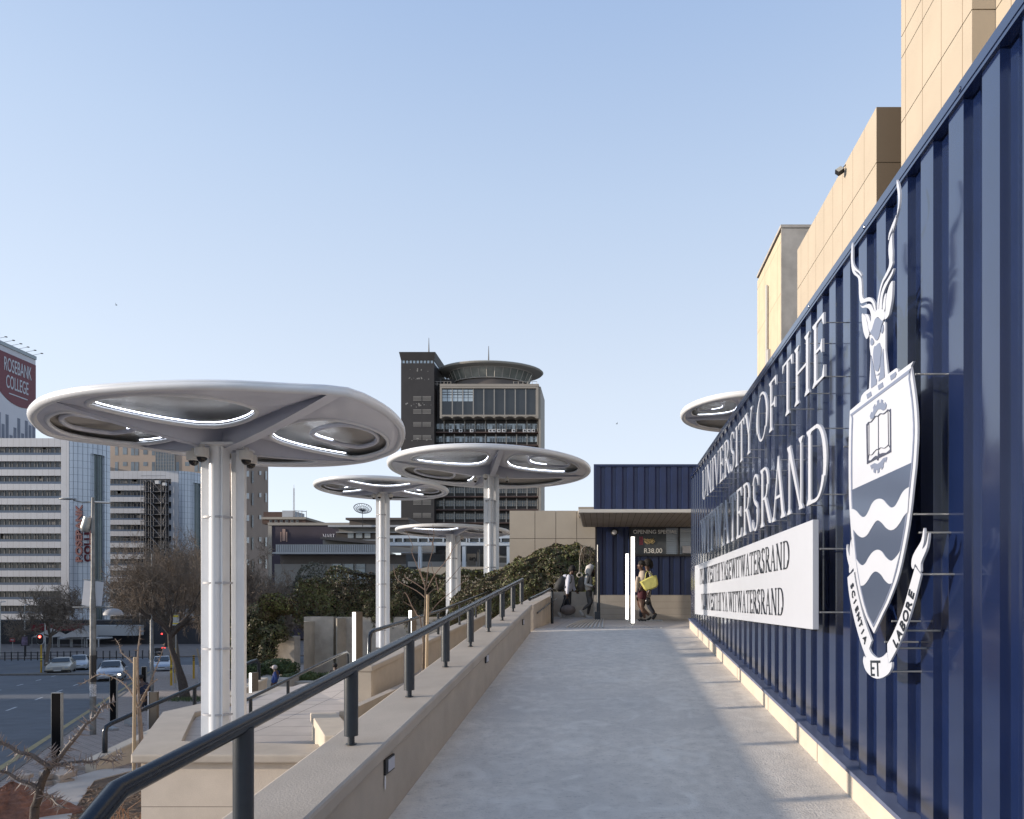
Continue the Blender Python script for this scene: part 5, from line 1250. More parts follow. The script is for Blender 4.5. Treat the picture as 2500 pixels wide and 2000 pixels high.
b.build('reflector_ribs', M_black, T2)
b = MB(); b.sphere(c_+R_@Vector((0, 0, -.05)), .14, 8, 6); b.tube([c_, c_+Vector((0, 0, -2.0))], .035, 5)
for q in range(3): a = 2*pi*q/3; b.tube([c_+R_@Vector((.7*cos(a), .7*sin(a), .15)), c_+R_@Vector((0, 0, .75))], .012, 3)
b.build('mount', M_black, T2)
# ---- white steel market roof
Y = 62; T = thing('market_roof', 'white steel framed market roof with translucent sheets behind the dark hedge', 'building', (X_(1100, Y), Y, -6))
M_wst = mat('white_steelwork', (.50,.55,.60), .5, var=.04, scale=1); M_trn = mat('pale_blue_sheeting', (.36,.42,.50), .4, var=.1, scale=.6, fn=f_grid(0, 2, .5, 0, .03, (.25,.3,.36)))
b = MB(); b.add([(X_(965, Y), Y-2, Z_(1313, Y)), (X_(1262, Y), Y-2, Z_(1313, Y)), (X_(1262, Y), Y+6, Z_(1300, Y)-.0), (X_(975, Y), Y+6, Z_(1300, Y))], [(0, 1, 2, 3)]); b.build('roof_sheet', M_trn, T)
wbox(T, 'upper_beam', M_wst, 950, 1262, 1313, 1320, Y, .5, -2.2); wbox(T, 'lower_beam', M_wst, 940, 1262, 1329, 1337, Y, .5, -2.2)
wbox(T, 'glazed_strip', M_glassd, 950, 1262, 1320, 1329, Y, .3, -1.9)
for px in (962, 979, 1000, 1036, 1060, 1095, 1118, 1150, 1156, 1180, 1205, 1225, 1231): wbox(T, 'mullion', M_wst, px, px+2.6, 1320, 1329, Y, .3, -2.3)
for px in (1036, 1140, 1245): wbox(T, 'column', M_wst, px, px+7, 1337, 1470, Y, .4, -2.1)
for px in (1081, 1160): wbox(T, 'column', M_pave, px, px+5, 1340, 1470, Y, .4, 1)
wbox(T, 'back_wall', mat('market_back', (.075,.08,.085), .8, var=.2, scale=.8), 945, 1262, 1342, 1470, Y, 1, 6)
for (a, c, y0, y1) in ((965, 1150, 1365, 1378), (1200, 1254, 1350, 1354), (1200, 1254, 1368, 1378), (948, 1030, 1340, 1343)): wbox(T, 'shop_fascia', M_fasw, a, c, y0, y1, Y, .3, 4)
b = MB(); b.box(X_(1120, Y), X_(1142, Y), Y+3.8, Y+4, Z_(1375, Y), Z_(1345, Y)); b.build('shop_sign', M_pave, T)
text_obj('ary', .62, M_black, T, M_front(X_(1126, Y), Y+3.75, Z_(1362, Y)), 'sign_lettering', ext=.01, off=.01)
for px in (930, 1000, 1120, 1240): pass
# ---- shop fronts across the street at the far left
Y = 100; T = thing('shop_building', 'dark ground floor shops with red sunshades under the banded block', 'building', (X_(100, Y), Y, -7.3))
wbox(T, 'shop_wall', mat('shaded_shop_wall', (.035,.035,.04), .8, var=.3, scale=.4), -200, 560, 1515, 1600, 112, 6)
wbox(T, 'red_fascia', mat('red_fascia_paint', (.14,.012,.02), .6, var=.1, scale=.5), 75, 188, 1524, 1540, 108, 2)
wbox(T, 'pale_fascia', M_fasw, 188, 330, 1527, 1552, 109, 2)
for (a, c) in ((140, 172), (174, 206), (210, 240)):
    o = wbox(T, 'stall', M_fasw, a, c, 1557, 1561, 104, 3); wbox(T, 'stall_post', M_fasw, a, a+1.2, 1561, 1592, 104, .2); wbox(T, 'stall_post', M_fasw, c-1.2, c, 1561, 1592, 104, .2)
for (a, c) in ((145, 200), (78, 128)):
    b = MB(); x0, x1, y0 = X_(a, 103), X_(c, 103), 103; zz0 = Z_(1556, 103); xm = (x0+x1)/2
    b.add([(x0, y0, zz0), (x1, y0, zz0), (x1, y0+3.4, zz0), (x0, y0+3.4, zz0), (xm, y0+1.7, zz0+1.4)], [(0, 1, 4), (1, 2, 4), (2, 3, 4), (3, 0, 4), (0, 3, 2, 1)])
    tt = thing('gazebo', 'cream peaked gazebo canopy among the shops across the street' if a == 145 else 'second cream peaked gazebo canopy further left across the street', 'gazebo', (xm, y0, -7.2)); b.build('canopy', mat('cream_canvas', (.30,.27,.24), .8, var=.05), tt)
    b = MB()
    for x in (x0, x1): b.tube([(x, y0, zz0), (x, y0, -7.2)], .04, 5)
    b.build('legs', M_galv, tt)
# unseen building masses added left of the view, sized for their shade on the street
T = thing('office_building', 'unseen building blocks added out of view on the left to shade the street', 'building', (-62, 0, -7))
b = MB(); b.box(-92, -58, -40, 26, -7, 5.2); b.build('wall', M_tan, T)
b = MB(); b.box(-150, -116, 24, 112, -7, 24); b.build('wall', M_tan, T)
# ================================================================== STREET
M_yp = mat('yellow_pole_paint', (.42,.25,.02), .5, var=.1, scale=5)
M_yb = mat('bright_yellow_band', (.62,.48,.03), .5, var=0)
M_redl = mat('red_signal_lamp', (.8,.05,.05), .4, var=0, emit=(1,.08,.06), es=6)
M_reds = mat('dim_red_signal', (.5,.03,.04), .4, var=0, emit=(1,.06,.05), es=1.5)
def gz(Y): return -D(Y)+.11
# main lamp pole with banner frames, camera and bracket
p0 = G(227, 1802); Yp = p0.y; xp = p0.x; S_ = Yp/F
def zp(py): return -(py-VY)*S_
def xx(px): return (px-VX)*S_
t = thing('lamp_post', 'tall weathered steel street lamp with blank white banners, a camera and domed side lamp', 'street lamp', (xp, Yp, gz(Yp)))
M_pole = mat('weathered_pole_steel', (.20,.205,.205), .6, metal=.3, var=.3, scale=6, fn=f_stains((.09,.08,.07), 2, .5, .7, .6))
b = MB(); b.lathe([(.088, gz(Yp)), (.085, zp(1470)), (.058, zp(1435)), (.05, zp(1245)), (.038, zp(1215))], (xp, Yp, 0), 14); b.build('pole', M_pole, t, smooth=50)
b = MB(); b.lathe([(.092, zp(1700)), (.090, zp(1670))], (xp, Yp, 0), 14, cap=False); b.build('torn_sticker', mat('torn_paper', (.45,.45,.46), .8, var=.7, scale=25), t)
b = MB(); b.lathe([(.094, zp(1665)), (.091, zp(1600))], (xp, Yp, 0), 14, cap=False); b.build('dark_sleeve', M_black, t)
b = MB(); b.tube([(xx(268), Yp, zp(1227)), (xx(228), Yp, zp(1226)), (xx(200), Yp, zp(1226)), (xx(180), Yp, zp(1222))], .022, 8); b.build('arm', M_pole, t)
b = MB(); b.sphere((xx(165), Yp, zp(1218)), (.30, .12, .035), 14, 8); hd_ = b.build('lamp_head', M_galv, t, smooth=80)
b = MB(); b.tube([(xx(232), Yp, zp(1226)), (xx(268), Yp, zp(1228))], .035, 8); b.build('lamp_head', M_galv, t)
b = MB(); b.tube([(xx(178), Yp, zp(1483)), (xx(275), Yp, zp(1482))], .022, 8); b.build('banner_bracket', M_pole, t)
b = MB(); b.tube([(xx(203), Yp, zp(1415)), (xx(254), Yp, zp(1418))], .012, 8); b.build('banner_bracket', M_pole, t)
Wb = mat('blank_white_banner', (.42,.43,.46), .7, var=.06, scale=3)
for L, dy in (([(206, 1417), (224, 1419), (223, 1481), (200, 1477)], 0), ([(232, 1419), (253, 1421), (247, 1480), (231, 1479)], .02)):
    b = MB(); b.plate([(xx(a), zp(c)) for a, c in L], lambda u, v, d: (u, Yp+d, v), -.012+dy, .0+dy); b.build('banner', Wb, t)
b = MB(); c0 = Vector((xx(212), Yp-.02, zp(1285))); b.lathe([(.13, .30), (.15, -.05), (.12, -.16), (.05, -.20)], (0, 0, 0), 14)
o = b.build('surveillance_camera', M_galv, t, smooth=60); o.location = c0-gloc(t); o.rotation_euler = (0, radians(14), 0)
b = MB(); b.tube([(xx(222), Yp, zp(1286)), (xp, Yp, zp(1283))], .03, 8); b.build('camera_arm', M_pole, t)
b = MB(); cxd, czd = xx(271), zp(1502); b.lathe([(.275, 0), (.27, .06), (.21, .15), (.12, .20), (.02, .215)], (cxd, Yp+.1, czd), 24); b.tube([(xp, Yp, zp(1482)), (cxd, Yp+.1, czd+.2)], .015, 6); b.build('domed_lamp', mat('grey_dome_lamp', (.27,.27,.28), .6, var=.1), t, smooth=50)
# second slimmer lamp post to the right
Y = 33; x = X_(370.5, Y); t = thing('lamp_post', 'slim grey street lamp post in front of the bare trees', 'street lamp', (x, Y, gz(Y))); b = MB()
def zq(py, Y_): return -(py-VY)*Y_/F
b.lathe([(.085, gz(Y)), (.075, zq(1515, Y)), (.03, zq(1512, Y)), (.02, zq(1352, Y))], (x, Y, 0), 10); b.build('pole', M_pole, t, smooth=40)
# small street lamps across the junction
for px, pyt, pyb, Y, lab in ((60, 1477, 1605, 88, 'small street lamp across the junction, left one of the pair'), (110, 1484, 1600, 92, 'small street lamp across the junction, right one of the pair'), (0, 1470, 1605, 86, 'small street lamp cut off by the left edge of the photo')):
    x = X_(px, Y); t = thing('lamp_post', lab, 'street lamp', (x, Y, -7.2)); MB().lathe([(.1, -7.2), (.06, zq(pyt, Y)-.1)], (x, Y, 0), 8).build('pole', M_galv, t)
    b = MB(); b.tube([(x, Y, zq(pyt, Y)-.15), (x+.15, Y, zq(pyt, Y)), (x+.5, Y, zq(pyt, Y)+.04)], .05, 6); b.box(x+.2, x+.65, Y-.1, Y+.1, zq(pyt, Y)-.02, zq(pyt, Y)+.1); b.build('lamp_head', mat('pale_lamp_head', (.45,.46,.48), .5, var=0), t)
# traffic light on the island
Y = 58; x = X_(100.5, Y); zg = -D(Y)+.13
def signal(x, Y, zb, ztop, lab, dim=False, h=.95, lamps=3, bands=((0,0),)):
    t = thing('traffic_light', lab, 'traffic light', (x, Y, zb))
    MB().lathe([(.065, zb), (.065, ztop-h+.1)], (x, Y, 0), 12).build('pole', M_yp, t, smooth=50)
    b = MB(); n = 20; w_ = .29
    pl_ = [(w_*cos(pi*q/10), (h/2-w_)+w_*sin(pi*q/10)) for q in range(11)]+[(w_*cos(pi+pi*q/10), -(h/2-w_)+w_*sin(pi+pi*q/10)) for q in range(11)]
    zc_ = ztop-h/2
    b.plate([(x+a*1.13, zc_+c*1.06) for a, c in pl_], lambda u, v, d: (u, Y-.1+d, v), 0, .04); hd = b.build('white_surround', mat('signal_surround', (.6,.6,.62), .5, var=0), t)
    b = MB(); b.plate([(x+a, zc_+c) for a, c in pl_], lambda u, v, d: (u, Y-.14+d, v), 0, .05); b.build('black_face', M_black, hd)
    for q in range(lamps):
        b = MB(); b.lathe([(.11, -.16), (.11, -.15)], (x, Y, ztop-.27-q*.27), 14, axis='y'); b.build('lamp', (M_redl if not dim else M_reds) if q == 0 else mat('unlit_lamp', (.02,.02,.02), .3, var=0), hd)
        b = MB(); b.tube([(x-.12, Y-.14, ztop-.27-q*.27), (x-.09, Y-.26, ztop-.18-q*.27), (x+.09, Y-.26, ztop-.18-q*.27), (x+.12, Y-.14, ztop-.27-q*.27)], .012, 4); b.build('visor', M_black, hd)
    b = MB(); b.lathe([(.068, zb+1.05), (.068, zb+1.45)], (x, Y, 0), 12, cap=False); b.build('yellow_band', M_yb, t)
    for dz in (1.0, 1.2): 
        b = MB(); b.lathe([(.07, zb+dz), (.07, zb+dz+.09)], (x, Y, 0), 12, cap=False); b.build('black_band', M_black, t)
    return t
signal(x, Y, zg, zq(1547, Y), 'traffic light showing red on a yellow pole on the small island, left', h=.95)
for px, pyt, pyb, Y, lab in ((418, 1583, 1678, 42.8, 'left one of two tall yellow poles by the kerb beside the bare tree'), (428.5, 1583, 1668, 45, 'right one of two tall yellow poles by the kerb beside the bare tree')):
    x = X_(px, Y); zb = gz(Y); t = thing('signal_pole', lab, 'pole', (x, Y, zb), 'banded yellow poles along the pavement'); zt = zq(pyt, Y)
    MB().lathe([(.066, zb), (.066, zt)], (x, Y, 0), 12).build('pole', M_yp, t, smooth=50)
    for q in range(3): b = MB(); b.lathe([(.07, zb+1.25-q*.2), (.07, zb+1.33-q*.2)], (x, Y, 0), 12, cap=False); b.build('black_band' if q % 2 else 'yellow_band', M_black if q % 2 else M_yb, t)
    if px == 418:
        hd = thing('traffic_light', 'dark backs of traffic light heads by the two yellow poles, one glowing dim red', 'traffic light', (x-.3, Y, zt+.2)); b = MB()
        for (dx, z0, z1) in ((-.75, zt-.5, zt-.28), (-.75, zt-.2, zt+.02), (-.12, zt+.1, zt+1.1)): b.box(x+dx-.28, x+dx+.12, Y-.1, Y+.12, z0, z1)
        b.build('signal_housing', M_black, hd); b = MB(); b.box(x-.6, x-.4, Y-.05, Y+.05, zt, zt+.06); b.sphere((x-.52, Y-.14, zt+.95), .055, 8, 6); b.build('lamp', M_reds, hd)
for px, pyt, Y, lab in ((473, 1600, 50, 'short yellow black banded bollard behind the bare tree trunk'), (492, 1599, 49, 'short yellow topped bollard partly behind the white box')):
    x = X_(px, Y); zb = gz(Y); t = thing('bollard', lab, 'bollard', (x, Y, zb), 'banded yellow poles along the pavement'); zt = zq(pyt, Y)
    MB().lathe([(.07, zb), (.07, zt)], (x, Y, 0), 12).build('post', M_yp, t, smooth=50)
    for q in range(3): b = MB(); b.lathe([(.074, zt-.12-q*.14), (.074, zt-.05-q*.14)], (x, Y, 0), 12, cap=False); b.build('black_band', M_black, t)
# white utility box and leaning stake near the tree
Y = 46; x = X_(491, Y); t = thing('utility_box', 'small white poster covered box on the pavement beside the leaning stick', 'box', (x, Y, gz(Y))); b = MB(); b.box(x-.2, x+.2, Y, Y+.35, gz(Y), gz(Y)+1.15); b.build('body', mat('poster_covered_box', (.36,.36,.38), .8, var=.5, scale=14), t); b = MB(); b.box(x-.22, x+.22, Y-.02, Y+.37, gz(Y)+1.15, gz(Y)+1.2); b.build('lid', M_galv, t)
Y = 40; t = thing('wooden_stake', 'pale wooden stick leaning beside the bare street tree', 'stake', (X_(498, Y), Y, gz(Y))); MB().tube([(X_(500, Y), Y, gz(Y)), (X_(474, Y), Y+.3, zq(1585, Y))], .05, 6).build('stick', mat('pale_timber', (.30,.25,.19), .8, var=.15, scale=8), t)
# bus-stop style sign in the tree
Y = 40; x = X_(428, Y); t = thing('street_sign', 'small white and yellow street notice board hanging in front of the bare tree', 'sign', (x, Y, gz(Y))); b = MB(); b.box(X_(419, Y), X_(437, Y), Y, Y+.04, zq(1527, Y), zq(1501, Y)); b.build('panel', mat('sign_white', (.42,.43,.42), .6, var=.05), t)
b = MB(); b.box(X_(420, Y), X_(436, Y), Y-.006, Y, zq(1507, Y), zq(1502, Y)); b.box(X_(421, Y), X_(435, Y), Y-.006, Y, zq(1524, Y), zq(1521, Y)); b.build('yellow_stripe', M_yb, t)
b = MB(); b.tube([(x, Y+.05, gz(Y)), (x, Y+.05, zq(1501, Y))], .03, 6); b.build('post', M_galv, t)
# red arrow sign, posters, far railings
Y = 84; x = X_(30, Y); t = thing('street_sign', 'small red sign with a white arrow across the junction at far left', 'sign', (x, Y, -7.2)); b = MB(); b.box(x-.33, x+.33, Y, Y+.04, zq(1567, Y), zq(1557.5, Y)); b.build('panel', mat('sign_red', (.28,.02,.03), .5, var=0), t)
b = MB(); z = zq(1562.3, Y); b.plate([(x-.2, z-.04), (x+.06, z-.04), (x+.06, z-.1), (x+.2, z), (x+.06, z+.1), (x+.06, z+.04), (x-.2, z+.04)], lambda u, v, d: (u, Y-d, v), .0, .01); b.build('arrow', acm, t); b = MB(); b.tube([(x, Y+.06, -7.2), (x, Y+.06, zq(1567, Y))], .03, 6); b.build('post', M_galv, t)
Y = 86; x = X_(60, Y); t = thing('poster_frame', 'purple and green poster in a dark frame across the street', 'poster', (x, Y, -7.2)); b = MB(); b.box(X_(51, Y), X_(69, Y), Y, Y+.2, zq(1577, Y), zq(1553, Y)); b.box(x-.1, x+.1, Y+.05, Y+.15, -7.2, zq(1577, Y)); b.build('frame', M_black, t)
b = MB(); b.box(X_(52.5, Y), X_(67.5, Y), Y-.01, Y, zq(1575.5, Y), zq(1554.5, Y)); b.build('poster', mat('poster_print', (.12,.09,.14), .6, var=.7, scale=1.6), t)
Y = 44.5; t = thing('street_fence', 'dark low steel railing and bollards along the far pavement', 'railing', (X_(60, 80), 80, -7.2))
for q in range(26):
    px = -20+q*16; Yq = 80+q*.12; MB().tube([(X_(px, Yq), Yq, -7.2), (X_(px, Yq), Yq, -6.1)], .06, 5).build('post', M_black, t)
b = MB(); b.tube([(X_(0, 80), 80, -6.2), (X_(200, 81.5), 81.5, -6.2)], .04, 5); b.tube([(X_(0, 80), 80, -6.6), (X_(200, 81.5), 81.5, -6.6)], .03, 5); b.build('rails', M_black, t)
# black backed bollard lights on the pavement
for px, pyt, pyb, lab in ((137, 1692, 1868, 'tall flat black bollard light nearest the kerb at lower left'), (276, 1650, 1769, 'middle flat black bollard light beside the bent handrail end'), (351, 1628, 1712, 'furthest flat black bollard light behind the staked thorny sapling')):
    g0 = G(px, pyb); zb = gz(g0.y); t = thing('bollard_light', lab, 'bollard light', (g0.x, g0.y, zb), 'flat black bollard lights along the pavement')
    zt = -(pyt-VY)*g0.y/F
    b = MB(); b.box(g0.x-.115, g0.x+.115, g0.y, g0.y+.07, zb, zt-.01); b.build('black_panel', mat('dead_matt_black', (.006,.006,.007), .95, var=0, spec=.1), t); b = MB(); b.box(g0.x-.13, g0.x-.115, g0.y-.003, g0.y+.075, zb, zt); b.box(g0.x+.115, g0.x+.125, g0.y-.003, g0.y+.075, zb, zt); b.box(g0.x-.13, g0.x+.125, g0.y-.002, g0.y+.074, zt-.0095, zt+.004); b.build('metal_edge', M_galv, t)
Y = 19; x = X_(371.5, Y); zt = zq(1689, Y); zb = -4.1; t = thing('bollard_light', 'brown and grey edged bollard light standing behind the terrace corner', 'bollard light', (x, Y, zb), 'flat black bollard lights along the pavement')
b = MB(); b.box(x-.10, x+.13, Y, Y+.1, zb, zt-.01); b.build('brown_panel', mat('dark_bronze_metal', (.10,.085,.07), .5), t); b = MB(); b.box(x-.13, x-.10, Y-.005, Y+.1, zb, zt); b.build('metal_edge', MATS['blank_white_banner'], t)

# ---- cars
M_gl = mat('car_glass', (.02,.025,.03), .08, var=0, spec=.8); M_tyre = mat('tyre_rubber', (.02,.02,.02), .9, var=.1); M_hub = mat('alloy', (.3,.3,.31), .4, metal=.6, var=0)
M_lampon = mat('headlamp_on', (1,.9,.75), .3, var=0, emit=(1,.86,.62), es=9); M_lampoff = mat('headlamp_glass', (.30,.32,.34), .1, var=0)
def car(px, py, Y, yaw, paint, lab, kind='hatch', lit=(), scale=1):
    zg = -D(Y)+.004; x = X_(px, Y); t = thing('car', lab, 'car', (x, Y, zg), 'cars waiting and driving on the street')
    L, W_, H = (4.0, 1.70, 1.48) if kind == 'hatch' else (4.7, 1.78, 1.42)
    # stations along y (front = -L/2 toward the camera): (y, halfwidth, z_low, z_belt, z_top, half width at top)
    if kind == 'hatch': st = [(-2.0,.62,.32,.55,.60,.55),(-1.93,.76,.22,.62,.70,.66),(-1.6,.84,.20,.74,.84,.72),(-1.0,.85,.20,.86,.97,.70),(-.85,.85,.20,.88,1.02,.66),(-.15,.85,.20,.90,1.44,.56),(.5,.85,.20,.92,1.48,.55),(1.3,.84,.20,.94,1.42,.55),(1.75,.80,.24,.92,1.12,.62),(2.0,.70,.34,.80,.86,.60)]
    else: st = [(-2.35,.74,.34,.62,.66,.70),(-2.30,.85,.26,.74,.80,.78),(-1.6,.88,.24,.84,.90,.80),(-.85,.89,.24,.90,.96,.78),(-.7,.89,.24,.91,.99,.74),(-.1,.89,.24,.92,1.38,.60),(.6,.89,.24,.92,1.42,.60),(1.3,.89,.24,.92,1.34,.60),(1.8,.88,.24,.92,.98,.74),(2.35,.80,.34,.80,.86,.72)]
    def ring(y, hw, zl, zb2, zt, ht): return [(-hw*.9, y, zl), (-hw, y, zl+.12), (-hw, y, zb2-.1), (-hw*.97, y, zb2), (-ht, y, zt-.03), (-ht*.8, y, zt), (0, y, zt+.02), (ht*.8, y, zt), (ht, y, zt-.03), (hw*.97, y, zb2), (hw, y, zb2-.1), (hw, y, zl+.12), (hw*.9, y, zl)]
    b = MB(); rows = [ring(*s_) for s_ in st]; b.grid(rows); b.f = [tuple(reversed(f)) for f in b.f]
    n = 13; b.f.append(tuple(range(n))); b.f.append(tuple(len(st)*n-1-i for i in range(n)))
    def put(bb, name, m, smooth=40, par=None):
        o = bb.build(name, m, None, smooth=smooth); o.parent = par or t; o.location = (0, 0, 0); return o
    body = put(b, 'body', paint)
    a_, c_ = (4, 5) if kind == 'hatch' else (4, 5)
    y0, y1 = st[4][0], st[5][0]; z0, z1 = st[4][4], st[5][4]; w0, w1 = st[4][5], st[5][5]
    b = MB(); b.grid([[(-w0*.93, y0+.05, z0+.06), (w0*.93, y0+.05, z0+.06)], [(-w1*.95, y1-.05, z1-.02), (w1*.95, y1-.05, z1-.02)]]); b.v = [(v[0], v[1]-.03, v[2]+.025) for v in b.v]; put(b, 'windscreen', M_gl)
    for sgn in (-1, 1):
        b = MB(); r0 = st[5]; r1 = st[7]
        b.add([(sgn*(st[4][1]*.99), st[4][0]+.35, .93), (sgn*(r0[5]+.05), r0[0]+.02, r0[4]-.09), (sgn*(r1[5]+.05), r1[0], r1[4]-.1), (sgn*(st[7][1]*.985), r1[0]+.15, .97)], [(0, 1, 2, 3)]); b.v = [(v[0]+sgn*.012, v[1], v[2]) for v in b.v]; put(b, 'side_window', M_gl)
        b = MB(); b.sphere((sgn*(.95 if kind == 'hatch' else .98), st[4][0]+.25, .98), (.10, .06, .07), 8, 6); put(b, 'wing_mirror', paint)
        fy = st[0][0]
        b = MB(); b.sphere((sgn*.60, fy+.07, .60 if kind == 'hatch' else .66), (.17, .10, .085), 12, 8); put(b, 'headlight', M_lampoff if sgn not in lit or kind == 'sedan' else M_lampoff)
        if sgn in lit: b = MB(); b.sphere((sgn*.60, fy+.0, .58), (.09, .06, .06), 10, 6); put(b, 'lit_lamp', M_lampon)
        for wy in (st[2][0]+.28, st[7][0]-.0):
            b = MB(); prof = [(.16, -.10), (.29, -.10), (.31, -.07), (.31, .07), (.29, .10), (.16, .10)]; b.lathe(prof, (sgn*(W_/2-.12), wy, .31), 20, axis='x'); w_ = put(b, 'wheel', M_tyre)
            b = MB(); b.lathe([(.19, -.105), (.19, .105)], (sgn*(W_/2-.12), wy, .31), 14, axis='x'); put(b, 'rim', M_hub, par=w_)
    fy = st[0][0]
    if kind == 'hatch':
        b = MB(); b.sphere((0, fy+.07, .57), (.42, .10, .05), 14, 8); put(b, 'grille', M_black); b = MB(); b.box(-.62, .62, fy+.03, fy+.16, .27, .37); put(b, 'lower_grille', M_black)
    else: b = MB(); b.box(-.33, .33, fy-.03, fy+.1, .52, .74); put(b, 'grille', M_hub); b = MB(); b.box(-.9, .9, fy-.10, fy+.1, .36, .48); put(b, 'bumper', M_black)
    b = MB(); b.box(-.25, .25, fy-.13 if kind == 'sedan' else fy-.02, fy+.06, .40, .50); put(b, 'number_plate', MATS['sign_white'])
    b = MB(); b.box(-W_/2+.1, W_/2-.1, -L/2+.3, L/2-.3, .14, .26); put(b, 'underbody', M_black)
    t.rotation_euler = (0, 0, yaw); t.scale = (scale,)*3
    return t
silver = mat('silver_car_paint', (.36,.38,.42), .25, metal=.5, var=0, coat=.5); beige = mat('cream_car_paint', (.36,.33,.28), .35, var=.03, coat=.3)
car(272, 1648, 50, radians(33), silver, 'silver hatchback driving towards the viewer with one headlight lit, nearest car', lit=(1,))
car(395, 1641, 62, radians(33), silver, 'silver hatchback further back on the right side of the street')
car(150, 1640, 59.5, radians(33), beige, 'old cream saloon car with a chrome grille at the left', kind='sedan')
car(193, 1632, 66, radians(34), mat('pale_silver_paint', (.42,.44,.47), .3, metal=.4, var=0), 'silver hatchback half hidden behind the old cream saloon', lit=(-1,))

# ---- rubble and soil at the pavement edge
Pp = G(35, 2010); t = thing('soil_heap', 'heap of red soil at the lower left corner', 'soil heap', (Pp.x, Pp.y, gz(Pp.y)))
b = MB(); rows = []
for i in range(25):
    r_ = i/24; row = []
    for q in range(48):
        a = 2*pi*q/48; R = .85*r_*(1+.18*sin(3*a+1)+.1*sin(7*a)); h_ = .62*(1-r_)**1.0*(1+.0*a)+rnd.uniform(-.025, .025); row.append((Pp.x-.05+R*1.15*cos(a), Pp.y+R*sin(a), gz(Pp.y)+max(-.03, h_ if i < 23 else -.03)))
    rows.append(row+[row[0]])
b.grid(rows); b.build('soil', M_soil, t)
M_blk = mat('broken_paver', (.33,.28,.24), .9, var=.2, scale=6, bump=.4, bscale=40)
k_ = 0
for px, py, s_, lab in ((120, 1925, 1.2, 'small stack of broken pale paving blocks beside the thorny sapling'), (55, 1945, .8, 'single broken paver lying on the red soil heap'), (80, 1965, .9, 'pale broken paver leaning on the soil heap'), (160, 1905, 1.1, 'flat broken slab lying past the paver stack'), (270, 1790, .8, 'broken grey slab lying by the bent handrail'), (316, 1780, 1.0, 'upright broken grey slab beside the lowest parapet'), (205, 1893, 1.0, 'long loose kerb block near the lowest parapet')):
    g0 = G(px, py); z = gz(g0.y); t = thing('broken_paver', lab, 'paver', (g0.x, g0.y, z), 'broken paving blocks on the pavement')
    cnt = 4 if k_ == 0 else (2 if k_ in (4, 5) else 1)
    for q in range(cnt):
        M_ = Matrix.Rotation(rnd.uniform(-.7, .7), 3, 'Z') @ Matrix.Rotation(rnd.uniform(-.15, .15), 3, 'X')
        if k_ == 5 and q == 0: M_ = Matrix.Rotation(.3, 3, 'Z') @ Matrix.Rotation(1.35, 3, 'X')
        sz = (.40*s_, .24*s_, .10*s_) if k_ != 6 else (.85, .14, .12)
        b = MB(); b.obox((g0.x+(q % 2)*.22*s_, g0.y+rnd.uniform(-.1, .1), z+(.30 if k_ in (1, 2) else .05)+(q//2)*.11*s_+(.12 if (k_ == 5 and q == 0) else 0)), sz, M_); b.build('block', M_blk if k_ not in (4, 5) else MATS['poster_covered_box'] if False else M_galv if False else mat('grey_slab_piece', (.26,.27,.28), .8, var=.1), t, bevel=.012)
    k_ += 1
# pale path slab and mulch bed at the foot of the terrace wall
s = MB(); a = [G(95, 2100), G(60, 1990), G(150, 1925), G(248, 1895), G(345, 1893), G(230, 1925), G(180, 2000), G(140, 2100)]
s.prism([(p.x, p.y) for p in a], lambda x, y: gz(y)+.06, -6); structure(s.build('path', mat('pale_path_concrete', (.40,.36,.32), .85, var=.12, scale=1.5, bump=.2, bscale=40)))
s = MB(); a = [G(140, 2100), G(180, 2000), G(230, 1925), G(350, 1893)]
pl_ = [(p.x, p.y) for p in a]+[(-5.1, a[-1].y), (-4.2, 7.5), (-5.3, 7.2)]
s.prism(pl_, lambda x, y: gz(y)+.04, -6); tag(s.build('mulch', M_mulch), kind='structure')
b = MB()
for q in range(5200):
    x = rnd.uniform(-12, -4.6); y = rnd.uniform(7.4, 13.5)
    a_ = rnd.uniform(0, pi); l_ = rnd.uniform(.04, .12); zz1 = gz(y)+.05+rnd.uniform(0, .05); dx, dy = l_*cos(a_), l_*sin(a_)
    inside = False; n = len(pl_); j = n-1
    for i in range(n):
        if (pl_[i][1] > y) != (pl_[j][1] > y) and x < (pl_[j][0]-pl_[i][0])*(y-pl_[i][1])/(pl_[j][1]-pl_[i][1])+pl_[i][0]: inside = not inside
        j = i
    if not inside: continue
    b.add([(x-dx, y-dy, zz1), (x+dx, y+dy, zz1+rnd.uniform(-.02, .03)), (x+dx*.6-dy*.3, y+dy*.6+dx*.3, zz1+.012)], [(0, 1, 2)])
tag(b.build('bark_chips', mat('bark_chip', (.20,.13,.08), .9, var=.6, scale=5)), 'loose brown bark chips covering the planting bed', 'mulch', kind='stuff')
# ================================================================== PEOPLE
M_skin = mat('dark_brown_skin', (.085,.043,.027), .5, var=.05, scale=20)
M_hair = mat('black_hair', (.010,.008,.008), .8, var=.2, scale=60, bump=.6, bscale=90)
M_lg = mat('pale_grey_jacket', (.50,.51,.58), .85, var=.08, scale=12, bump=.3, bscale=14)
M_hood = mat('offwhite_hoodie', (.52,.50,.47), .9, var=.06, scale=12, bump=.3, bscale=14)
M_dkt = mat('black_trousers', (.018,.018,.022), .85, var=.2, scale=10)
M_gleg = mat('charcoal_leggings', (.085,.08,.078), .8, var=.15, scale=10)
M_shoe = mat('white_trainers', (.55,.53,.50), .6, var=.05)
M_bshoe = mat('black_shoe', (.012,.012,.012), .5, var=0)
M_jean = mat('blue_denim', (.045,.075,.13), .85, var=.25, scale=12)
M_djean = mat('dark_denim', (.018,.022,.035), .85, var=.2, scale=12)
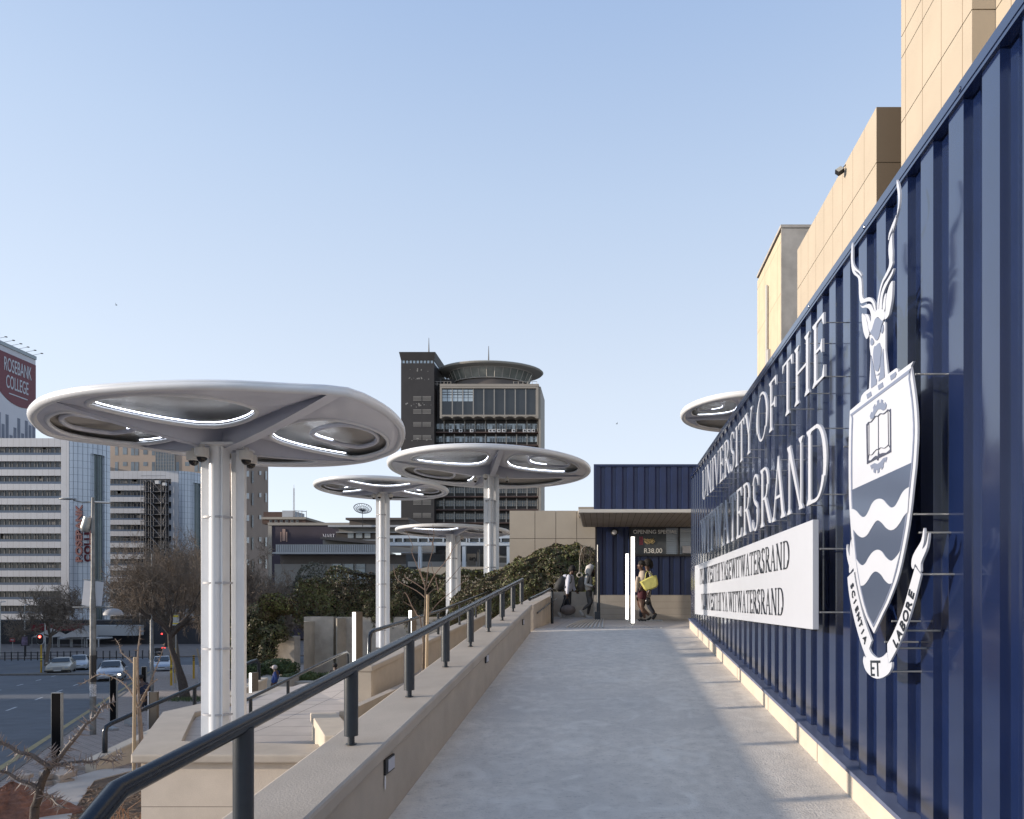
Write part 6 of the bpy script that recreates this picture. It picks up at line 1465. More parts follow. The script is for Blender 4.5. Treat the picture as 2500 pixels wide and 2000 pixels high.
M_bag = mat('black_backpack_cloth', (.022,.023,.025), .75, var=.25, scale=14, bump=.4, bscale=20)
M_bagg = mat('grey_backpack_cloth', (.085,.075,.065), .8, var=.35, scale=10, bump=.5, bscale=16)
M_duf = mat('taupe_duffel_cloth', (.17,.14,.125), .8, var=.2, scale=9, bump=.9, bscale=9)
def skin_mesh(name, joints, edges, m, parent, sub=2, root=None):
    """joints: {key: (Vector, radius or (rx, ry))}"""
    if name in ('trousers', 'leggings', 'jeans') and 'pel' in joints:
        p_, r_p = joints['pel']; joints = dict(joints); joints['wst'] = (Vector(p_)+Vector((0, 0, .13)), r_p); edges = [('wst', 'pel')]+list(edges)
        for a_, k_ in (('t1', 'k1'), ('t2', 'k2')):
            joints[a_] = (Vector(p_)*.72+Vector(joints[k_][0])*.28+Vector((0, 0, -.02)), .092)
            edges = [(x, y) for x, y in edges if (x, y) != ('pel', k_)]+[('pel', a_), (a_, k_)]
    keys = list(joints); idx = {k: i for i, k in enumerate(keys)}; o0 = gloc(parent)
    me = bpy.data.meshes.new(name); me.from_pydata([tuple(Vector(joints[k][0])-o0) for k in keys], [(idx[a], idx[c]) for a, c in edges], []); me.update()
    me.materials.append(m)
    o = bpy.data.objects.new(name, me); COL.objects.link(o); o.parent = parent
    sm = o.modifiers.new('skin', 'SKIN'); sm.use_smooth_shade = True
    sv = me.skin_vertices[0].data
    for k in keys:
        r = joints[k][1]; r = (r, r) if not isinstance(r, (tuple, list)) else r
        sv[idx[k]].radius = r; sv[idx[k]].use_root = (k == (root or keys[0]))
    s_ = o.modifiers.new('sub', 'SUBSURF'); s_.levels = sub; s_.render_levels = sub
    return o
def chains(J, *cs):
    e = []
    for c in cs:
        for a, b_ in zip(c, c[1:]): e.append((a, b_))
    return e
def hand(p, d, parent, r=.018):
    b = MB(); d = Vector(d).normalized(); s_ = d.orthogonal().normalized(); b.sphere(p, (r*1.3, r*1.5, r*2.0), 8, 6)
    for q in range(4):
        o_ = s_*(q-1.5)*r*.55; e = .05+.008*(1 if q in (1, 2) else 0); a = Vector(p)+o_+d*r; b.tube([a, a+d*e*.55, a+d*e+Vector((-.008, 0, 0))], [.0085, .008, .006], 5)
    a = Vector(p)+s_*r*1.2; b.tube([a, a+(s_*.6+d*.6)*.03, a+(s_*.4+d)*.045], [.009, .008, .006], 5)
    return b.build('hand', M_skin, parent, smooth=80)
def shoe(pts, m, parent, w_=.042):           # side outline heel->toe as a fat little tube
    b = MB(); b.tube(pts, [w_*.75]+[w_]*(len(pts)-2)+[w_*.6], 8); return b.build('shoe', m, parent, smooth=80)
# --- helper giving a point from a zoomed crop coordinate at depth Y
def zp_(ox, oy, s, Y): return lambda a, c, dy=0: P(ox+a/s, oy+c/s, 1) * 1 if False else Vector(((ox+a/s-VX)*Y/F, Y+dy, -(oy+c/s-VY)*Y/F))
# 1 -- person with duffel bag
Y = 19.4; q = zp_(1340, 1350, 10.15, Y); t = thing('person', 'person in pale grey jacket walking right with head bowed, carrying a taupe duffel bag', 'person', tuple(q(460, 1628)))
J = {'pel': (q(470, 990), (.10, .08)), 'ch': (q(520, 660), (.12, .08)), 'nk': (q(555, 535), .055), 'hd': (q(588, 440, -.02), (.085, .08)), 'hd2': (q(600, 395, -.02), (.075, .075)),
     'k1': (q(505, 1270, -.06), .042), 'a1': (q(430, 1555, -.06), .032), 'k2': (q(385, 1260, .08), .04), 'a2': (q(275, 1470, .08), .036),
     's1': (q(515, 570, -.16), .052), 'e1': (q(490, 830, -.20), .042), 'w1': (q(462, 1065, -.20), .028), 's2': (q(560, 580, .15), .05), 'e2': (q(600, 850, .18), .04), 'w2': (q(680, 975, .16), .026)}
skin_mesh('body', J, chains(J, ('pel', 'ch', 'nk', 'hd', 'hd2'), ('pel', 'k1', 'a1'), ('pel', 'k2', 'a2'), ('ch', 's1', 'e1', 'w1'), ('ch', 's2', 'e2', 'w2')), M_skin, t)
J = {'pel': (q(470, 995), (.14, .12)), 'k1': (q(505, 1270, -.06), .072), 'a1': (q(435, 1530, -.06), .045), 'k2': (q(385, 1260, .08), .07), 'a2': (q(285, 1450, .08), .045)}
skin_mesh('trousers', J, chains(J, ('pel', 'k1', 'a1'), ('pel', 'k2', 'a2')), M_dkt, t)
J = {'h': (q(455, 1000), (.165, .14)), 'w': (q(490, 830), (.15, .13)), 'ch': (q(520, 640), (.165, .13)), 'co': (q(545, 550), (.09, .08)), 's1': (q(510, 580, -.17), .07), 'e1': (q(485, 830, -.21), .062), 'w1': (q(465, 1035, -.21), .046), 's2': (q(560, 590, .16), .066), 'e2': (q(600, 850, .19), .055), 'w2': (q(655, 950, .17), .042)}
skin_mesh('jacket', J, chains(J, ('h', 'w', 'ch', 'co'), ('ch', 's1', 'e1', 'w1'), ('ch', 's2', 'e2', 'w2')), M_lg, t, root='ch')
b = MB(); b.tube([q(420, 590), q(380, 580), q(350, 570)], [.07, .06, .03], 8); b.build('hood', M_lg, t, smooth=80)
b = MB(); c = q(585, 395, -.02); b.sphere(c, (.105, .105, .11), 14, 10); b.sphere(q(530, 430), (.07, .09, .07), 10, 8); b.build('hair', M_hair, t, smooth=80)
b = MB(); b.sphere(q(618, 468, -.03), (.018, .02, .02), 8, 6); b.sphere(q(592, 470, -.10), (.022, .012, .03), 8, 6); b.build('face', M_skin, t, smooth=80)
hand(q(462, 1085, -.21), (0, 0, -1), t); hand(q(695, 985, .15), (.9, 0, -.3), t)
shoe([q(360, 1575, -.06), q(400, 1600, -.06), q(470, 1608, -.06), q(560, 1615, -.06)], M_shoe, t); shoe([q(215, 1480, .08), q(250, 1520, .08), q(290, 1580, .08), q(320, 1625, .08)], M_shoe, t)
t = thing('backpack', 'black backpack on the back of the person in the pale grey jacket', 'backpack', tuple(q(260, 980)))
b = MB(); b.tube([q(395, 610), q(330, 700), q(260, 820), q(205, 930)], [.09, .135, .15, .11], 14); b.build('bag', M_bag, t, smooth=80)
b = MB(); b.tube([q(440, 560, -.12), q(520, 545, -.2), q(575, 600, -.23), q(560, 720, -.24), q(480, 820, -.20), q(380, 860, -.12)], .018, 6); b.build('strap', M_bag, t, smooth=80)
t = thing('duffel_bag', 'taupe soft duffel bag hanging from the hand of the person in pale grey', 'bag', tuple(q(490, 1530)))
b = MB(); b.sphere(q(485, 1415, -.22), (.225, .13, .155), 20, 14); o = b.build('bag_body', M_duf, t, smooth=80)
for v in o.data.vertices:
    if v.co.z < 0: pass
b = MB(); b.tube([q(370, 1310, -.3), q(400, 1180, -.26), q(455, 1095, -.22), q(500, 1110, -.2), q(540, 1290, -.16)], .012, 6); b.build('handle', M_bagg, t, smooth=80)
# 2 -- hooded person
Y = 19.6; q = zp_(1340, 1350, 10.15, Y); t = thing('person', 'person in an offwhite hoodie with the hood up, striding right past the kiosk corner', 'person', tuple(q(980, 1612)))
J = {'pel': (q(980, 1000), (.09, .07)), 'ch': (q(990, 660), (.10, .07)), 'nk': (q(1030, 520), .05), 'hd': (q(1075, 450, -.01), (.085, .08)), 'hd2': (q(1070, 400), .07),
     'k1': (q(1050, 1240, -.07), .04), 'a1': (q(835, 1410, -.07), .03), 'k2': (q(1010, 1270, .07), .04), 'a2': (q(965, 1530, .07), .034),
     's1': (q(950, 590, -.15), .045), 'e1': (q(920, 790, -.20), .04), 'w1': (q(1115, 840, -.22), .026), 's2': (q(1010, 590, .14), .045), 'e2': (q(1000, 800, .16), .04), 'w2': (q(1150, 850, .10), .026)}
skin_mesh('body', J, chains(J, ('pel', 'ch', 'nk', 'hd', 'hd2'), ('pel', 'k1', 'a1'), ('pel', 'k2', 'a2'), ('ch', 's1', 'e1', 'w1'), ('ch', 's2', 'e2', 'w2')), M_skin, t)
J = {'pel': (q(985, 1000), (.13, .11)), 'k1': (q(1050, 1240, -.07), .068), 'm1': (q(900, 1360, -.07), .045), 'a1': (q(845, 1400, -.07), .04), 'k2': (q(1010, 1270, .07), .062), 'a2': (q(965, 1520, .07), .04)}
skin_mesh('leggings', J, chains(J, ('pel', 'k1', 'm1', 'a1'), ('pel', 'k2', 'a2')), M_gleg, t)
J = {'h': (q(980, 960), (.15, .13)), 'w': (q(985, 820), (.14, .12)), 'ch': (q(995, 640), (.145, .12)), 'co': (q(1010, 540), (.09, .08)), 's1': (q(945, 590, -.16), .06), 'e1': (q(915, 790, -.21), .056), 'w1': (q(1100, 835, -.22), .038), 's2': (q(1010, 590, .15), .06), 'e2': (q(1000, 800, .17), .05), 'w2': (q(1120, 850, .11), .036)}
skin_mesh('hoodie', J, chains(J, ('h', 'w', 'ch', 'co'), ('ch', 's1', 'e1', 'w1'), ('ch', 's2', 'e2', 'w2')), M_hood, t, root='ch')
b = MB(); b.tube([q(985, 560), q(985, 480), q(1010, 400), q(1050, 375), q(1105, 385)], [.085, .115, .135, .13, .09], 16, cap=False); b.build('hood', M_hood, t, smooth=80)
b = MB(); b.sphere(q(1105, 470, -.02), (.03, .05, .05), 8, 6); b.sphere(q(1125, 465), (.016, .016, .02), 6, 5); b.build('face', M_skin, t, smooth=80)
b = MB(); b.tube([q(1090, 470), q(1095, 540), q(1105, 600)], [.035, .04, .02], 8); b.build('hair', M_hair, t, smooth=80)
hand(q(1135, 850, -.22), (.9, 0, -.4), t)
shoe([q(755, 1435, -.07), q(790, 1470, -.07), q(830, 1530, -.07), q(865, 1585, -.07)], M_shoe, t); shoe([q(915, 1565, .07), q(950, 1595, .07), q(1020, 1602, .07), q(1095, 1608, .07)], M_shoe, t)
t = thing('backpack', 'grey brown backpack on the back of the hooded person', 'backpack', tuple(q(800, 975)))
b = MB(); b.tube([q(840, 580), q(820, 700), q(800, 840), q(810, 940)], [.07, .115, .13, .09], 14); b.build('bag', M_bagg, t, smooth=80)
b = MB(); b.tube([q(900, 550, -.1), q(960, 520, -.18), q(1010, 600, -.2), q(995, 720, -.2), q(930, 800, -.12)], .017, 6); b.build('strap', M_bag, t, smooth=80)
t = thing('shopping_bag', 'black carrier bag with a green edge held in front of the hooded person', 'bag', tuple(q(1150, 1190)))
b = MB(); b.plate([(0, 0), (.16, .01), (.17, .32), (.02, .34)], lambda u, v, d: q(1100, 1190) + Vector((u, d-.3, v)), 0, .12); b.build('bag', M_bshoe, t, bevel=.02)
b = MB(); b.plate([(0, 0), (.06, .02), (.04, .2), (-.01, .2)], lambda u, v, d: q(1205, 1185) + Vector((u-.02, d-.32, v)), 0, .10); b.build('green_packet', mat('green_packet', (.04,.13,.05), .7, var=.1), t)
# 3 -- woman with yellow bag
Y = 16.3; q = zp_(1520, 1340, 9.08, Y); t = thing('person', 'woman in beige cardigan and dark red skirt walking left with a yellow shoulder bag', 'person', tuple(q(440, 1600)))
J = {'pel': (q(430, 960), (.11, .09)), 'wa': (q(440, 790), (.08, .06)), 'ch': (q(450, 600), (.09, .07)), 'nk': (q(415, 460), .045), 'hd': (q(385, 395), (.078, .07)), 'hd2': (q(395, 325), .075), 
     'k1': (q(365, 1240, .06), .055), 'c1': (q(470, 1360, .06), .052), 'a1': (q(600, 1480, .06), .033), 'k2': (q(415, 1270, -.07), .057), 'c2': (q(455, 1400, -.07), .05), 'a2': (q(490, 1545, -.07), .033),
     's1': (q(490, 520, -.13), .035), 'e1': (q(500, 740, -.20), .038), 'w1': (q(420, 830, -.22), .026), 's2': (q(430, 520, .14), .045), 'e2': (q(400, 720, .16), .04), 'w2': (q(350, 840, .10), .026)}
skin_mesh('body', J, chains(J, ('pel', 'wa', 'ch', 'nk', 'hd', 'hd2'), ('pel', 'k1', 'c1', 'a1'), ('pel', 'k2', 'c2', 'a2'), ('ch', 's1', 'e1', 'w1'), ('ch', 's2', 'e2', 'w2')), M_skin, t)
b = MB(); b.sphere(q(338, 378), (.02, .02, .022), 8, 6); b.sphere(q(345, 430), (.022, .03, .015), 8, 6); b.sphere(q(360, 345, -.05), (.012, .012, .008), 6, 5); b.sphere(q(430, 385, -.075), (.016, .012, .028), 6, 5); b.build('face', M_skin, t, smooth=80)
b = MB(); b.sphere(q(425, 320), (.092, .095, .075), 14, 10); b.sphere(q(465, 350), (.055, .07, .055), 12, 8); b.build('hair', M_hair, t, smooth=80)
M_card = mat('beige_cardigan', (.40,.34,.28), .9, var=.08, scale=14, bump=.4, bscale=16)
J = {'h': (q(400, 900), (.10, .12)), 'w': (q(420, 780), (.11, .11)), 'ch': (q(450, 600), (.14, .12)), 'co': (q(450, 500), (.09, .08)), 's1': (q(485, 530, -.14), .07), 's2': (q(430, 530, .15), .06), 'e2': (q(390, 720, .17), .052), 'w2': (q(345, 850, .12), .04)}
skin_mesh('cardigan', J, chains(J, ('h', 'w', 'ch', 'co'), ('ch', 's1'), ('ch', 's2', 'e2', 'w2')), M_card, t, root='ch')
J = {'s1': (q(500, 500, -.12), .06), 'm': (q(525, 620, -.2), .07), 'e1': (q(520, 740, -.22), .062), 'w1': (q(450, 800, -.23), .04)}
skin_mesh('dark_sleeve', J, chains(J, ('s1', 'm', 'e1', 'w1')), M_bag, t)
b = MB(); b.tube([q(330, 620, -.1), q(310, 800, -.1), q(300, 960, -.08)], [.03, .06, .03], 8); b.build('scarf', M_card, t, smooth=80)
J = {'a': (q(445, 890), (.13, .12)), 'b': (q(430, 1040), (.14, .13)), 'c': (q(425, 1160), (.125, .12))}
skin_mesh('skirt', J, chains(J, ('a', 'b', 'c')), mat('dark_red_skirt', (.05,.006,.012), .85, var=.15, scale=12), t)
hand(q(400, 860, -.23), (-.3, 0, -1), t); hand(q(340, 880, .1), (-.2, 0, -1), t)
shoe([q(545, 1575, .06), q(590, 1560, .06), q(640, 1510, .06)], M_bshoe, t, .034); shoe([q(535, 1585, -.07), q(480, 1590, -.07), q(400, 1595, -.07), q(320, 1598, -.07)], M_bshoe, t, .034)
t = thing('handbag', 'soft yellow shoulder bag under the arm of the woman in beige', 'handbag', tuple(q(600, 930)))
pl_ = [(360, 740), (470, 685), (600, 622), (728, 600), (755, 690), (770, 790), (740, 860), (620, 915), (500, 940), (450, 890), (430, 850)]
c0 = q(0, 0); pp = [(q(a, c).x, q(a, c).z) for a, c in pl_]
b = MB(); cxx = sum(p[0] for p in pp)/len(pp); czz = sum(p[1] for p in pp)/len(pp); rings_ = []
for d, f in ((-.36, .80), (-.33, .95), (-.29, 1), (-.24, .95), (-.21, .8)): rings_.append([(cxx+(x-cxx)*f, Y+d, czz+(z-czz)*f) for x, z in pp]+[(cxx+(pp[0][0]-cxx)*f, Y+d, czz+(pp[0][1]-czz)*f)])
b.grid(rings_); n_p = len(pp); b.f.append(tuple(range(n_p))); b.f.append(tuple(4*(n_p+1)+n_p-1-i for i in range(n_p)))
b.build('bag_body', mat('yellow_leather', (.50,.47,.14), .45, var=.08, scale=10, bump=.5, bscale=9), t, smooth=60); b = MB(); b.tube([q(480, 690, -.28), q(500, 560, -.26), q(540, 500, -.22), q(600, 560, -.22), q(650, 620, -.25)], .012, 6); b.build('strap', MATS['yellow_leather'], t, smooth=80)
# 4 -- woman behind in checked coat
Y = 16.9; q = zp_(1520, 1340, 9.08, Y); t = thing('person', 'woman with big black hair, black and white checked coat and jeans, behind the beige one', 'person', tuple(q(560, 1580)))
J = {'pel': (q(520, 960), (.10, .08)), 'ch': (q(560, 600), (.09, .07)), 'nk': (q(550, 450), .05), 'hd': (q(545, 370), (.08, .075)), 'hd2': (q(550, 320), .07), 'k1': (q(430, 1270, .05), .06), 'a1': (q(410, 1540, .05), .035), 'k2': (q(590, 1290, -.05), .06), 'a2': (q(710, 1450, -.05), .035),
     's1': (q(600, 520, -.14), .045), 'e1': (q(620, 740, -.18), .04), 'w1': (q(560, 1000, -.18), .028), 's2': (q(540, 520, .14), .045), 'e2': (q(450, 740, .17), .04), 'w2': (q(330, 760, .15), .028)}
skin_mesh('body', J, chains(J, ('pel', 'ch', 'nk', 'hd', 'hd2'), ('pel', 'k1', 'a1'), ('pel', 'k2', 'a2'), ('ch', 's1', 'e1', 'w1'), ('ch', 's2', 'e2', 'w2')), M_skin, t)
J = {'pel': (q(520, 960), (.13, .12)), 'k1': (q(430, 1270, .05), .07), 'a1': (q(410, 1530, .05), .052), 'k2': (q(595, 1290, -.05), .07), 'a2': (q(705, 1440, -.05), .05)}
skin_mesh('jeans', J, chains(J, ('pel', 'k1', 'a1'), ('pel', 'k2', 'a2')), M_djean, t)
def f_chk(t_, b_, mp, cout):
    ck = t_.nodes.new('ShaderNodeTexChecker'); ck.inputs['Scale'].default_value = 44; ck.inputs[1].default_value = (.012,.012,.014,1); ck.inputs[2].default_value = (.35,.34,.33,1)
    t_.links.new(mp.outputs[0], ck.inputs['Vector']); t_.links.new(ck.outputs[0], b_.inputs['Base Color'])
M_chk = mat('checked_wool', (.1,.1,.1), .9, var=0, fn=f_chk)
J = {'h': (q(530, 1130), (.165, .13)), 'm': (q(530, 950), (.15, .13)), 'w': (q(550, 800), (.13, .12)), 'ch': (q(565, 620), (.15, .12)), 'co': (q(560, 510), (.10, .08)), 's1': (q(610, 540, -.15), .065), 'e1': (q(630, 740, -.19), .055), 'w1': (q(570, 960, -.19), .045), 's2': (q(540, 540, .15), .06), 'e2': (q(440, 740, .18), .05), 'w2': (q(345, 765, .16), .04)}
skin_mesh('coat', J, chains(J, ('h', 'm', 'w', 'ch', 'co'), ('ch', 's1', 'e1', 'w1'), ('ch', 's2', 'e2', 'w2')), M_chk, t, root='ch')
b = MB(); b.sphere(q(565, 315), (.125, .12, .115), 16, 10); b.tube([q(620, 300), q(645, 370), q(640, 440)], [.05, .05, .025], 10); b.build('hair', M_hair, t, smooth=80)
b = MB(); b.sphere(q(480, 375), (.02, .02, .02), 6, 5); b.sphere(q(505, 345, -.06), (.01, .01, .008), 6, 5); b.build('face', M_skin, t, smooth=80)
hand(q(555, 1020, -.18), (0, 0, -1), t); hand(q(315, 775, .15), (-.5, 0, -.5), t)
shoe([q(660, 1560, -.05), q(700, 1500, -.05), q(745, 1430, -.05)], M_bshoe, t, .045); shoe([q(445, 1575, .05), q(400, 1578, .05), q(340, 1585, .05)], M_bshoe, t, .04)
t = thing('handbag', 'glossy black bag hanging below the coat of the woman behind', 'handbag', tuple(q(540, 1230))); b = MB(); b.sphere(q(548, 1165, -.25), (.075, .05, .10), 12, 8); b.build('bag', mat('gloss_black_leather', (.02,.02,.022), .2, var=.2), t, smooth=80); b = MB(); b.tube([q(520, 1080, -.25), q(550, 1020, -.22), q(575, 1080, -.25)], .008, 5); b.build('handle', M_bshoe, t)
# 5 -- man in blue on the lower plaza, 6 -- person in jeans, 7 -- person by the kerb
def distant(label, Y, s, ox, oy, jt, mats, extra=None, zf=-4.35):
    q = zp_(ox, oy, s, Y); t = thing('person', label, 'person', (q(*jt['pel']).x, Y, zf)); J = {}
    r = dict(pel=(.14, .11), ch=(.15, .11), nk=.05, hd=(.09, .09), s1=.05, e1=.042, w1=.028, s2=.05, e2=.042, w2=.028, k1=.065, a1=.04, k2=.065, a2=.04)
    dy = dict(s1=-.17, e1=-.2, w1=-.18, s2=.17, e2=.2, w2=.16, k1=-.08, a1=-.08, k2=.08, a2=.08)
    for k, (a, c) in jt.items(): J[k] = (q(a, c, dy.get(k, 0)), r[k])
    for k in ('a1', 'a2'): J[k][0].z = zf+.08
    E_ = chains(J, ('pel', 'ch', 'nk', 'hd'), ('pel', 'k1', 'a1'), ('pel', 'k2', 'a2'), ('ch', 's1', 'e1', 'w1'), ('ch', 's2', 'e2', 'w2'))
    skin_mesh('body', J, E_, M_skin, t, 1)
    U_ = {k: (v[0], tuple(x*1.25 for x in v[1]) if isinstance(v[1], tuple) else v[1]*1.35) for k, v in J.items()}
    skin_mesh('top', {k: U_[k] for k in ('pel', 'ch', 's1', 'e1', 'w1', 's2', 'e2', 'w2')}, chains(U_, ('pel', 'ch'), ('ch', 's1', 'e1', 'w1'), ('ch', 's2', 'e2', 'w2')), mats[0], t, 1, root='ch')
    skin_mesh('trousers', {k: ((U_[k][0]-Vector((0, 0, .04))) if k == 'pel' else U_[k][0], U_[k][1]) for k in ('pel', 'k1', 'a1', 'k2', 'a2')}, chains(U_, ('pel', 'k1', 'a1'), ('pel', 'k2', 'a2')), mats[1], t, 1)
    h = J['hd'][0]; b = MB(); b.sphere((h.x+.01, h.y, h.z+.03), (.115, .11, .10), 10, 8)
    b.build('cap' if mats[2] is not M_hair else 'hair', mats[2], t, smooth=80)
    if mats[2] is not M_hair: b = MB(); b.sphere((h.x-.12, h.y, h.z+.03), (.07, .07, .012), 8, 5); b.build('cap_peak', mats[2], t, smooth=80)
    for k in ('a1', 'a2'): a = J[k][0]; shoe([a+Vector((.06, 0, -.04)), a+Vector((-.05, 0, -.045)), a+Vector((-.17, 0, -.055))], M_bshoe, t, .045)
    for k in ('w1', 'w2'): hand(J[k][0]+Vector((0, 0, -.04)), (-.2, 0, -1), t)
    return t
Mblue = mat('bright_blue_jacket', (.015,.045,.19), .7, var=.15, scale=10)
distant('man in a bright blue jacket and pale cap walking left on the lower plaza', 28, 3.834, 480, 1400, dict(pel=(722, 1035), ch=(745, 945), nk=(735, 903), hd=(728, 885), s1=(748, 925), e1=(765, 985), w1=(735, 1025), s2=(740, 925), e2=(740, 985), w2=(715, 1015), k1=(725, 1130), a1=(735, 1230), k2=(700, 1120), a2=(680, 1230)), (Mblue, M_dkt, mat('pale_cap', (.45,.40,.38), .7, var=0)), zf=-4.34)
distant('person in a dark top and blue jeans leaning behind the handrail on the lower plaza', 28.4, 3.834, 480, 1400, dict(pel=(1300, 1030), ch=(1305, 930), nk=(1298, 892), hd=(1293, 868), s1=(1285, 915), e1=(1262, 965), w1=(1275, 900), s2=(1330, 915), e2=(1345, 970), w2=(1350, 1000), k1=(1270, 1110), a1=(1275, 1220), k2=(1335, 1100), a2=(1325, 1220)), (M_dkt, M_jean, M_hair), zf=-4.34)
distant('person in dark blue standing beyond the staked thorny sapling near the kerb', 28, 3.834, 0, 1550, dict(pel=(1350, 575), ch=(1340, 480), nk=(1325, 430), hd=(1315, 400), s1=(1330, 460), e1=(1310, 510), w1=(1300, 560), s2=(1350, 460), e2=(1370, 510), w2=(1370, 560), k1=(1345, 650), a1=(1345, 720), k2=(1360, 650), a2=(1370, 720)), (mat('navy_top', (.012,.02,.05), .8, var=.1), M_djean, M_hair), zf=gz(28))
# ================================================================== VEGETATION
def bare_tree(label, x, y, zg, h, spread, trunk_r, seed, cat='tree', lev=6, fork=.28, lean=(0, 0), m_t=None, m_c=None, dens=1.0, droop=.0, twig=.012, group='bare winter street trees', nlimb=5, shape=1.0, minr=.006, name='bare_tree', box=None):
    r_ = random.Random(seed); t = thing(name, label, cat, (x, y, zg), group); tb, cb = MB(), MB()
    def branch(p, d, L, r, k):
        n = 4 if k < 2 else 3; pts = [p]; rs = [r]; q = p.copy(); dd = d.copy()
        for i in range(n):
            dd = (dd+Vector((r_.gauss(0, .20 if k else .03), r_.gauss(0, .20 if k else .03), r_.gauss(0, .12)-droop*k*.04))).normalized()
            if dd.z < -.15 and k < 5: dd.z = .05; dd.normalize()
            q = q+dd*L/n; pts.append(q.copy()); rs.append(max(minr*.6, r*(1-.42*(i+1)/n)))
        (tb if k < 3 else cb).tube(pts, rs, 7 if k < 2 else (5 if k == 2 else 3), cap=False)
        if k >= lev: return
        nb = {0: nlimb, 1: 4, 2: 4, 3: 4, 4: 4, 5: 3, 6: 3}.get(k, 3)
        for j in range(max(1, int(nb*dens+.5))):
            f = r_.uniform(.35, 1.0) if k > 0 else r_.uniform(.85, 1.0)
            i = min(n-1, int(f*n)); a = pts[i]+(pts[i+1]-pts[i])*(f*n-i) if i+1 <= n else pts[-1]
            ang = r_.uniform(.35, .95) if k > 0 else r_.uniform(.5, 1.0)
            ax = dd.orthogonal().normalized(); ax.rotate(Matrix.Rotation(r_.uniform(0, 2*pi) if k else 2*pi*j/nb+r_.uniform(-.4, .4), 3, dd)); nd = (dd*cos(ang)+ax*sin(ang)*spread).normalized()
            branch(a, nd, L*r_.uniform(.55, .82)*(1.0 if k else shape), max(minr, rs[-1]*r_.uniform(.55, .8)), k+1)
    d0 = Vector((lean[0], lean[1], 1)).normalized()
    branch(Vector((x, y, zg)), d0, h*fork, trunk_r, 0)
    if box:                             # fit the grown crown to its measured height and width
        H_, W_, off = box; al = tb.v+cb.v; x0_ = min(v[0] for v in al); x1_ = max(v[0] for v in al); z1_ = max(v[2] for v in al); kz = H_/(z1_-zg); kx_ = W_/(x1_-x0_); mid = (x0_+x1_)/2-x
        def fit(v):
            f = max(0, min(1, (v[2]-zg)/(.3*(z1_-zg)))); return (x+(v[0]-x)*(1+(kx_-1)*f)+(off-mid*kx_)*f**1.5, y+(v[1]-y)*(1+(kx_-1)*f), zg+(v[2]-zg)*kz)
        tb.v = [fit(v) for v in tb.v]; cb.v = [fit(v) for v in cb.v]
    tb.build('trunk', m_t or M_bark, t, smooth=60); cb.build('crown', m_c or M_twig, t)
    return t
Y = 33.5; bare_tree('large bare tree with a thick dark trunk right beside the pavement, behind the nearest column', X_(452, Y), Y, gz(Y), 10.0, 1.15, .26, 11, fork=.27, lev=7, nlimb=5, shape=1.15, minr=.008, droop=.1, dens=.92, box=(9.3, 7.2, -.6), m_t=mat('dark_trunk_bark', (.065,.052,.045), .95, var=.3, scale=12, bump=.6, bscale=40))
Y = 46; bare_tree('wide bare tree with fine brown twigs behind the grey lamp post', X_(262, Y)+1.0, Y+6, gz(Y), 12.0, 1.3, .26, 23, fork=.22, lev=7, nlimb=6, shape=1.4, minr=.011, droop=.1, dens=.92, box=(11.8, 9.6, .6))
Y = 72; bare_tree('smaller dark bare tree in front of the shops across the street', X_(112, Y), Y, gz(Y), 10.5, 1.2, .22, 31, fork=.22, lev=6, nlimb=6, shape=1.3, minr=.017, box=(9.5, 8.5, 1.0))
Y = 40; bare_tree('bare tree just right of the nearest column, reaching over the ivy', X_(540, Y), Y, -5, 10, 1.2, .20, 41, fork=.24, lev=7, nlimb=5, shape=1.2, minr=.009, droop=.2, dens=.9, box=(9.2, 6.5, 1.2))
Y = 52; bare_tree('dense dark bare shrub tree in front of the pavilion wall', X_(655, Y), Y, -5.6, 9.0, 1.3, .18, 43, fork=.22, lev=6, nlimb=7, shape=1.2, minr=.014, box=(8.6, 6.5, .5))
Y = 47; bare_tree('pale twiggy bare shrub between the two slim canopy columns', X_(925, Y), Y, -2.5, 6.5, 1.0, .10, 47, fork=.2, lev=6, nlimb=7, shape=1.3, minr=.010, m_c=mat('pale_twigs', (.24,.19,.15), .95, var=.2), m_t=MATS['pale_twigs'])
def f_leaf(cols, sc=.55):
    def fn(t, b, mp, cout):
        N = t.nodes.new; Lk = t.links.new; n = N('ShaderNodeTexNoise'); n.inputs['Scale'].default_value = sc; n.inputs['Detail'].default_value = 3; Lk(mp.outputs[0], n.inputs['Vector'])
        w_ = N('ShaderNodeTexWhiteNoise'); g_ = N('ShaderNodeNewGeometry'); Lk(g_.outputs['Random Per Island'], w_.inputs['W']) if 'W' in w_.inputs else None; w_.noise_dimensions = '1D'; Lk(g_.outputs['Random Per Island'], w_.inputs['W'])
        a = N('ShaderNodeMath'); a.operation = 'MULTIPLY_ADD'; a.inputs[1].default_value = .55; Lk(w_.outputs[0], a.inputs[0]); Lk(n.outputs[0], a.inputs[2])
        s_ = N('ShaderNodeMath'); s_.operation = 'SUBTRACT'; s_.inputs[1].default_value = .22; Lk(a.outputs[0], s_.inputs[0])
        cr = N('ShaderNodeValToRGB'); Lk(s_.outputs[0], cr.inputs[0]); e = cr.color_ramp.elements; e[0].position = .25; e[0].color = cols[0]+(1,); e[1].position = .85; e[1].color = cols[-1]+(1,)
        for i, c in enumerate(cols[1:-1]): q = e.new(.25+.6*(i+1)/(len(cols)-1)); q.color = c+(1,)
        Lk(cr.outputs[0], b.inputs['Base Color'])
    return fn
M_hl = mat('dark_hedge_leaves', (.03,.04,.015), .55, var=0, fn=f_leaf([(.035,.026,.016), (.055,.060,.024), (.095,.055,.030), (.080,.095,.032), (.14,.15,.05)]))
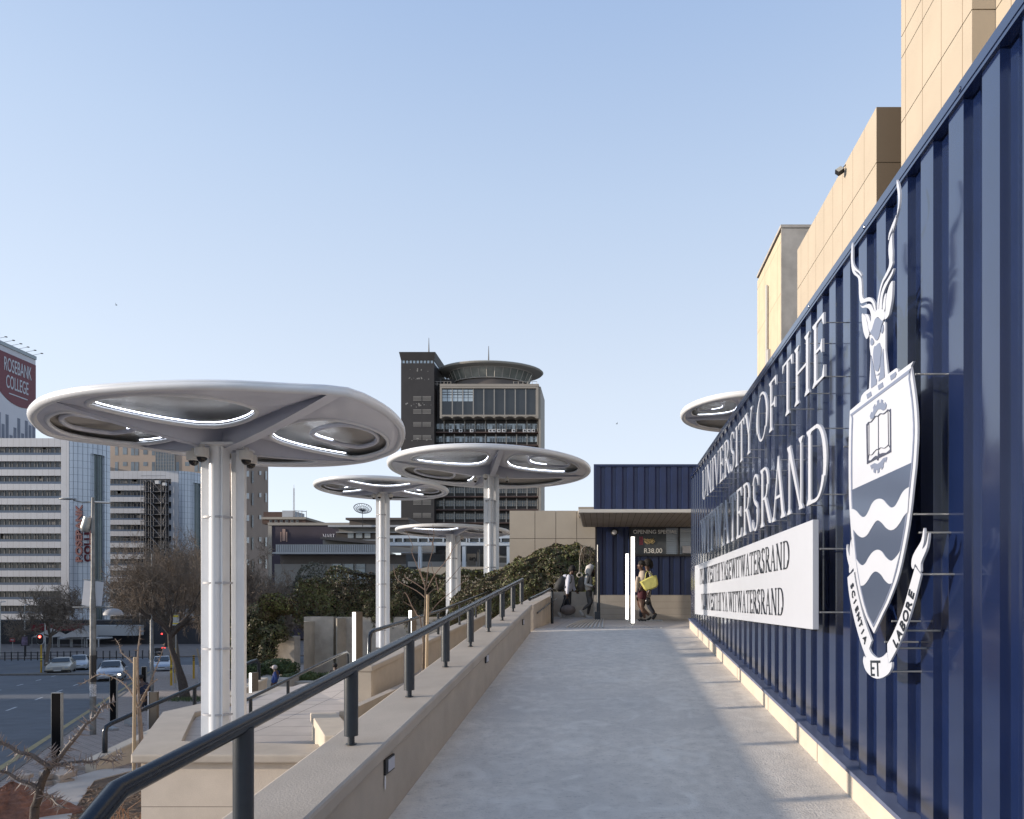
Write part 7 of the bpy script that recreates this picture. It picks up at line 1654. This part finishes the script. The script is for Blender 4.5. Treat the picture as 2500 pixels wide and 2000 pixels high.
M_il = mat('ivy_leaves', (.03,.05,.015), .6, var=0, fn=f_leaf([(.03,.035,.016), (.06,.075,.026), (.085,.06,.034), (.12,.13,.045)]))
M_gl2 = mat('green_shrub_leaves', (.05,.08,.02), .6, var=0, fn=f_leaf([(.02,.03,.012), (.04,.065,.02), (.07,.10,.03), (.10,.12,.04)]))
M_rs = mat('russet_shrub_leaves', (.07,.05,.02), .7, var=0, fn=f_leaf([(.05,.035,.018), (.12,.075,.035), (.11,.11,.035), (.20,.21,.05)], .9))
M_core = mat('hedge_core', (.008,.009,.005), 1, var=0)  # near-black filler standing for the deep shade behind the leaves
def leaves(b, pts, s, r_):
    for p, n in pts:
        a = Vector((r_.gauss(0, 1), r_.gauss(0, 1), r_.gauss(0, 1)))
        nn = (n*1.1+a*.75).normalized(); u = nn.orthogonal().normalized(); u.rotate(Matrix.Rotation(r_.uniform(0, 2*pi), 3, nn)); v = nn.cross(u); k = s*r_.uniform(.55, 1.3)
        b.add([p-u*k, p-v*k*.5, p+u*k, p+v*k*.5], [(0, 1, 2, 3)])
def lump(p, sc, seed):
    from mathutils import noise
    return noise.noise(Vector((p.x*sc+seed, p.y*sc, p.z*sc)))
# long hedge over the retaining wall: a box with lumpy outline
t = thing('hedge', 'long dense dark green and brown hedge trimmed flat above the rough concrete wall', 'hedge', (-10, 34.6, -.8))
r_ = random.Random(5); b = MB(); pts = []
HX0, HX1 = wx(735, 34), -4.6; zt0 = lambda x: (VY-1397)*34/F - (.35 if x < wx(800, 34) else 0)+.12*sin(x*1.7)
for _ in range(26000):
    x = r_.uniform(HX0, HX1); q = r_.random(); z0 = -1.15
    if q < .72: z = r_.uniform(z0, zt0(x)); yy = 34.0-.5*(.6+.4*sin(x*.9+z*1.3)); n = Vector((0, -1, .2))
    else: z = zt0(x); yy = r_.uniform(33.5, 35.6); n = Vector((0, -.2, 1))
    p = Vector((x, yy, z)); l = lump(p, 1.1, 3)*.38+lump(p, 3.1, 9)*.16; p += n*(l-.05)+Vector((0, 0, -r_.random()**6*.55 if z < -.9 else 0)); pts.append((p, n))
for _ in range(1200):
    a = r_.uniform(0, pi); z = r_.uniform(-1.1, zt0(HX0)-.1); p = Vector((HX0-.25*sin(a)+r_.uniform(-.1, .15), r_.uniform(33.6, 35.5), z)); pts.append((p, Vector((-1, -.3, .2))))
leaves(b, pts, .075, r_); b.build('foliage', M_hl, t)
b = MB(); b.box(HX0+.25, HX1, 34.05, 35.5, -1.5, .95); b.build('dark_core', M_core, t)
# humped hedge by the kiosk
t = thing('hedge', 'rounded hump of dark leafy hedge spilling over the planter wall left of the kiosk', 'hedge', (-2.4, 21, -.4))
r_ = random.Random(6); b = MB(); pts = []; c0 = Vector((-.95, 21.3, .2))
prof = [(1100, 1452), (1150, 1425), (1180, 1408), (1215, 1388), (1250, 1368), (1290, 1350), (1330, 1338), (1370, 1334), (1410, 1334), (1440, 1340), (1462, 1350)]
def ztop(px):
    for (a, c), (d, e) in zip(prof, prof[1:]):
        if a <= px <= d: return c+(e-c)*(px-a)/(d-a)
    return prof[-1][1]
for _ in range(15000):
    px = r_.uniform(1100, 1460); Yh = 22.0; top = (VY-ztop(px))*Yh/F; q = r_.random(); x = X_(px, Yh)
    zb2 = -.35 if px > 1290 else -.2-(1290-px)*.004
    if q < .7: z = zb2+(top-zb2)*r_.random(); f = (z-zb2)/(top-zb2); yy = Yh-.5+.9*f**3; n = Vector((0, -1, .35))
    else: z = top-.02; yy = Yh+.4+r_.random()*1.6; n = Vector((0, -.2, 1))
    p = Vector((x, yy, z)); l = lump(p, 1.4, 5)*.30+lump(p, 4, 2)*.12; p += n*l; pts.append((p, n))
leaves(b, pts, .055, r_); b.build('foliage', M_hl, t)
b = MB(); pp = [(X_(a, 22.2), (VY-c)*22.2/F-.22) for a, c in prof]; b.plate([(pp[0][0], -1.2)]+pp+[(pp[-1][0], -1.2)], lambda u, v, d: (u, 22.05+d, v), 0, 1.6); b.build('dark_core', M_core, t)
b = MB()
for q in range(34):
    x = X_(r_.uniform(1415, 1452), 21.3); z = (VY-r_.uniform(1335, 1350))*21.3/F; a = Vector((x, 21.3, z)); pts_ = [a]
    for k in range(5): a = a+Vector((r_.uniform(-.07, .08), r_.uniform(-.05, .02), r_.uniform(-.22, .02) if k else .06)); pts_.append(a)
    b.tube(pts_, .007, 3)
b.build('dry_stems', mat('dry_stem', (.20,.16,.12), .9, var=0), t)
# coiled white cable hanging from the hedge
t = thing('coiled_cable', 'pale cable hanging down the hedge and ending in a loose coil', 'cable', (X_(1415, 21.2), 21.2, .4)); b = MB(); q = lambda a, c: Vector((X_(940+a/3.834, 21.2), 21.2, (VY-(1150+c/3.834))*21.2/F))
b.tube(smoothline([q(1890, 700), q(1850, 720), q(1830, 780), q(1822, 850), q(1818, 960)], 4), .008, 5); c_ = q(1822, 980); L = []
for k in range(70): a = k*.42; L.append(c_+Vector((.088*cos(a)*(1-.2*sin(k*.3)), .02*sin(a*.5), .07*sin(a)-.0+.0006*k)))
b.tube(L, .007, 4, cap=False); b.build('cable', mat('pale_cable', (.48,.44,.38), .6, var=0), t)
# ivy, russet shrub and small planting around the lower plaza
def blob_shrub(name, label, parts, n, s, m, seed, core=True, cat='shrub', flat=1.0):
    r_ = random.Random(seed); c0 = parts[0][0]; t = thing(name, label, cat, (c0[0], c0[1], c0[2]-parts[0][1][2])); b = MB(); pts = []; tot = sum(p[1][0]*p[1][2] for p in parts)
    for c, rad in parts:
        for _ in range(int(n*rad[0]*rad[2]/tot)):
            v = Vector((r_.gauss(0, 1), r_.gauss(0, 1), r_.gauss(0, 1))).normalized()
            if v.y > .3: v.y = -v.y
            p = Vector((c[0]+v.x*rad[0], c[1]+v.y*rad[1], c[2]+v.z*rad[2])); l = 1+lump(p, .9, seed)*.35+lump(p, 3, seed)*.2-abs(r_.gauss(0, .10)); p = Vector(c)+(p-Vector(c))*l
            pts.append((p, v))
    leaves(b, pts, s, r_); b.build('foliage', m, t)
    if core:
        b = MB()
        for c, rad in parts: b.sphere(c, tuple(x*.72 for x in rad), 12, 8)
        b.build('dark_core', M_core, t)
    return t
def at(px, py, Y): return (X_(px, Y), Y, -(py-VY)*Y/F)
blob_shrub('ivy', 'dark ivy mass hanging behind the curved handrail right of the nearest column', [(at(608, 1570, 37), (1.35, .9, 1.6)), (at(640, 1520, 37), (1.4, .9, 1.0)), (at(590, 1620, 37), (1.1, .8, .9)), (at(672, 1545, 34.9), (.9, .5, .5)), (at(655, 1590, 34.8), (.5, .5, .8))], 11000, .075, M_il, 12)
blob_shrub('shrub', 'russet and yellow green shrub sprawling over the top of the concrete buttresses', [(at(690, 1475, 35.5), (1.1, .8, .7)), (at(738, 1478, 35.2), (1.0, .8, .65)), (at(770, 1495, 34.8), (.8, .6, .45)), (at(660, 1500, 35.5), (.6, .6, .4))], 9000, .065, M_rs, 13)
blob_shrub('shrub', 'loose grey green shrub rising behind the russet one in front of the pavilion windows', [(at(765, 1430, 44), (1.2, 1.0, 1.5)), (at(735, 1450, 44), (1.0, .8, .9))], 3600, .085, mat('grey_green_leaves', (.08,.085,.06), .7, var=0, fn=f_leaf([(.04,.04,.03), (.085,.085,.06), (.12,.12,.085)])), 14, core=False)
blob_shrub('hedge', 'low clipped green hedge behind the man in blue', [(at(620, 1632, 31.2), (.75, .5, .42)), (at(668, 1628, 31.2), (.75, .5, .42)), (at(705, 1632, 31.2), (.5, .5, .40))], 6500, .055, M_gl2, 15, cat='hedge')
blob_shrub('shrub', 'spreading light green plants in the planter right of the man in blue', [(at(715, 1655, 30.6), (.55, .4, .32)), (at(755, 1652, 30.8), (.6, .4, .28)), (at(800, 1655, 31), (.5, .4, .25))], 4200, .05, M_gl2, 16)
# grass tuft at the tree foot
b = MB(); r_ = random.Random(8)
for _ in range(900):
    x = X_(r_.uniform(400, 560), 33); y = r_.uniform(32, 34); z = gz(y); b.tube([(x, y, z), (x+r_.uniform(-.05, .05), y, z+r_.uniform(.08, .22))], [.012, .003], 3, cap=False)
tag(b.build('grass', M_gl2), 'short grass around the foot of the large bare tree', 'grass', kind='stuff')
# ---- saplings drawn limb by limb
def thorny(b, path, r0, r1, sc, r_, thorns=True, tl=.05, n=8, tb=None):
    P_ = smoothline(path, 4); m = len(P_); b.tube(P_, [r0+(r1-r0)*i/(m-1) for i in range(m)], n)
    if thorns:
        for i in range(0, m-1, 2 if sc < 1 else 1):
            if r_.random() < .1: continue
            d = (P_[i+1]-P_[i]).normalized(); 
            for k in range(3):
                a = d.orthogonal(); a.rotate(Matrix.Rotation(r_.uniform(0, 2*pi), 3, d)); a = (a+d*r_.uniform(-.2, .5)).normalized(); L = tl*r_.uniform(.6, 1.35)
                (tb or b).tube([P_[i], P_[i]+a*L*.6+Vector((0, 0, -.002)), P_[i]+a*L], [.0034*tl/.05, .0024*tl/.05, .0005], 4, cap=False)
Y = 4.5; z5 = lambda L, Y=Y, dy=0: [Vector((X_(a/5.749, Y), Y+dy*i, -(1700+c/5.749-VY)*Y/F)) for i, (a, c) in enumerate(L)]
t = thing('thorn_sapling', 'dark thorny acacia sapling with long pale thorns at the lower left corner', 'sapling', (X_(83, Y), Y, -3.5))
r_ = random.Random(3); b = MB(); thorny(b, [Vector((X_(70, Y), Y, -3.6)), Vector((X_(78, Y), Y, -2.4))]+z5([(480, 1725), (520, 1500), (560, 1300), (610, 1150), (690, 1010)]), .030, .020, .5, r_, False, n=12); b.build('trunk', mat('thorn_tree_bark', (.055,.043,.038), .85, var=.35, scale=30, bump=.6, bscale=60), t, smooth=60)
b = MB(); TB = MB()
thorny(b, z5([(690, 1010), (780, 900), (880, 730), (1000, 560), (1080, 420), (1180, 330), (1230, 200), (1300, 150), (1380, 130)], dy=.02), .018, .003, 1, r_, True, .062, 8, TB)
thorny(b, z5([(690, 990), (600, 900), (500, 800), (380, 760), (250, 650), (150, 600), (70, 580), (0, 480), (-70, 400)], dy=-.02), .016, .008, 1, r_, True, .062, 8, TB)
thorny(b, z5([(690, 995), (780, 970), (930, 945), (1100, 930), (1200, 950), (1320, 910), (1490, 940), (1530, 890), (1600, 820)], dy=.01), .012, .003, 1, r_, True, .062, 8, TB)
thorny(b, z5([(780, 975), (930, 960), (1080, 975), (1110, 990)], dy=-.02), .009, .006, 1, r_, True, .062, 8, TB)
thorny(b, z5([(540, 1300), (480, 1220), (350, 1160), (230, 1050), (160, 1010), (40, 960), (-50, 920)], dy=-.02), .013, .006, 1, r_, True, .062, 8, TB)
thorny(b, z5([(620, 1400), (720, 1380), (850, 1410), (960, 1460), (1110, 1490)], dy=-.03), .010, .005, 1, r_, True, .062, 8, TB)
thorny(b, z5([(800, 890), (790, 780), (740, 700)], dy=-.02), .006, .002, 1, r_, True, .062, 8, TB)
TB.build('thorns', mat('pale_thorns', (.20,.17,.16), .6, var=0), t); b.build('branches', mat('thorn_tree_twig', (.095,.08,.075), .7, var=.3, scale=20), t, smooth=70)
Y = 14.5; z3 = lambda L, dy=0: [Vector((X_(a/3.834, 14.5), 14.5+dy*i, -(1550+c/3.834-VY)*14.5/F)) for i, (a, c) in enumerate(L)]
t = thing('thorn_sapling', 'thorny sapling tied to a tall pale stake behind the lower end of the near handrail', 'sapling', (X_(338, Y), Y, -4.03))
b = MB(); thorny(b, [Vector((X_(340, Y), Y, -4.03))]+z3([(1312, 1240), (1320, 1000), (1310, 800), (1300, 690)]), .055, .036, .5, r_, False, n=9)
for L in ([(1300, 700), (1260, 620), (1180, 500), (1070, 420), (900, 375), (750, 450), (690, 470)], [(1295, 500), (1200, 380), (1140, 340)], [(1300, 640), (1275, 330), (1200, 240), (1110, 170), (1080, 100), (1030, 40)], [(1300, 650), (1280, 220), (1292, 0), (1285, -80)], [(1300, 690), (1340, 590), (1370, 500), (1420, 350), (1470, 200), (1500, 80)], [(1320, 620), (1390, 480), (1460, 420)]): thorny(b, z3(L, .03), .02, .007, 1, r_, True, .085)
b.build('branches', mat('sunlit_thorn_twig', (.26,.20,.155), .8, var=.2, scale=10), t, smooth=70)
t = thing('stake', 'tall pale timber stake supporting the thorny sapling at left', 'stake', (X_(334, Y), Y-.05, -4.03)); MB().tube([(X_(332, Y), Y-.07, -4.03), (X_(335, Y), Y-.07, -(1604-VY)*14.5/F)], .033, 8).build('pole', mat('sunlit_pole_timber', (.42,.33,.22), .75, var=.15, scale=10, warp=(1, 1, .1)), t, smooth=60)
Y = 9.6; z7 = lambda L, dy=0: [Vector((X_(940+a/3.834, 9.6), 9.6+dy*i, -(1150+c/3.834-VY)*9.6/F)) for i, (a, c) in enumerate(L)]
t = thing('bare_sapling', 'slender bare sapling with upswept thin branches in the soil pit beside the near parapet', 'sapling', (X_(1036, Y), Y, -1.6))
b = MB(); thorny(b, [Vector((X_(1030, Y), Y, -1.62))]+z7([(360, 1700), (365, 1500), (375, 1300), (380, 1150), (375, 1080)]), .020, .012, .5, r_, False, n=8); b.build('trunk', M_bark, t, smooth=60)
b = MB()
for L in ([(378, 1100), (390, 1000), (400, 880), (430, 760), (440, 680), (400, 640), (380, 560)], [(375, 1080), (340, 1000), (290, 880), (240, 760), (245, 700), (200, 600), (160, 530)], [(385, 1120), (470, 960), (560, 850), (620, 740), (700, 630)], [(380, 1190), (290, 1120), (150, 1050), (90, 990), (60, 880)], [(385, 1180), (450, 1110), (520, 1090), (640, 960), (700, 880)], [(400, 1350), (500, 1230), (620, 1130), (770, 1000)], [(500, 1130), (470, 1010), (440, 930), (420, 850)], [(370, 1060), (330, 950), (315, 860), (310, 800)], [(440, 700), (455, 600), (440, 500)], [(370, 1110), (250, 1030), (190, 1000), (170, 960)], [(560, 850), (610, 790), (620, 700)]): thorny(b, z7(L, .02), .0085, .0025, 1, r_, False, n=5)
b.build('branches', mat('reddish_twig', (.20,.14,.11), .8, var=.2), t, smooth=70)
t = thing('stake', 'short pale timber stake beside the slender bare sapling in the soil pit', 'stake', (X_(1045, Y), Y-.08, -1.6)); MB().tube([(X_(1043, Y), Y-.08, -1.62), (X_(1048, Y), Y-.08, -(1452-VY)*9.6/F)], .021, 9).build('pole', MATS['sunlit_pole_timber'], t, smooth=60)
t = thing('bare_sapling', 'thin leaning twig like sapling left of the short stake', 'sapling', (X_(1022, Y), Y+.3, -1.6)); b = MB(); thorny(b, [Vector((X_(1032, Y), Y+.3, -1.6))]+z7([(340, 1450), (300, 1350), (250, 1260), (215, 1180), (185, 1135), (175, 1150)]), .010, .004, 1, r_, False, n=5); thorny(b, z7([(255, 1270), (200, 1240), (165, 1215)]), .005, .002, 1, r_, False, n=5); b.build('stem', MATS['reddish_twig'], t, smooth=70)
# dry stalks in the mulch
b = MB(); t = thing('dry_plant', 'clump of dry reddish stalks in the bark mulch below the near handrail', 'plant', (X_(290, 8), 8, -3.7)); q0 = P(295, 1985, 9)
for k in range(26):
    a = Vector((q0.x+r_.uniform(-.18, .35), 9+r_.uniform(-.2, .2), -3.65)); b.tube([a, a+Vector((r_.uniform(-.06, .06), 0, r_.uniform(.3, .9))), a+Vector((r_.uniform(-.2, .2), 0, r_.uniform(.5, 1.1)))], [.008, .006, .003], 4)
b.build('stalks', mat('dry_red_stalk', (.22,.12,.07), .8, var=.2), t)
# two far birds
for px, py, lab in ((284, 745, 'tiny dark bird high in the sky at left'), (1506, 1035, 'tiny dark bird in the sky above the kiosk')):
    p = P(px, py, 90); t = thing('bird', lab, 'bird', tuple(p), 'distant birds'); b = MB(); b.sphere(p, (.14, .06, .05), 8, 5); b.add([p+Vector((-.05, 0, 0)), p+Vector((.05, 0, 0)), p+Vector((.02, .05, .14)), p+Vector((.1, -.35, .2)), p+Vector((-.02, .3, .1))], [(0, 1, 3), (0, 1, 4)]); b.build('body', M_black, t)
